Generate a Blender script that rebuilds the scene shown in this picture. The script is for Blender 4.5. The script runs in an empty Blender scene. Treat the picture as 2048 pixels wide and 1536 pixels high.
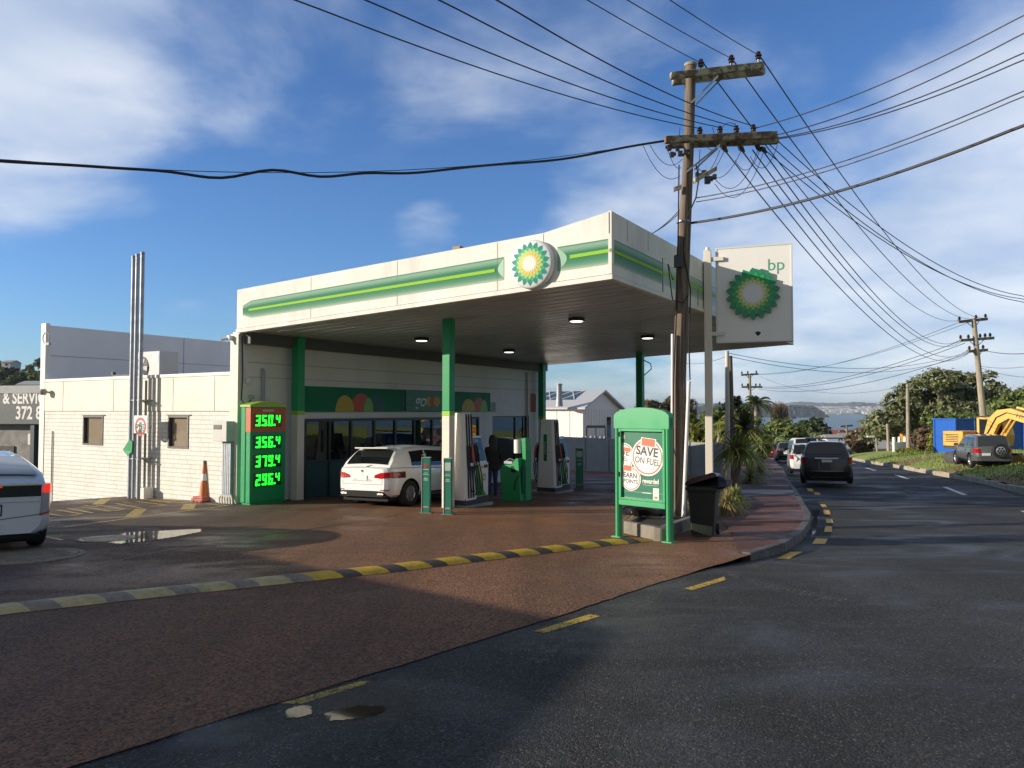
import bpy, bmesh, math, random
import numpy as np
from math import sin, cos, tan, pi, radians, sqrt, atan2, exp
from mathutils import Vector, Matrix, Quaternion

sc = bpy.context.scene
COL = sc.collection
rnd = random.Random(7)

# ------------------------------------------------------------------ camera
F, HOR = 1500.0, 822.0
PITCH = math.atan((HOR - 768) / F)
EYE = 1.6
cam_d = bpy.data.cameras.new("camera")
cam = bpy.data.objects.new("camera", cam_d)
COL.objects.link(cam)
sc.camera = cam
cam.location = (0, 0, EYE)
cam.rotation_euler = (pi / 2 + PITCH, 0, 0)
cam_d.sensor_width = 36
cam_d.lens = F / 2048 * 36
cam_d.clip_start = 0.1
cam_d.clip_end = 60000


def ray(px, py):
    """direction through a photo pixel, scaled to one metre of depth"""
    x, z = (px - 1024) / F, (768 - py) / F
    c, s = cos(PITCH), sin(PITCH)
    Y, Z = c - z * s, s + z * c
    return Vector((x / Y, 1, Z / Y))


def at(px, py, d):
    r = ray(px, py)
    return Vector((r.x * d, d, EYE + r.z * d))


# ------------------------------------------------------------------ sun, sky
SUN_H = Vector((-0.985, -0.165, 0)).normalized()
SUN_EL = radians(15.5)
SUN = Vector((SUN_H.x * cos(SUN_EL), SUN_H.y * cos(SUN_EL), sin(SUN_EL)))
sd = bpy.data.lights.new("sun", 'SUN')
sd.energy = 5.0
sd.angle = radians(0.35)
sd.color = (1.0, 0.89, 0.73)
so = bpy.data.objects.new("sun", sd)
so.rotation_euler = (-SUN).to_track_quat('-Z', 'Y').to_euler()
so.location = (-40, -5, 40)
COL.objects.link(so)

sc.view_settings.view_transform = 'Standard'
sc.view_settings.look = 'None'
sc.view_settings.exposure = 0.24
sc.view_settings.gamma = 1.0

W = bpy.data.worlds.new("World")
sc.world = W
W.use_nodes = True


def build_world():
    nt = W.node_tree
    N, L = nt.nodes, nt.links
    N.clear()
    out = N.new('ShaderNodeOutputWorld')
    bg = N.new('ShaderNodeBackground')
    bg.inputs['Strength'].default_value = 0.1
    L.new(bg.outputs[0], out.inputs[0])
    sky = N.new('ShaderNodeTexSky')
    sky.sky_type = 'NISHITA'
    sky.sun_disc = False
    sky.sun_elevation = SUN_EL
    sky.sun_rotation = atan2(SUN_H.x, SUN_H.y)
    sky.air_density = 1.0
    sky.dust_density = 0.4
    sky.ozone_density = 2.5
    tc = N.new('ShaderNodeTexCoord')
    nrm = N.new('ShaderNodeVectorMath'); nrm.operation = 'NORMALIZE'
    L.new(tc.outputs['Generated'], nrm.inputs[0])
    sep = N.new('ShaderNodeSeparateXYZ')
    L.new(nrm.outputs[0], sep.inputs[0])

    def mth(op, a, b=None, c=None, clamp=False):
        n = N.new('ShaderNodeMath'); n.operation = op; n.use_clamp = clamp
        for i, v in enumerate((a, b, c)):
            if v is None:
                continue
            if isinstance(v, (int, float)):
                n.inputs[i].default_value = v
            else:
                L.new(v, n.inputs[i])
        return n.outputs[0]

    zz = mth('ADD', mth('MAXIMUM', sep.outputs[2], 0.0), 0.22)
    comb = N.new('ShaderNodeCombineXYZ')
    L.new(mth('DIVIDE', sep.outputs[0], zz), comb.inputs[0])
    L.new(mth('DIVIDE', sep.outputs[1], zz), comb.inputs[1])

    def noise(scale, detail, rough, dist=0.0, off=(0, 0, 0)):
        mp = N.new('ShaderNodeMapping')
        mp.inputs['Location'].default_value = off
        L.new(comb.outputs[0], mp.inputs[0])
        n = N.new('ShaderNodeTexNoise')
        n.inputs['Scale'].default_value = scale
        n.inputs['Detail'].default_value = detail
        n.inputs['Roughness'].default_value = rough
        n.inputs['Distortion'].default_value = dist
        L.new(mp.outputs[0], n.inputs[0])
        return n.outputs[0]

    n1 = noise(1.7, 10, 0.55, 0.35, (3.1, 1.7, 0))
    n2 = noise(3.2, 6, 0.55, 0.3, (9.0, 4.0, 0))
    # cloud banks: direction, half-angle of the core, of the rim, weight
    banks = [((-60, 10), 3, 16, 0.52), ((440, -60), 3, 13, 0.27), ((980, -40), 3, 13, 0.17),
             ((2150, 540), 7, 21, 0.56), ((1640, 600), 5, 17, 0.48), ((1290, 500), 2, 11, 0.34),
             ((1540, 225), 1, 7, 0.20), ((-10, 350), 0.5, 6, 0.22), ((850, 480), 0.5, 4, 0.17),
             ((1150, 780), 2, 11, 0.22), ((1990, 340), 1, 8, 0.3)]
    tot = None
    for (px, py), r0, r1, w in banks:
        d = ray(px, py).normalized()
        dt = N.new('ShaderNodeVectorMath'); dt.operation = 'DOT_PRODUCT'
        L.new(nrm.outputs[0], dt.inputs[0]); dt.inputs[1].default_value = d
        mr = N.new('ShaderNodeMapRange'); mr.interpolation_type = 'SMOOTHSTEP'
        L.new(dt.outputs['Value'], mr.inputs[0])
        mr.inputs[1].default_value = cos(radians(r1)); mr.inputs[2].default_value = cos(radians(r0))
        mr.inputs[3].default_value = 0.0; mr.inputs[4].default_value = w
        tot = mr.outputs[0] if tot is None else mth('MAXIMUM', tot, mr.outputs[0])
    # mask of the half of the sky behind the camera
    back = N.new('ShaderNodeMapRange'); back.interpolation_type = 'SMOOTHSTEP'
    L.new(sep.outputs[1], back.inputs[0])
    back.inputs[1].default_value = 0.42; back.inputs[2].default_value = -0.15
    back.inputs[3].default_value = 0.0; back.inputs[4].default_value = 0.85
    val = mth('ADD', mth('MULTIPLY_ADD', n1, 0.95, mth('MULTIPLY', n2, 0.34)), tot)
    mr = N.new('ShaderNodeMapRange'); mr.interpolation_type = 'SMOOTHSTEP'
    L.new(val, mr.inputs[0])
    mr.inputs[1].default_value = 0.72; mr.inputs[2].default_value = 1.18
    cov = mth('MULTIPLY', mr.outputs[0], 0.8)
    # cloud colour: white crowns, blue-grey undersides
    shade = N.new('ShaderNodeMapRange')
    L.new(noise(2.0, 5, 0.5, 0.2, (1.3, 7.7, 0)), shade.inputs[0])
    shade.inputs[1].default_value = 0.36; shade.inputs[2].default_value = 0.68
    cm = N.new('ShaderNodeMix'); cm.data_type = 'RGBA'
    L.new(shade.outputs[0], cm.inputs[0])
    cm.inputs[6].default_value = (4.7, 5.6, 7.1, 1)
    cm.inputs[7].default_value = (8.3, 8.6, 9.0, 1)
    tint = N.new('ShaderNodeMix'); tint.data_type = 'RGBA'; tint.blend_type = 'MULTIPLY'
    tint.inputs[0].default_value = 1.0
    L.new(sky.outputs[0], tint.inputs[6]); tint.inputs[7].default_value = SKY_TINT
    mx = N.new('ShaderNodeMix'); mx.data_type = 'RGBA'
    L.new(cov, mx.inputs[0]); L.new(tint.outputs[2], mx.inputs[6]); L.new(cm.outputs[2], mx.inputs[7])
    # unseen grey deck added behind the camera to neutralise the ambient light
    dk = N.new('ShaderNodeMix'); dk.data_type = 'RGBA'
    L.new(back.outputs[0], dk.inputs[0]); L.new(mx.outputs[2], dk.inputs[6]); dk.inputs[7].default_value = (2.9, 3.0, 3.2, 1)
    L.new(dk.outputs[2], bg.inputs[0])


SKY_TINT = (0.68, 1.0, 1.46, 1)
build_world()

# ------------------------------------------------------------------ terrain
KL = [(-38, -41), (-5.2, 0), (-2.1, 3.9), (0.45, 7.06), (1.58, 8.57), (3.46, 10.9), (4.35, 12.0), (5.26, 13.6),
      (6.1, 15.4), (6.8, 17.1), (7.5, 19.2), (8.4, 21.8), (9.6, 25.3), (11.8, 32), (17.3, 48), (21.5, 61), (26, 74), (33.5, 95), (44, 125)]
KR = [(-8, -41), (7.2, 0), (9.2, 5), (11.2, 10), (13.3, 16), (17, 25), (20, 32), (23.6, 43), (27.6, 55), (31, 66), (37, 83), (45, 105), (54, 130)]


def seg_dist(p, poly):
    best = 1e9
    for (x0, y0), (x1, y1) in zip(poly, poly[1:]):
        dx, dy = x1 - x0, y1 - y0
        t = max(0, min(1, ((p[0] - x0) * dx + (p[1] - y0) * dy) / (dx * dx + dy * dy)))
        best = min(best, sqrt((p[0] - x0 - t * dx) ** 2 + (p[1] - y0 - t * dy) ** 2))
    return best


def kx(poly, y):
    for (x0, y0), (x1, y1) in zip(poly, poly[1:]):
        if y0 <= y <= y1:
            return x0 + (x1 - x0) * (y - y0) / (y1 - y0)
    return poly[0][0] if y < poly[0][1] else poly[-1][0]


# station frame: origin at the corner of the shop, a towards the road, b along the shop front
A0 = Vector((-7.28, 20.0, 0))
DU = Vector((0.525, 0.851, 0)).normalized()
DV = Vector((DU.y, -DU.x, 0))
S = Matrix(((DV.x, DU.x, 0, A0.x), (DV.y, DU.y, 0, A0.y), (0, 0, 1, 0), (0, 0, 0, 1)))
ROT_S = atan2(DV.y, DV.x)


def loc_s(x, y):
    p = Vector((x, y, 0)) - A0
    return p.dot(DV), p.dot(DU)


SLOPE = 0.0427


def gz(x, y):
    """height of the paved ground"""
    yy = max(y, -40)
    z = -SLOPE * yy
    if yy > 75:
        z -= 0.0005 * (yy - 75) ** 2
    a, b = loc_s(x, y)
    z -= 0.09 * max(0, min(9, -a - 5.1)) * max(0, min(1, (b + 9) / 4 if b < 0 else 1))
    return max(z, -28)


def gl(x, y):
    """height of the grass verge on the right"""
    if x < kx(KR, y):
        return gz(x, y)
    e = seg_dist((x, y), KR)
    return gz(x, y) + 0.10 + 1.05 * (1 - exp(-e / 4.5))


def gp(px, py, fn=gz):
    """the ground point a photo pixel looks at"""
    r = ray(px, py)
    d = 1.0
    while d < 400:
        if EYE + r.z * d <= fn(r.x * d, d):
            lo, hi = d - 0.5, d
            for _ in range(30):
                m = (lo + hi) / 2
                if EYE + r.z * m <= fn(r.x * m, m):
                    hi = m
                else:
                    lo = m
            return Vector((r.x * hi, hi, fn(r.x * hi, hi)))
        d += 0.5
    return Vector((r.x * d, d, fn(r.x * d, d)))


def sw(px, py, a=0.0):
    """(b, z) on the station plane a = const seen at a photo pixel"""
    r = ray(px, py)
    t = (A0.dot(DV) + a) / (r.x * DV.x + r.y * DV.y)
    p = Vector((r.x * t, t, EYE + r.z * t))
    return (p - A0).dot(DU), p.z


def sf(px, py, b=0.0):
    """(a, z) on the station plane b = const seen at a photo pixel"""
    r = ray(px, py)
    t = (A0.dot(DU) + b) / (r.x * DU.x + r.y * DU.y)
    p = Vector((r.x * t, t, EYE + r.z * t))
    return (p - A0).dot(DV), p.z

# ------------------------------------------------------------------ materials
def principled(m):
    m.use_nodes = True
    return m.node_tree, m.node_tree.nodes['Principled BSDF']


MATS = {}


def M(name, col, rough=0.5, metal=0.0, var=0.0, vs=3.0, bump=0.0, bs=40.0, coat=0.0, spec=0.5, emit=0.0, dirt=0.0, world=False, stretch=None):
    """procedural paint, plastic, concrete ...: colour drift, fine grain and a worn film of dirt"""
    if name in MATS:
        return MATS[name]
    m = bpy.data.materials.new(name)
    MATS[name] = m
    nt, b = principled(m)
    N, L = nt.nodes, nt.links
    c = (*col, 1)
    b.inputs['Base Color'].default_value = c
    b.inputs['Roughness'].default_value = rough
    b.inputs['Metallic'].default_value = metal
    b.inputs['Coat Weight'].default_value = coat
    b.inputs['Coat Roughness'].default_value = 0.04
    b.inputs['Specular IOR Level'].default_value = spec
    if emit:
        b.inputs['Emission Color'].default_value = c
        b.inputs['Emission Strength'].default_value = emit
    if var or dirt or bump:
        tc = N.new('ShaderNodeTexCoord')
        src = tc.outputs['Object']
        if stretch:
            mp = N.new('ShaderNodeMapping'); mp.inputs['Scale'].default_value = stretch
            L.new(src, mp.inputs[0]); src = mp.outputs[0]
        col_out = None
        if var:
            n = N.new('ShaderNodeTexNoise'); n.inputs['Scale'].default_value = vs; n.inputs['Detail'].default_value = 7
            n.inputs['Roughness'].default_value = 0.62
            L.new(src, n.inputs[0])
            r = N.new('ShaderNodeMapRange'); L.new(n.outputs[0], r.inputs[0])
            r.inputs[1].default_value = 0.3; r.inputs[2].default_value = 0.7
            r.inputs[3].default_value = 1 - var; r.inputs[4].default_value = 1 + var * 0.6
            mx = N.new('ShaderNodeMix'); mx.data_type = 'RGBA'; mx.blend_type = 'MULTIPLY'; mx.inputs[0].default_value = 1
            mx.inputs[6].default_value = c
            L.new(r.outputs[0], mx.inputs[7])
            col_out = mx.outputs[2]
            rr = N.new('ShaderNodeMapRange'); L.new(n.outputs[0], rr.inputs[0])
            rr.inputs[1].default_value = 0.3; rr.inputs[2].default_value = 0.7
            rr.inputs[3].default_value = min(1, rough * 1.2); rr.inputs[4].default_value = rough * 0.8
            L.new(rr.outputs[0], b.inputs['Roughness'])
        if dirt:
            n2 = N.new('ShaderNodeTexNoise'); n2.inputs['Scale'].default_value = vs * 0.7; n2.inputs['Detail'].default_value = 9
            n2.inputs['Roughness'].default_value = 0.7
            mp2 = N.new('ShaderNodeMapping'); mp2.inputs['Scale'].default_value = (2.2, 2.2, 0.35); mp2.inputs['Location'].default_value = (5, 2, 8)
            L.new(tc.outputs['Object'], mp2.inputs[0]); L.new(mp2.outputs[0], n2.inputs[0])
            r2 = N.new('ShaderNodeMapRange'); L.new(n2.outputs[0], r2.inputs[0])
            r2.inputs[1].default_value = 0.5; r2.inputs[2].default_value = 0.78; r2.inputs[4].default_value = dirt
            mx2 = N.new('ShaderNodeMix'); mx2.data_type = 'RGBA'
            L.new(r2.outputs[0], mx2.inputs[0])
            if col_out is not None:
                L.new(col_out, mx2.inputs[6])
            else:
                mx2.inputs[6].default_value = c
            mx2.inputs[7].default_value = (0.16, 0.135, 0.10, 1)
            col_out = mx2.outputs[2]
        if col_out is not None:
            L.new(col_out, b.inputs['Base Color'])
        if bump:
            n3 = N.new('ShaderNodeTexNoise'); n3.inputs['Scale'].default_value = bs; n3.inputs['Detail'].default_value = 4
            L.new(src, n3.inputs[0])
            bp = N.new('ShaderNodeBump'); bp.inputs['Strength'].default_value = bump; bp.inputs['Distance'].default_value = 0.02
            L.new(n3.outputs[0], bp.inputs['Height']); L.new(bp.outputs[0], b.inputs['Normal'])
    return m


def glass_mat(name, tint, clear=0.45, refl=0.06, rough=0.0):
    if name in MATS:
        return MATS[name]
    m = bpy.data.materials.new(name); MATS[name] = m
    m.use_nodes = True
    nt = m.node_tree; N, L = nt.nodes, nt.links
    N.clear()
    out = N.new('ShaderNodeOutputMaterial')
    tr = N.new('ShaderNodeBsdfTransparent'); tr.inputs[0].default_value = (*[t * clear for t in tint], 1)
    gl = N.new('ShaderNodeBsdfGlossy'); gl.inputs['Roughness'].default_value = rough
    fr = N.new('ShaderNodeFresnel'); fr.inputs[0].default_value = 1.52
    ad = N.new('ShaderNodeMath'); ad.operation = 'ADD'; ad.use_clamp = True
    L.new(fr.outputs[0], ad.inputs[0]); ad.inputs[1].default_value = refl
    ge = N.new('ShaderNodeNewGeometry'); iv = N.new('ShaderNodeMath'); iv.operation = 'SUBTRACT'; iv.inputs[0].default_value = 1.0
    L.new(ge.outputs['Backfacing'], iv.inputs[1])
    fm = N.new('ShaderNodeMath'); fm.operation = 'MULTIPLY'; L.new(ad.outputs[0], fm.inputs[0]); L.new(iv.outputs[0], fm.inputs[1])
    mx = N.new('ShaderNodeMixShader')
    L.new(fm.outputs[0], mx.inputs[0]); L.new(tr.outputs[0], mx.inputs[1]); L.new(gl.outputs[0], mx.inputs[2])
    L.new(mx.outputs[0], out.inputs[0])
    return m


def leaf_mat(name, col, var=0.5, trans=0.25, rough=0.55):
    if name in MATS:
        return MATS[name]
    m = bpy.data.materials.new(name); MATS[name] = m
    nt, b = principled(m)
    N, L = nt.nodes, nt.links
    g = N.new('ShaderNodeNewGeometry')
    hs = N.new('ShaderNodeHueSaturation')
    hs.inputs['Color'].default_value = (*col, 1)
    r = N.new('ShaderNodeMapRange'); L.new(g.outputs['Random Per Island'], r.inputs[0])
    r.inputs[3].default_value = 1 - var; r.inputs[4].default_value = 1 + var
    L.new(r.outputs[0], hs.inputs['Value'])
    r2 = N.new('ShaderNodeMapRange'); L.new(g.outputs['Random Per Island'], r2.inputs[0])
    r2.inputs[3].default_value = 0.53; r2.inputs[4].default_value = 0.47
    L.new(r2.outputs[0], hs.inputs['Hue'])
    L.new(hs.outputs[0], b.inputs['Base Color'])
    b.inputs['Roughness'].default_value = rough
    b.inputs['Specular IOR Level'].default_value = 0.3
    tl = N.new('ShaderNodeBsdfTranslucent'); L.new(hs.outputs[0], tl.inputs[0])
    mx = N.new('ShaderNodeMixShader'); mx.inputs[0].default_value = trans
    L.new(b.outputs[0], mx.inputs[1]); L.new(tl.outputs[0], mx.inputs[2])
    L.new(mx.outputs[0], N['Material Output'].inputs[0])
    return m


# ------------------------------------------------------------------ objects
PM = {}           # world matrix of every parent


def tag(o, label=None, cat=None, group=None, kind=None):
    if label: o['label'] = label
    if cat: o['category'] = cat
    if group: o['group'] = group
    if kind: o['kind'] = kind
    return o


def thing(name, mat, label, cat, group=None):
    """an Empty at the base of a thing; mat is its world matrix"""
    o = bpy.data.objects.new(name, None)
    o.empty_display_size = 0.2
    COL.objects.link(o)
    o.matrix_world = mat
    PM[o] = mat.copy()
    return tag(o, label, cat, group)


def frame(x, y, z, rz=0.0):
    return Matrix.Translation((x, y, z)) @ Matrix.Rotation(rz, 4, 'Z')


def copy_tree(o, parent=None):
    c = o.copy()
    COL.objects.link(c)
    if parent is not None:
        c.parent = parent
    for ch in o.children:
        copy_tree(ch, c)
    return c


class MB:
    """collects boxes, bars, tubes, prisms and sheets for ONE mesh object"""

    def __init__(s):
        s.v, s.f, s.m, s.sm = [], [], [], []
        s.T = Matrix.Identity(4)

    def add(s, vs, fs, m=0, smooth=False):
        o = len(s.v)
        T = s.T
        s.v += [T @ Vector(p) for p in vs]
        s.f += [tuple(i + o for i in f) for f in fs]
        s.m += [m] * len(fs)
        s.sm += [smooth] * len(fs)
        return s

    def box(s, x0, x1, y0, y1, z0, z1, m=0):
        vs = [(x, y, z) for x in (x0, x1) for y in (y0, y1) for z in (z0, z1)]
        return s.add(vs, [(0, 1, 3, 2), (4, 6, 7, 5), (0, 4, 5, 1), (2, 3, 7, 6), (0, 2, 6, 4), (1, 5, 7, 3)], m)

    def ngon(s, pts, m=0):
        return s.add(pts, [tuple(range(len(pts)))], m)

    def prism(s, poly, f0, f1, m=0, smooth=False):
        """poly: 2D points; f0, f1 map (u, v) to the two end faces"""
        n = len(poly)
        vs = [f0(*p) for p in poly] + [f1(*p) for p in poly]
        s.add(vs, [tuple(range(n))[::-1], tuple(range(n, 2 * n))], m)
        return s.add(vs, [(i, (i + 1) % n, n + (i + 1) % n, n + i) for i in range(n)], m, smooth)

    def ring_loft(s, rings, m=0, smooth=True, closed=True, cap=True):
        n = len(rings[0])
        vs = [p for r in rings for p in r]
        fs = []
        for k in range(len(rings) - 1):
            for i in range(n if closed else n - 1):
                j = (i + 1) % n
                fs.append((k * n + i, k * n + j, (k + 1) * n + j, (k + 1) * n + i))
        s.add(vs, fs, m, smooth)
        if cap and closed:
            s.add(rings[0], [tuple(range(n))[::-1]], m)
            s.add(rings[-1], [tuple(range(n))], m)
        return s

    def tube(s, pts, r, n=8, m=0, cap=True):
        pts = [Vector(p) for p in pts]
        rs = r if isinstance(r, (list, tuple)) else [r] * len(pts)
        rings = []
        prev = None
        for i, p in enumerate(pts):
            d = (pts[min(i + 1, len(pts) - 1)] - pts[max(i - 1, 0)])
            if d.length < 1e-9:
                d = Vector((0, 0, 1))
            d.normalize()
            if prev is None:
                u = d.orthogonal().normalized()
            else:
                u = prev - d * prev.dot(d)
                u = u.normalized() if u.length > 1e-6 else d.orthogonal().normalized()
            prev = u
            w = d.cross(u)
            rings.append([p + (u * cos(2 * pi * k / n) + w * sin(2 * pi * k / n)) * rs[i] for k in range(n)])
        return s.ring_loft(rings, m, True, True, cap)

    def lathe(s, prof, n=24, c=(0, 0, 0), m=0, axis='Z'):
        rings = []
        for r, z in prof:
            ring = []
            for k in range(n):
                a = 2 * pi * k / n
                p = (r * cos(a), r * sin(a), z)
                if axis == 'Y': p = (r * cos(a), z, r * sin(a))
                if axis == 'X': p = (z, r * cos(a), r * sin(a))
                ring.append((p[0] + c[0], p[1] + c[1], p[2] + c[2]))
            rings.append(ring)
        return s.ring_loft(rings, m, True, True, True)

    def build(s, name, mats, parent=None, fr=None, bevel=0.0, seg=2, auto=35, origin=None, sub=0):
        fr = fr if fr is not None else Matrix.Identity(4)
        P = PM[parent] if parent is not None else None
        if P is None:
            ws = [fr @ p for p in s.v]
            if origin is None:
                origin = Vector((sum(p.x for p in ws) / len(ws), sum(p.y for p in ws) / len(ws), min(p.z for p in ws)))
            P = Matrix.Translation(origin)
        T = P.inverted() @ fr
        me = bpy.data.meshes.new(name)
        me.from_pydata([tuple(T @ p) for p in s.v], [], s.f)
        mats = mats if isinstance(mats, (list, tuple)) else [mats]
        for m in mats:
            me.materials.append(m)
        me.polygons.foreach_set('material_index', s.m)
        me.polygons.foreach_set('use_smooth', s.sm)
        bm = bmesh.new(); bm.from_mesh(me)
        bmesh.ops.recalc_face_normals(bm, faces=bm.faces)
        bm.to_mesh(me); bm.free()
        if any(s.sm):
            me.set_sharp_from_angle(angle=radians(auto))
        me.update()
        o = bpy.data.objects.new(name, me)
        COL.objects.link(o)
        if parent is not None:
            o.parent = parent
        else:
            o.matrix_world = P
        PM[o] = P.copy()
        if bevel:
            b = o.modifiers.new('bevel', 'BEVEL'); b.width = bevel; b.segments = seg; b.limit_method = 'ANGLE'; b.angle_limit = radians(40)
            b.harden_normals = False
        if sub:
            b = o.modifiers.new('sub', 'SUBSURF'); b.levels = sub; b.render_levels = sub
        return o


def text_verts(body, size, bold=0.0, shear=0.0, align='CENTER', width=1.0, res=4):
    """flat lettering in the xy plane: verts, faces"""
    cu = bpy.data.curves.new('t', 'FONT')
    cu.body = body; cu.size = size; cu.offset = bold; cu.shear = shear; cu.align_x = align; cu.align_y = 'CENTER'
    cu.resolution_u = res
    ob = bpy.data.objects.new('t', cu); COL.objects.link(ob)
    dg = bpy.context.evaluated_depsgraph_get()
    me = bpy.data.meshes.new_from_object(ob.evaluated_get(dg))
    vs = [(v.co.x * width, v.co.y, 0) for v in me.vertices]
    fs = [tuple(p.vertices) for p in me.polygons]
    bpy.data.objects.remove(ob); bpy.data.curves.remove(cu); bpy.data.meshes.remove(me)
    return vs, fs


def plane_frame(o, ux, uy):
    """matrix with x along ux, y along uy, z their normal"""
    ux = Vector(ux).normalized(); uy = Vector(uy).normalized(); n = ux.cross(uy)
    return Matrix(((ux.x, uy.x, n.x, o[0]), (ux.y, uy.y, n.y, o[1]), (ux.z, uy.z, n.z, o[2]), (0, 0, 0, 1)))


def wall_cells(mb, u0, u1, v0, v1, holes, put):
    """a wall with openings; put(u0, u1, v0, v1) adds one solid piece"""
    us = sorted({u0, u1, *[h[0] for h in holes], *[h[1] for h in holes]})
    vs = sorted({v0, v1, *[h[2] for h in holes], *[h[3] for h in holes]})
    for i in range(len(us) - 1):
        j = 0
        while j < len(vs) - 1:
            cu = (us[i] + us[i + 1]) / 2
            def solid(k):
                cv = (vs[k] + vs[k + 1]) / 2
                return not any(h[0] < cu < h[1] and h[2] < cv < h[3] for h in holes)
            if not solid(j):
                j += 1; continue
            k = j
            while k < len(vs) - 1 and solid(k):
                k += 1
            put(us[i], us[i + 1], vs[j], vs[k])
            j = k


# common materials
mWhite = M('white paint', (0.80, 0.78, 0.72), 0.45, var=0.05, vs=1.5, dirt=0.12)
mCream = M('cream paint', (0.74, 0.70, 0.60), 0.55, var=0.05, vs=1.2, dirt=0.10)
mGreen = M('station green', (0.008, 0.30, 0.10), 0.42, var=0.05, coat=0.08, spec=0.35)
mGreenD = M('dark green sign', (0.006, 0.185, 0.082), 0.5, var=0.04, spec=0.2)
mLime = M('lime', (0.42, 0.68, 0.06), 0.4)
mBlack = M('black rubber', (0.012, 0.012, 0.013), 0.6, var=0.2)
mDark = M('dark metal', (0.03, 0.033, 0.037), 0.4, var=0.15)
mSteel = M('galvanised steel', (0.33, 0.36, 0.40), 0.5, 0.45, var=0.18, vs=6)
mGrey = M('grey paint', (0.36, 0.37, 0.37), 0.5, var=0.08)
mConc = M('concrete', (0.23, 0.205, 0.165), 0.85, var=0.3, vs=4, bump=0.5, bs=60, dirt=0.3)
mSilver = M('silver', (0.6, 0.61, 0.62), 0.3, 0.9, var=0.05)
mPaper = M('white sign', (0.82, 0.82, 0.80), 0.4)
mRed = M('red plastic', (0.55, 0.02, 0.02), 0.3, coat=0.3)

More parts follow.
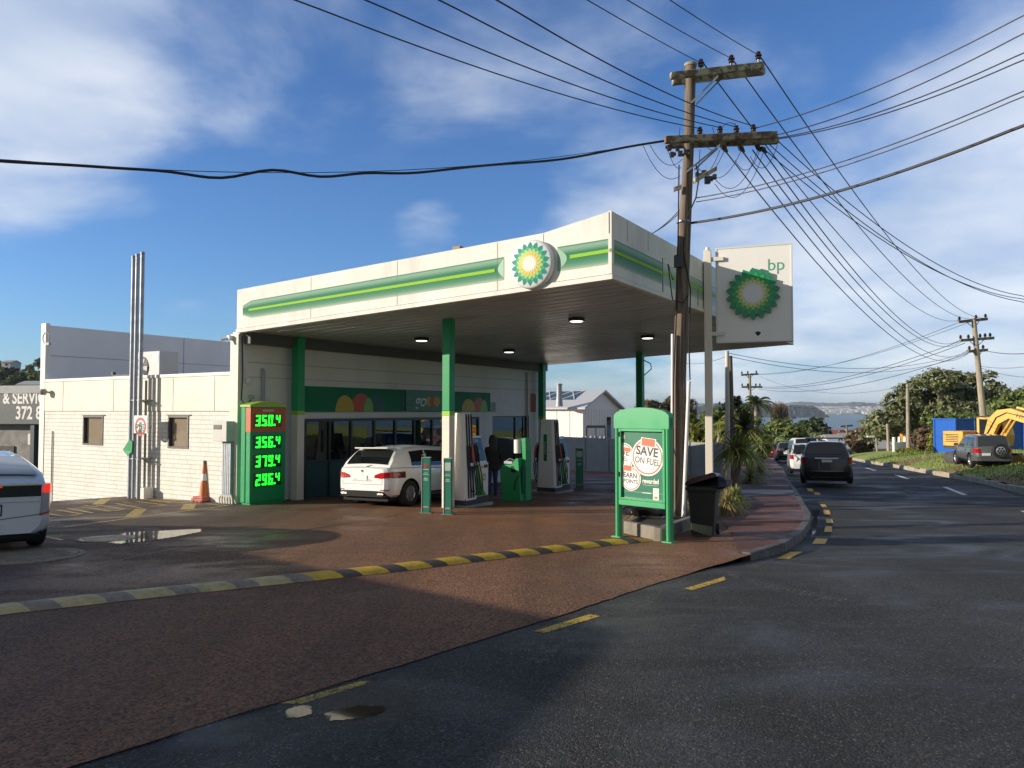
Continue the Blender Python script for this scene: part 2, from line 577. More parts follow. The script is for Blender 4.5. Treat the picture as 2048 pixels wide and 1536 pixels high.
# ------------------------------------------------------------------ paved ground
def paving_mat(name, c0, c1, chip, wet=(0.22, 0.75), patch=None, chipscale=75.0, bump=0.9, wetpos=0.5):
    m = bpy.data.materials.new(name); MATS[name] = m
    nt, b = principled(m); N, L = nt.nodes, nt.links
    g = N.new('ShaderNodeNewGeometry'); P = g.outputs['Position']

    def noise(scale, detail=6, rough=0.6, stretch=None, off=None, dist=0):
        src = P
        if stretch or off:
            mp = N.new('ShaderNodeMapping')
            if stretch: mp.inputs['Scale'].default_value = stretch
            if off: mp.inputs['Location'].default_value = off
            L.new(P, mp.inputs[0]); src = mp.outputs[0]
        n = N.new('ShaderNodeTexNoise'); n.inputs['Scale'].default_value = scale; n.inputs['Detail'].default_value = detail
        n.inputs['Roughness'].default_value = rough; n.inputs['Distortion'].default_value = dist
        L.new(src, n.inputs[0]); return n.outputs[0]

    def rng(x, a, bb, c=0.0, d=1.0):
        r = N.new('ShaderNodeMapRange'); L.new(x, r.inputs[0])
        for i, v in enumerate((a, bb, c, d)): r.inputs[i + 1].default_value = v
        return r.outputs[0]

    def mix(f, a, bb, mode='MIX'):
        n = N.new('ShaderNodeMix'); n.data_type = 'RGBA'; n.blend_type = mode
        for i, v in ((0, f), (6, a), (7, bb)):
            if isinstance(v, (int, float)): n.inputs[i].default_value = v
            elif isinstance(v, tuple): n.inputs[i].default_value = (*v, 1)
            else: L.new(v, n.inputs[i])
        return n.outputs[2]

    big = noise(0.35, 7, 0.6, dist=0.5)
    mid = noise(2.2, 8, 0.7, off=(4, 9, 0))
    col = mix(rng(big, 0.35, 0.65), c0, c1)
    col = mix(rng(mid, 0.3, 0.75, 0.0, 0.55), col, tuple(x * 0.55 for x in c0))
    if patch:
        # greyer tar where old repairs and tyre tracks run, further left
        sp = N.new('ShaderNodeSeparateXYZ'); L.new(P, sp.inputs[0])
        ad = N.new('ShaderNodeMath'); ad.operation = 'MULTIPLY_ADD'; L.new(big, ad.inputs[0]); ad.inputs[1].default_value = 4.0
        L.new(sp.outputs[0], ad.inputs[2])
        col = mix(rng(ad.outputs[0], -0.6, -5.0), col, patch)
    mpt = N.new('ShaderNodeMapping'); mpt.inputs['Rotation'].default_value = (0, 0, 0.62); mpt.inputs['Scale'].default_value = (1.1, 0.10, 1)
    L.new(P, mpt.inputs[0]); nt2 = N.new('ShaderNodeTexNoise'); nt2.inputs['Scale'].default_value = 1.0; nt2.inputs['Detail'].default_value = 6; L.new(mpt.outputs[0], nt2.inputs[0])
    col = mix(1.0, col, rng(nt2.outputs[0], 0.35, 0.65, 0.78, 1.2), 'MULTIPLY')
    vo = N.new('ShaderNodeTexVoronoi'); vo.inputs['Scale'].default_value = chipscale
    L.new(P, vo.inputs[0])
    sepc = N.new('ShaderNodeSeparateColor'); L.new(vo.outputs['Color'], sepc.inputs[0])
    col = mix(1.0, col, rng(sepc.outputs[0], 0, 1, 0.35, 1.75), 'MULTIPLY')
    col = mix(rng(sepc.outputs[1], 0.90, 1.0, 0, 0.8), col, chip)
    L.new(col, b.inputs['Base Color'])
    wetn = noise(0.55, 6, 0.62, stretch=(0.7, 1.3, 1), off=(2, 3, 0), dist=0.8)
    wt = rng(wetn, wetpos - 0.10, wetpos + 0.10)
    if patch:
        dry = N.new('ShaderNodeMath'); dry.operation = 'MAXIMUM'; L.new(wt, dry.inputs[0]); L.new(rng(sp.outputs[1], 10.5, 6.5), dry.inputs[1]); wt = dry.outputs[0]
    ro = N.new('ShaderNodeMapRange'); L.new(wt, ro.inputs[0])
    ro.inputs[3].default_value = wet[0]; ro.inputs[4].default_value = wet[1]
    L.new(ro.outputs[0], b.inputs['Roughness'])
    fine = noise(120, 3, 0.6)
    hgt = N.new('ShaderNodeMath'); hgt.operation = 'MULTIPLY_ADD'
    L.new(vo.outputs['Distance'], hgt.inputs[0]); hgt.inputs[1].default_value = -1.0; L.new(fine, hgt.inputs[2])
    bp = N.new('ShaderNodeBump'); bp.inputs['Distance'].default_value = 0.022
    L.new(rng(wt, 0, 1, bump * 0.55, bump), bp.inputs['Strength'])
    L.new(hgt.outputs[0], bp.inputs['Height']); L.new(bp.outputs[0], b.inputs['Normal'])
    b.inputs['Specular IOR Level'].default_value = 0.36
    return m


mRoad = paving_mat('wet chip seal', (0.031, 0.030, 0.028), (0.052, 0.050, 0.047), (0.18, 0.17, 0.15), wet=(0.40, 0.75), wetpos=0.43, chipscale=80)
mFore = paving_mat('red brown chip seal', (0.235, 0.110, 0.052), (0.165, 0.083, 0.045), (0.26, 0.16, 0.10), wet=(0.36, 0.75),
                   chipscale=58, patch=(0.085, 0.060, 0.046), wetpos=0.47)
mPath = paving_mat('red footpath asphalt', (0.16, 0.066, 0.045), (0.125, 0.06, 0.043), (0.2, 0.12, 0.09), wet=(0.3, 0.7), wetpos=0.45)


def sstep(x, a, b):
    t = max(0, min(1, (x - a) / (b - a)))
    return t * t * (3 - 2 * t)


def road_z(x, y):
    return gz(x, y) - 0.008 - 0.119 * sstep(y, 9.2, 11.8)


def sheet(poly, zf, cuts=(), grid=None):
    """flat polygon cut along lines and laid on the height function"""
    bm = bmesh.new()
    bm.faces.new([bm.verts.new((x, y, 0)) for x, y in poly])
    for co, no in cuts:
        geom = bm.verts[:] + bm.edges[:] + bm.faces[:]
        bmesh.ops.bisect_plane(bm, geom=geom, plane_co=(*co, 0), plane_no=(*no, 0))
    bmesh.ops.triangulate(bm, faces=bm.faces[:])
    bm.normal_update()
    mb = MB()
    bm.verts.index_update()
    vs = [(v.co.x, v.co.y, zf(v.co.x, v.co.y)) for v in bm.verts]
    fs = [tuple(v.index for v in f.verts) if f.normal.z > 0 else tuple(v.index for v in f.verts)[::-1] for f in bm.faces]
    bm.free()
    mb.add(vs, fs)
    return mb


def s2w(a, b):
    p = A0 + DV * a + DU * b
    return (p.x, p.y)


# forecourt and yard
wob = random.Random(9)
edge = []
for (x0, y0), (x1, y1) in zip(KL[1:5], KL[2:6]):
    for k in range(14): edge.append((x0 + (x1 - x0) * k / 14 + wob.uniform(-.012, .012), y0 + (y1 - y0) * k / 14 + wob.uniform(-.012, .012)))
fore_poly = [KL[0]] + edge + [p for p in KL if 10.5 <= p[1] <= 13] + [(4.55, 17.0), (7.0, 24), (11.5, 38), (17, 52), (10, 70), (-70, 74), (-90, -41)]
cuts = [((*s2w(-5.1, 0),), (DV.x, DV.y)), ((*s2w(-14.1, 0),), (DV.x, DV.y)), ((*s2w(0, -9),), (DU.x, DU.y)),
        ((*s2w(0, -5),), (DU.x, DU.y)), ((*s2w(0, 0),), (DU.x, DU.y)), ((0, 0), (0, 1))]
tag(sheet(fore_poly, gz, cuts).build('forecourt', mFore), kind='structure')

# footpath with its kerb, round the corner and down the street
kl2 = [p for p in KL if 10.5 < p[1] < 90]
inner = [(3.9, 13.4), (4.55, 17.0), (7.0, 24), (11.5, 38), (17, 52), (19.5, 61), (23.5, 74), (28.5, 88)]
pth = [(x - 0.16, y) for x, y in kl2]
pth[0] = (3.3, 10.95)
mb = sheet(pth + inner[::-1], lambda x, y: gz(x, y) + 0.012, [((0, y), (0, 1)) for y in (14, 18, 24, 32, 42, 52, 62, 74, 80)])
tag(mb.build('footpath', mPath), kind='structure')

mb = MB()
for (x0, y0), (x1, y1) in zip(kl2, kl2[1:]):
    n = max(1, int(sqrt((x1 - x0) ** 2 + (y1 - y0) ** 2) / 0.9))
    for i in range(n):
        t0, t1 = i / n, (i + 1) / n - 0.012
        p, q = Vector((x0 + (x1 - x0) * t0, y0 + (y1 - y0) * t0)), Vector((x0 + (x1 - x0) * t1, y0 + (y1 - y0) * t1))
        nn = Vector((p.y - q.y, q.x - p.x)).normalized() * 0.16
        jit = rnd.uniform(-0.006, 0.006)
        lo = [(p.x, p.y), (q.x, q.y), (q.x + nn.x, q.y + nn.y), (p.x + nn.x, p.y + nn.y)]
        top = [(x, y, gz(x, y) + 0.022 + jit) for x, y in lo]
        top[0] = (lo[0][0] + nn.x * 0.12, lo[0][1] + nn.y * 0.12, top[0][2]); top[1] = (lo[1][0] + nn.x * 0.12, lo[1][1] + nn.y * 0.12, top[1][2])
        bot = [(x, y, gz(x, y) - 0.2) for x, y in lo]
        mb.add(bot + top, [(0, 1, 5, 4), (1, 2, 6, 5), (2, 3, 7, 6), (3, 0, 4, 7), (4, 5, 6, 7)])
mKerb = M('kerb concrete', (0.115, 0.095, 0.08), 0.6, var=0.45, vs=3, bump=0.6, bs=40, dirt=0.4)
tag(mb.build('kerb', mKerb, bevel=0.012), kind='structure')

# carriageway
ys = [-41, -30, -20, -12, -6, -3, 0, 1, 2, 3, 3.9, 5, 6, 7.06, 7.8, 8.57, 9.2, 9.8, 10.4, 10.9, 11.4, 12, 13.6, 15.4, 17.1, 19.2, 21.8, 25.3, 32, 40, 48, 55, 61, 66, 74, 80, 88, 95, 105, 115, 125]
rows = []
for y in ys:
    xl, xr = kx(KL, y) - (0.2 if y < 9 else 0.02), kx(KR, y)
    rows.append([(xl + (xr - xl) * k / 6, y, road_z(xl + (xr - xl) * k / 6, y)) for k in range(7)])
mb = MB()
mb.ring_loft(rows, 0, False, closed=False, cap=False)
road = tag(mb.build('road', mRoad), kind='structure')


def mark(mb, pts, m=0, zf=road_z, h=0.005):
    mb.ngon([(x, y, zf(x, y) + h) for x, y in pts], m)


def paint_mat(name, col, wear):
    m = bpy.data.materials.new(name); MATS[name] = m
    nt, b = principled(m); N, L = nt.nodes, nt.links
    g = N.new('ShaderNodeNewGeometry')
    n = N.new('ShaderNodeTexNoise'); n.inputs['Scale'].default_value = 14; n.inputs['Detail'].default_value = 9; n.inputs['Roughness'].default_value = 0.75
    L.new(g.outputs['Position'], n.inputs[0])
    v = N.new('ShaderNodeTexVoronoi'); v.inputs['Scale'].default_value = 75; L.new(g.outputs['Position'], v.inputs[0])
    s = N.new('ShaderNodeMath'); s.operation = 'MULTIPLY_ADD'; L.new(v.outputs['Distance'], s.inputs[0]); s.inputs[1].default_value = 0.5; L.new(n.outputs[0], s.inputs[2])
    r = N.new('ShaderNodeMapRange'); L.new(s.outputs[0], r.inputs[0])
    r.inputs[1].default_value = wear; r.inputs[2].default_value = wear + 0.12
    b.inputs['Base Color'].default_value = (*col, 1)
    b.inputs['Roughness'].default_value = 0.5
    t = N.new('ShaderNodeBsdfTransparent')
    mx = N.new('ShaderNodeMixShader'); L.new(r.outputs[0], mx.inputs[0]); L.new(b.outputs[0], mx.inputs[1]); L.new(t.outputs[0], mx.inputs[2])
    bp = N.new('ShaderNodeBump'); bp.inputs['Strength'].default_value = 0.6; bp.inputs['Distance'].default_value = 0.01
    L.new(v.outputs['Distance'], bp.inputs['Height']); L.new(bp.outputs[0], b.inputs['Normal'])
    L.new(mx.outputs[0], N['Material Output'].inputs[0])
    return m


mYel = paint_mat('yellow road paint', (0.78, 0.46, 0.02), 0.88)
mYelOld = paint_mat('worn yellow road paint', (0.62, 0.42, 0.06), 0.77)
mYelLine = paint_mat('faded yellow line paint', (0.50, 0.37, 0.11), 0.78)
mWhtRd = paint_mat('white road paint', (0.7, 0.7, 0.68), 0.85)


def quad_px(pts, fn):
    return [(p.x, p.y) for p in (gp(x, y, fn) for x, y in pts)]


mb = MB()
for q in [((1552, 1118), (1578, 1118), (1606, 1104), (1581, 1104)),
          ((1624, 1088), (1650, 1088), (1656, 1078), (1632, 1077)), ((1648, 1064), (1664, 1064), (1664, 1053), (1651, 1053)),
          ((1653, 1046), (1667, 1046), (1664, 1038), (1651, 1038)), ((1648, 1029), (1661, 1029), (1658, 1020), (1646, 1020)),
          ((1645, 1015), (1655, 1015), (1650, 1009), (1640, 1009)), ((1630, 990), (1642, 990), (1638, 985), (1627, 985)),
          ((1617, 983), (1628, 983), (1624, 977), (1613, 977))]:
    mark(mb, quad_px(q, road_z))
tag(mb.build('yellow_road_marking', mYel), kind='structure')
mb = MB()
for q in [((1368, 1178), (1386, 1181), (1453, 1160), (1448, 1154)), ((1068, 1263), (1088, 1267), (1201, 1233), (1180, 1229))]:
    mark(mb, quad_px(q, road_z))
mark(mb, quad_px(((560, 1408), (600, 1410), (742, 1366), (728, 1362)), road_z))
tag(mb.build('worn_yellow_road_marking', mYelOld), kind='structure')
mb = MB()
for q in [((0, 1536), (0, 1500), (300, 1440), (640, 1330), (660, 1352), (430, 1452), (250, 1500)), ((1000, 1300), (1250, 1205), (1330, 1180), (1290, 1220), (1200, 1262), (1080, 1330)), ((1400, 1140), (1490, 1110), (1600, 1085), (1600, 1098), (1480, 1150))]:
    mark(mb, quad_px(q, road_z), h=0.0035)
tag(mb.build('road_silt', paint_mat('dry pale silt', (0.15, 0.145, 0.13), 0.60)), kind='structure')
mb = MB()
for q in [((1729, 936), (1746, 941), (1754, 941), (1736, 936)), ((1788, 950), (1812, 958), (1821, 958), (1795, 950)),
          ((1885, 974), (1924, 990), (1935, 990), (1894, 974)), ((2040, 1022), (2110, 1048), (2125, 1048), (2052, 1022)),
          ((1690, 922), (1706, 928), (1712, 928), (1695, 922))]:
    mark(mb, quad_px(q, road_z))
tag(mb.build('centre_line', mWhtRd), kind='structure')
mb = MB()
mark(mb, quad_px(((1446, 1148), (1466, 1148), (1580, 1176), (1720, 1204), (1700, 1206), (1560, 1186)), road_z), h=0.004)
tag(mb.build('worn_white_marking', paint_mat('worn white road paint', (0.42, 0.42, 0.40), 0.52)), kind='structure')

# painted bay on the left: outline, cross strokes and the worn letters
mb = MB()
def stroke(p, q, w0=0.10, m=0):
    A, B = gp(*p), gp(*q)
    d = Vector((B.x - A.x, B.y - A.y)).normalized(); n = Vector((-d.y, d.x)) * w0 / 2
    mark(mb, [(A.x + n.x, A.y + n.y), (A.x - n.x, A.y - n.y), (B.x - n.x, B.y - n.y), (B.x + n.x, B.y + n.y)], m, gz, 0.004)
stroke((128, 1054), (455, 1011)); stroke((455, 1011), (412, 1008)); stroke((382, 1004), (255, 993)); stroke((370, 1006), (280, 998))
stroke((195, 1009), (212, 998), 0.28); stroke((262, 1035), (282, 1018), 0.28); stroke((373, 1019), (381, 1008), 0.3)
for p, q in [((98, 1028), (130, 1033)), ((130, 1033), (158, 1029)), ((115, 1020), (165, 1028)), ((137, 1017), (185, 1026)), ((160, 1014), (186, 1017)), ((186, 1017), (218, 1023)),
             ((166, 1011), (195, 1014)), ((192, 1010), (250, 1018)), ((205, 1020), (228, 1022)), ((228, 1022), (246, 1019)), ((232, 1007), (284, 1017)), ((248, 1005), (262, 1006)),
             ((272, 1003), (330, 1010)), ((300, 1014), (335, 1010)), ((300, 1001), (345, 1006)), ((96, 1037), (112, 1034)), ((84, 1048), (120, 1045))]:
    stroke(p, q, 0.09)
stroke((70, 1070), (125, 1080), 0.09)
tag(mb.build('bay_marking', mYelLine), kind='structure')

# seams in the asphalt
mSeam = M('tar seam', (0.022, 0.02, 0.018), 0.5)
mb = MB()
for ln in [[(0, 1163), (250, 1118), (420, 1083), (600, 1062), (800, 1030)], [(300, 1095), (430, 1100), (560, 1108)]]:
    for p, q in zip(ln, ln[1:]):
        stroke(p, q, 0.035)
tag(mb.build('asphalt_seam', mSeam), kind='structure')

# puddles
def water_mat(name, lo, amp, k=0.85, rough=0.04, wd=0.09):
    """still water that thins out to wet stones towards its rim"""
    m = bpy.data.materials.new(name); nt, b = principled(m); N, L = nt.nodes, nt.links
    b.inputs['Base Color'].default_value = (0.013, 0.012, 0.010, 1); b.inputs['Roughness'].default_value = rough
    a = N.new('ShaderNodeAttribute'); a.attribute_name = 'edge'
    g = N.new('ShaderNodeNewGeometry'); n = N.new('ShaderNodeTexNoise'); n.inputs['Scale'].default_value = 26; n.inputs['Detail'].default_value = 7; n.inputs['Roughness'].default_value = 0.7; L.new(g.outputs['Position'], n.inputs[0])
    s = N.new('ShaderNodeMath'); s.operation = 'MULTIPLY_ADD'; L.new(n.outputs[0], s.inputs[0]); s.inputs[1].default_value = amp; L.new(a.outputs['Fac'], s.inputs[2])
    r = N.new('ShaderNodeMapRange'); L.new(s.outputs[0], r.inputs[0]); r.inputs[1].default_value = lo; r.inputs[2].default_value = lo + wd; r.inputs[4].default_value = k
    t = N.new('ShaderNodeBsdfTransparent'); mx = N.new('ShaderNodeMixShader')
    L.new(r.outputs[0], mx.inputs[0]); L.new(t.outputs[0], mx.inputs[1]); L.new(b.outputs[0], mx.inputs[2]); L.new(mx.outputs[0], N['Material Output'].inputs[0])
    return m


mWater = water_mat('puddle water', 1.12, 1.5)
mDamp = water_mat('film of water', 0.75, 1.2, 0.45, 0.3, 1.0)


def puddle(pts, fn, label, h=0.009, mat=None, grow=1.35):
    w = [gp(x, y, fn) for x, y in pts]
    out = [w[i].lerp(w[(i + 1) % len(w)], k / 8) for i in range(len(w)) for k in range(8)]
    c = sum(out, Vector()) / len(out)
    vs, ed = [], []
    rs = ((grow, 0.0), (1.0, 0.5), (0.7, 0.95), (0.3, 1.0))
    for f, e in rs:
        for p in out:
            q = c + (p - c) * f; vs.append((q.x, q.y, fn(q.x, q.y) + h)); ed.append(e)
    n = len(out)
    mb = MB()
    mb.add(vs, [(r * n + i, r * n + (i + 1) % n, (r + 1) * n + (i + 1) % n, (r + 1) * n + i) for r in range(len(rs) - 1) for i in range(n)] + [tuple(range((len(rs) - 1) * n, len(rs) * n))])
    o = mb.build('puddle', mat or mWater)
    at_ = o.data.attributes.new('edge', 'FLOAT', 'POINT'); at_.data.foreach_set('value', ed)
    tag(o, label, 'puddle', kind='structure')


puddle([(205, 1083), (255, 1066), (330, 1062), (400, 1059), (403, 1064), (350, 1074), (300, 1082), (240, 1088)], gz, 'still puddle by the sunken manhole mirroring the pale block wall', grow=1.15)
puddle([(572, 1424), (600, 1414), (620, 1414), (622, 1430), (600, 1437), (575, 1437)], road_z, 'small bright puddle at the road edge')
puddle([(655, 1430), (680, 1422), (715, 1414), (765, 1415), (768, 1424), (740, 1434), (700, 1441), (665, 1443)], road_z, 'broken bright puddle in the gutter in the foreground')
puddle([(520, 1452), (560, 1402), (660, 1372), (760, 1366), (860, 1398), (830, 1440), (700, 1462)], road_z, 'wet glittering film round the foreground puddles', 0.006, mDamp)
puddle([(330, 1500), (380, 1452), (520, 1432), (560, 1452), (470, 1498)], road_z, 'damp dark patch in the gutter in the foreground', 0.006, mDamp)
puddle([(1625, 1070), (1622, 1052), (1628, 1036), (1624, 1022), (1640, 1021), (1636, 1034), (1634, 1050), (1632, 1062)], road_z, 'trickle of water in the kerb channel', 0.006)


def manhole(px, py, r, label, sunk=False):
    g = gp(px, py)
    t = thing('manhole_cover', frame(g.x, g.y, g.z), label, 'manhole cover')
    nx = Matrix.Rotation(-math.atan(SLOPE), 4, 'X')
    mb = MB(); mb.T = nx
    mb.lathe([(r * 1.13, -0.05), (r * 1.13, 0.012), (r * 1.02, 0.012), (r * 1.01, -0.02)], 48)
    mb.build('surround', mConc, t, frame(g.x, g.y, g.z))
    mb = MB(); mb.T = nx
    mb.lathe([(0.001, 0.014), (r, 0.014), (r, -0.05)], 48)
    for i in range(-6, 7):
        for j in range(-6, 7):
            x, y = i * r / 7, j * r / 7
            if x * x + y * y < r * r * 0.8:
                mb.box(x - r * 0.045, x + r * 0.045, y - r * 0.045, y + r * 0.045, 0.012, 0.020)
    mb.build('lid', mConc if not sunk else M('wet iron lid', (0.25, 0.23, 0.2), 0.35, var=0.2), t, frame(g.x, g.y, g.z))


manhole(215, 1078, 0.42, 'sunken round manhole cover beside the puddle', True)
manhole(40, 1113, 0.72, 'wide pale round manhole cover near the silver car')

# speed hump of yellow and black rubber segments
ends = [gp(-260, 1262), gp(0, 1223), gp(300, 1190), gp(560, 1163), gp(770, 1141), gp(1000, 1113), gp(1210, 1088), gp(1292, 1081)]
samples = []
for i in range(len(ends) - 1):
    n = max(2, int((ends[i + 1] - ends[i]).length / 0.12))
    for k in range(n):
        samples.append(ends[i].lerp(ends[i + 1], k / n))
samples.append(ends[-1])
mHump = [M('hump yellow', (0.60, 0.38, 0.025), 0.55, var=0.25, vs=9, bump=0.3, bs=80, dirt=0.5), M('hump black', (0.085, 0.065, 0.05), 0.6, var=0.3, vs=9, bump=0.3, bs=80),
         M('hump worn cream', (0.46, 0.38, 0.17), 0.6, var=0.35, vs=7, bump=0.3, bs=80, dirt=0.5), M('hump worn grey', (0.24, 0.205, 0.15), 0.65, var=0.35, vs=7, bump=0.3, bs=80)]
hw = 0.19
prof = [(-hw, 0.0), (-hw * 0.75, 0.036), (-hw * 0.35, 0.059), (0, 0.066), (hw * 0.35, 0.059), (hw * 0.75, 0.036), (hw, 0.0)]
t = thing('speed_hump', frame(*samples[len(samples) // 2]), 'long rubber speed hump striped yellow and black across the forecourt entrance', 'speed hump')
rings = []
for i, p in enumerate(samples):
    d = (samples[min(i + 1, len(samples) - 1)] - samples[max(0, i - 1)]); d.z = 0; d.normalize()
    n = Vector((-d.y, d.x, 0))
    e = 1.0 if i < len(samples) - 3 else (len(samples) - 1 - i) / 3 * 0.9 + 0.1
    qs = [(p + n * u * (0.4 + 0.6 * e) + d * (-u * 0.55), h * e) for u, h in prof]
    rings.append([(q.x, q.y, gz(q.x, q.y) + 0.004 + h) for q, h in qs])
i = 0
while i < len(samples) - 1:
    yel = (i % 5) < 3
    j = min(len(samples) - 1, i + (3 if yel else 2))
    worn = i < len(samples) * 0.37
    mb = MB(); mb.ring_loft(rings[i:j + 1], 0, True, closed=False, cap=False)
    mb.build('yellow_segment' if yel else 'black_segment', mHump[(2 if worn else 0) + (0 if yel else 1)], t)
    i = j

# ------------------------------------------------------------------ land beyond
def soil_mat():
    m = bpy.data.materials.new('soil'); nt, b = principled(m); N, L = nt.nodes, nt.links
    g = N.new('ShaderNodeNewGeometry')
    n = N.new('ShaderNodeTexNoise'); n.inputs['Scale'].default_value = 0.15; n.inputs['Detail'].default_value = 9
    L.new(g.outputs['Position'], n.inputs[0])
    cr = N.new('ShaderNodeValToRGB'); L.new(n.outputs[0], cr.inputs[0])
    cr.color_ramp.elements[0].position = 0.35; cr.color_ramp.elements[0].color = (0.05, 0.075, 0.025, 1)
    cr.color_ramp.elements[1].position = 0.7; cr.color_ramp.elements[1].color = (0.10, 0.10, 0.04, 1)
    L.new(cr.outputs[0], b.inputs['Base Color']); b.inputs['Roughness'].default_value = 0.95
    return m


mSoil = soil_mat()
SEA = -25.0


def land(x, y):
    z = gz(x, y) - 0.35
    if y > 75:
        z = gz(x, y) - 0.35
    # the left hill across the valley
    d = sqrt(((x + 210) / 150) ** 2 + ((y - 330) / 120) ** 2)
    if d < 1:
        z = max(z, -14 + 33 * (1 - d * d))
    return z


gx = [-9000, -3000, -1200, -700] + list(range(-500, -60, 20)) + list(range(-60, 121, 12)) + list(range(140, 501, 24)) + [700, 1200, 3000, 9000]
gy = [-9000, -2000, -500, -150, -60] + list(range(-40, 120, 12)) + list(range(120, 520, 14)) + [600, 800, 1200]
mb = MB()
mb.ring_loft([[(x, y, land(x, y) if y < 520 else -30.0) for x in gx] for y in gy], 0, True, closed=False, cap=False)
tag(mb.build('ground', mSoil), kind='structure')

# sea
m = bpy.data.materials.new('sea water'); nt, b = principled(m); N, L = nt.nodes, nt.links
b.inputs['Base Color'].default_value = (0.045, 0.125, 0.145, 1); b.inputs['Roughness'].default_value = 0.35
b.inputs['Specular IOR Level'].default_value = 0.25
g = N.new('ShaderNodeNewGeometry')
n = N.new('ShaderNodeTexNoise'); n.inputs['Scale'].default_value = 0.05; n.inputs['Detail'].default_value = 8; L.new(g.outputs['Position'], n.inputs[0])
bp = N.new('ShaderNodeBump'); bp.inputs['Strength'].default_value = 0.5; bp.inputs['Distance'].default_value = 2.0
L.new(n.outputs[0], bp.inputs['Height']); L.new(bp.outputs[0], b.inputs['Normal'])
mb = MB()
mb.ngon([(-9000, 200, SEA), (9000, 200, SEA), (9000, 7600, SEA), (-9000, 7600, SEA)])
tag(mb.build('sea', m), kind='structure')


def ridge(name, pts, d, depth, mat, jag, n=120):
    """far land whose skyline runs through photo pixels, with a real body behind it"""
    mb = MB()
    xs = [p[0] for p in pts]
    base = SEA - 1
    rr = random.Random(len(pts) * 7)
    tops = []
    for i in range(n + 1):
        px = xs[0] + (xs[-1] - xs[0]) * i / n
        for (x0, y0), (x1, y1) in zip(pts, pts[1:]):
            if x0 <= px <= x1:
                py = y0 + (y1 - y0) * (px - x0) / (x1 - x0); break
        tops.append(at(px, py + rr.uniform(-jag, jag), d))
    rows = []
    prof = [(-0.5, 0.0), (-0.42, 0.25), (-0.30, 0.62), (-0.15, 0.9), (0.0, 1.0), (0.2, 0.86), (0.5, 0.0)]
    for u, h in prof:
        rows.append([(p.x * (1 + u * depth / d), d + u * depth + rr.uniform(-1, 1) * depth * 0.03, base + (p.z - base) * max(0, h + (rr.uniform(-0.06, 0.06) if 0 < h < 1 else 0))) for p in tops])
    mb.ring_loft(rows, 0, True, closed=False, cap=False)
    return tag(mb.build(name, mat), kind='structure')


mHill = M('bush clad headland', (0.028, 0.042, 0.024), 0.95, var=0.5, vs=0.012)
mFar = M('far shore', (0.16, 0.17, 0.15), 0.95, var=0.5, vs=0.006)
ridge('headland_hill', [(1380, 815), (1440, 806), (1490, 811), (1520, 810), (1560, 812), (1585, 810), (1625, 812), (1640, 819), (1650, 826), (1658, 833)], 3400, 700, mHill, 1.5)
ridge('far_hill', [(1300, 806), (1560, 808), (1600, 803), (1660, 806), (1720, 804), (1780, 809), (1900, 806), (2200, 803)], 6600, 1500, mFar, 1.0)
mTown = M('pale far houses', (0.62, 0.62, 0.6), 0.8)
mb = MB()
for i in range(240):
    px = rnd.uniform(1625, 1790); py = rnd.uniform(813, 827)
    p = at(px, py, 5850 + (827 - py) * 18)
    w, h = rnd.uniform(8, 26), rnd.uniform(6, 12)
    mb.box(p.x - w, p.x + w, p.y - 8, p.y + 8, p.z - h - 14, p.z + h * 0.4)
tag(mb.build('far_town', mTown), kind='stuff', label='white town spread along the far shore', cat='town')

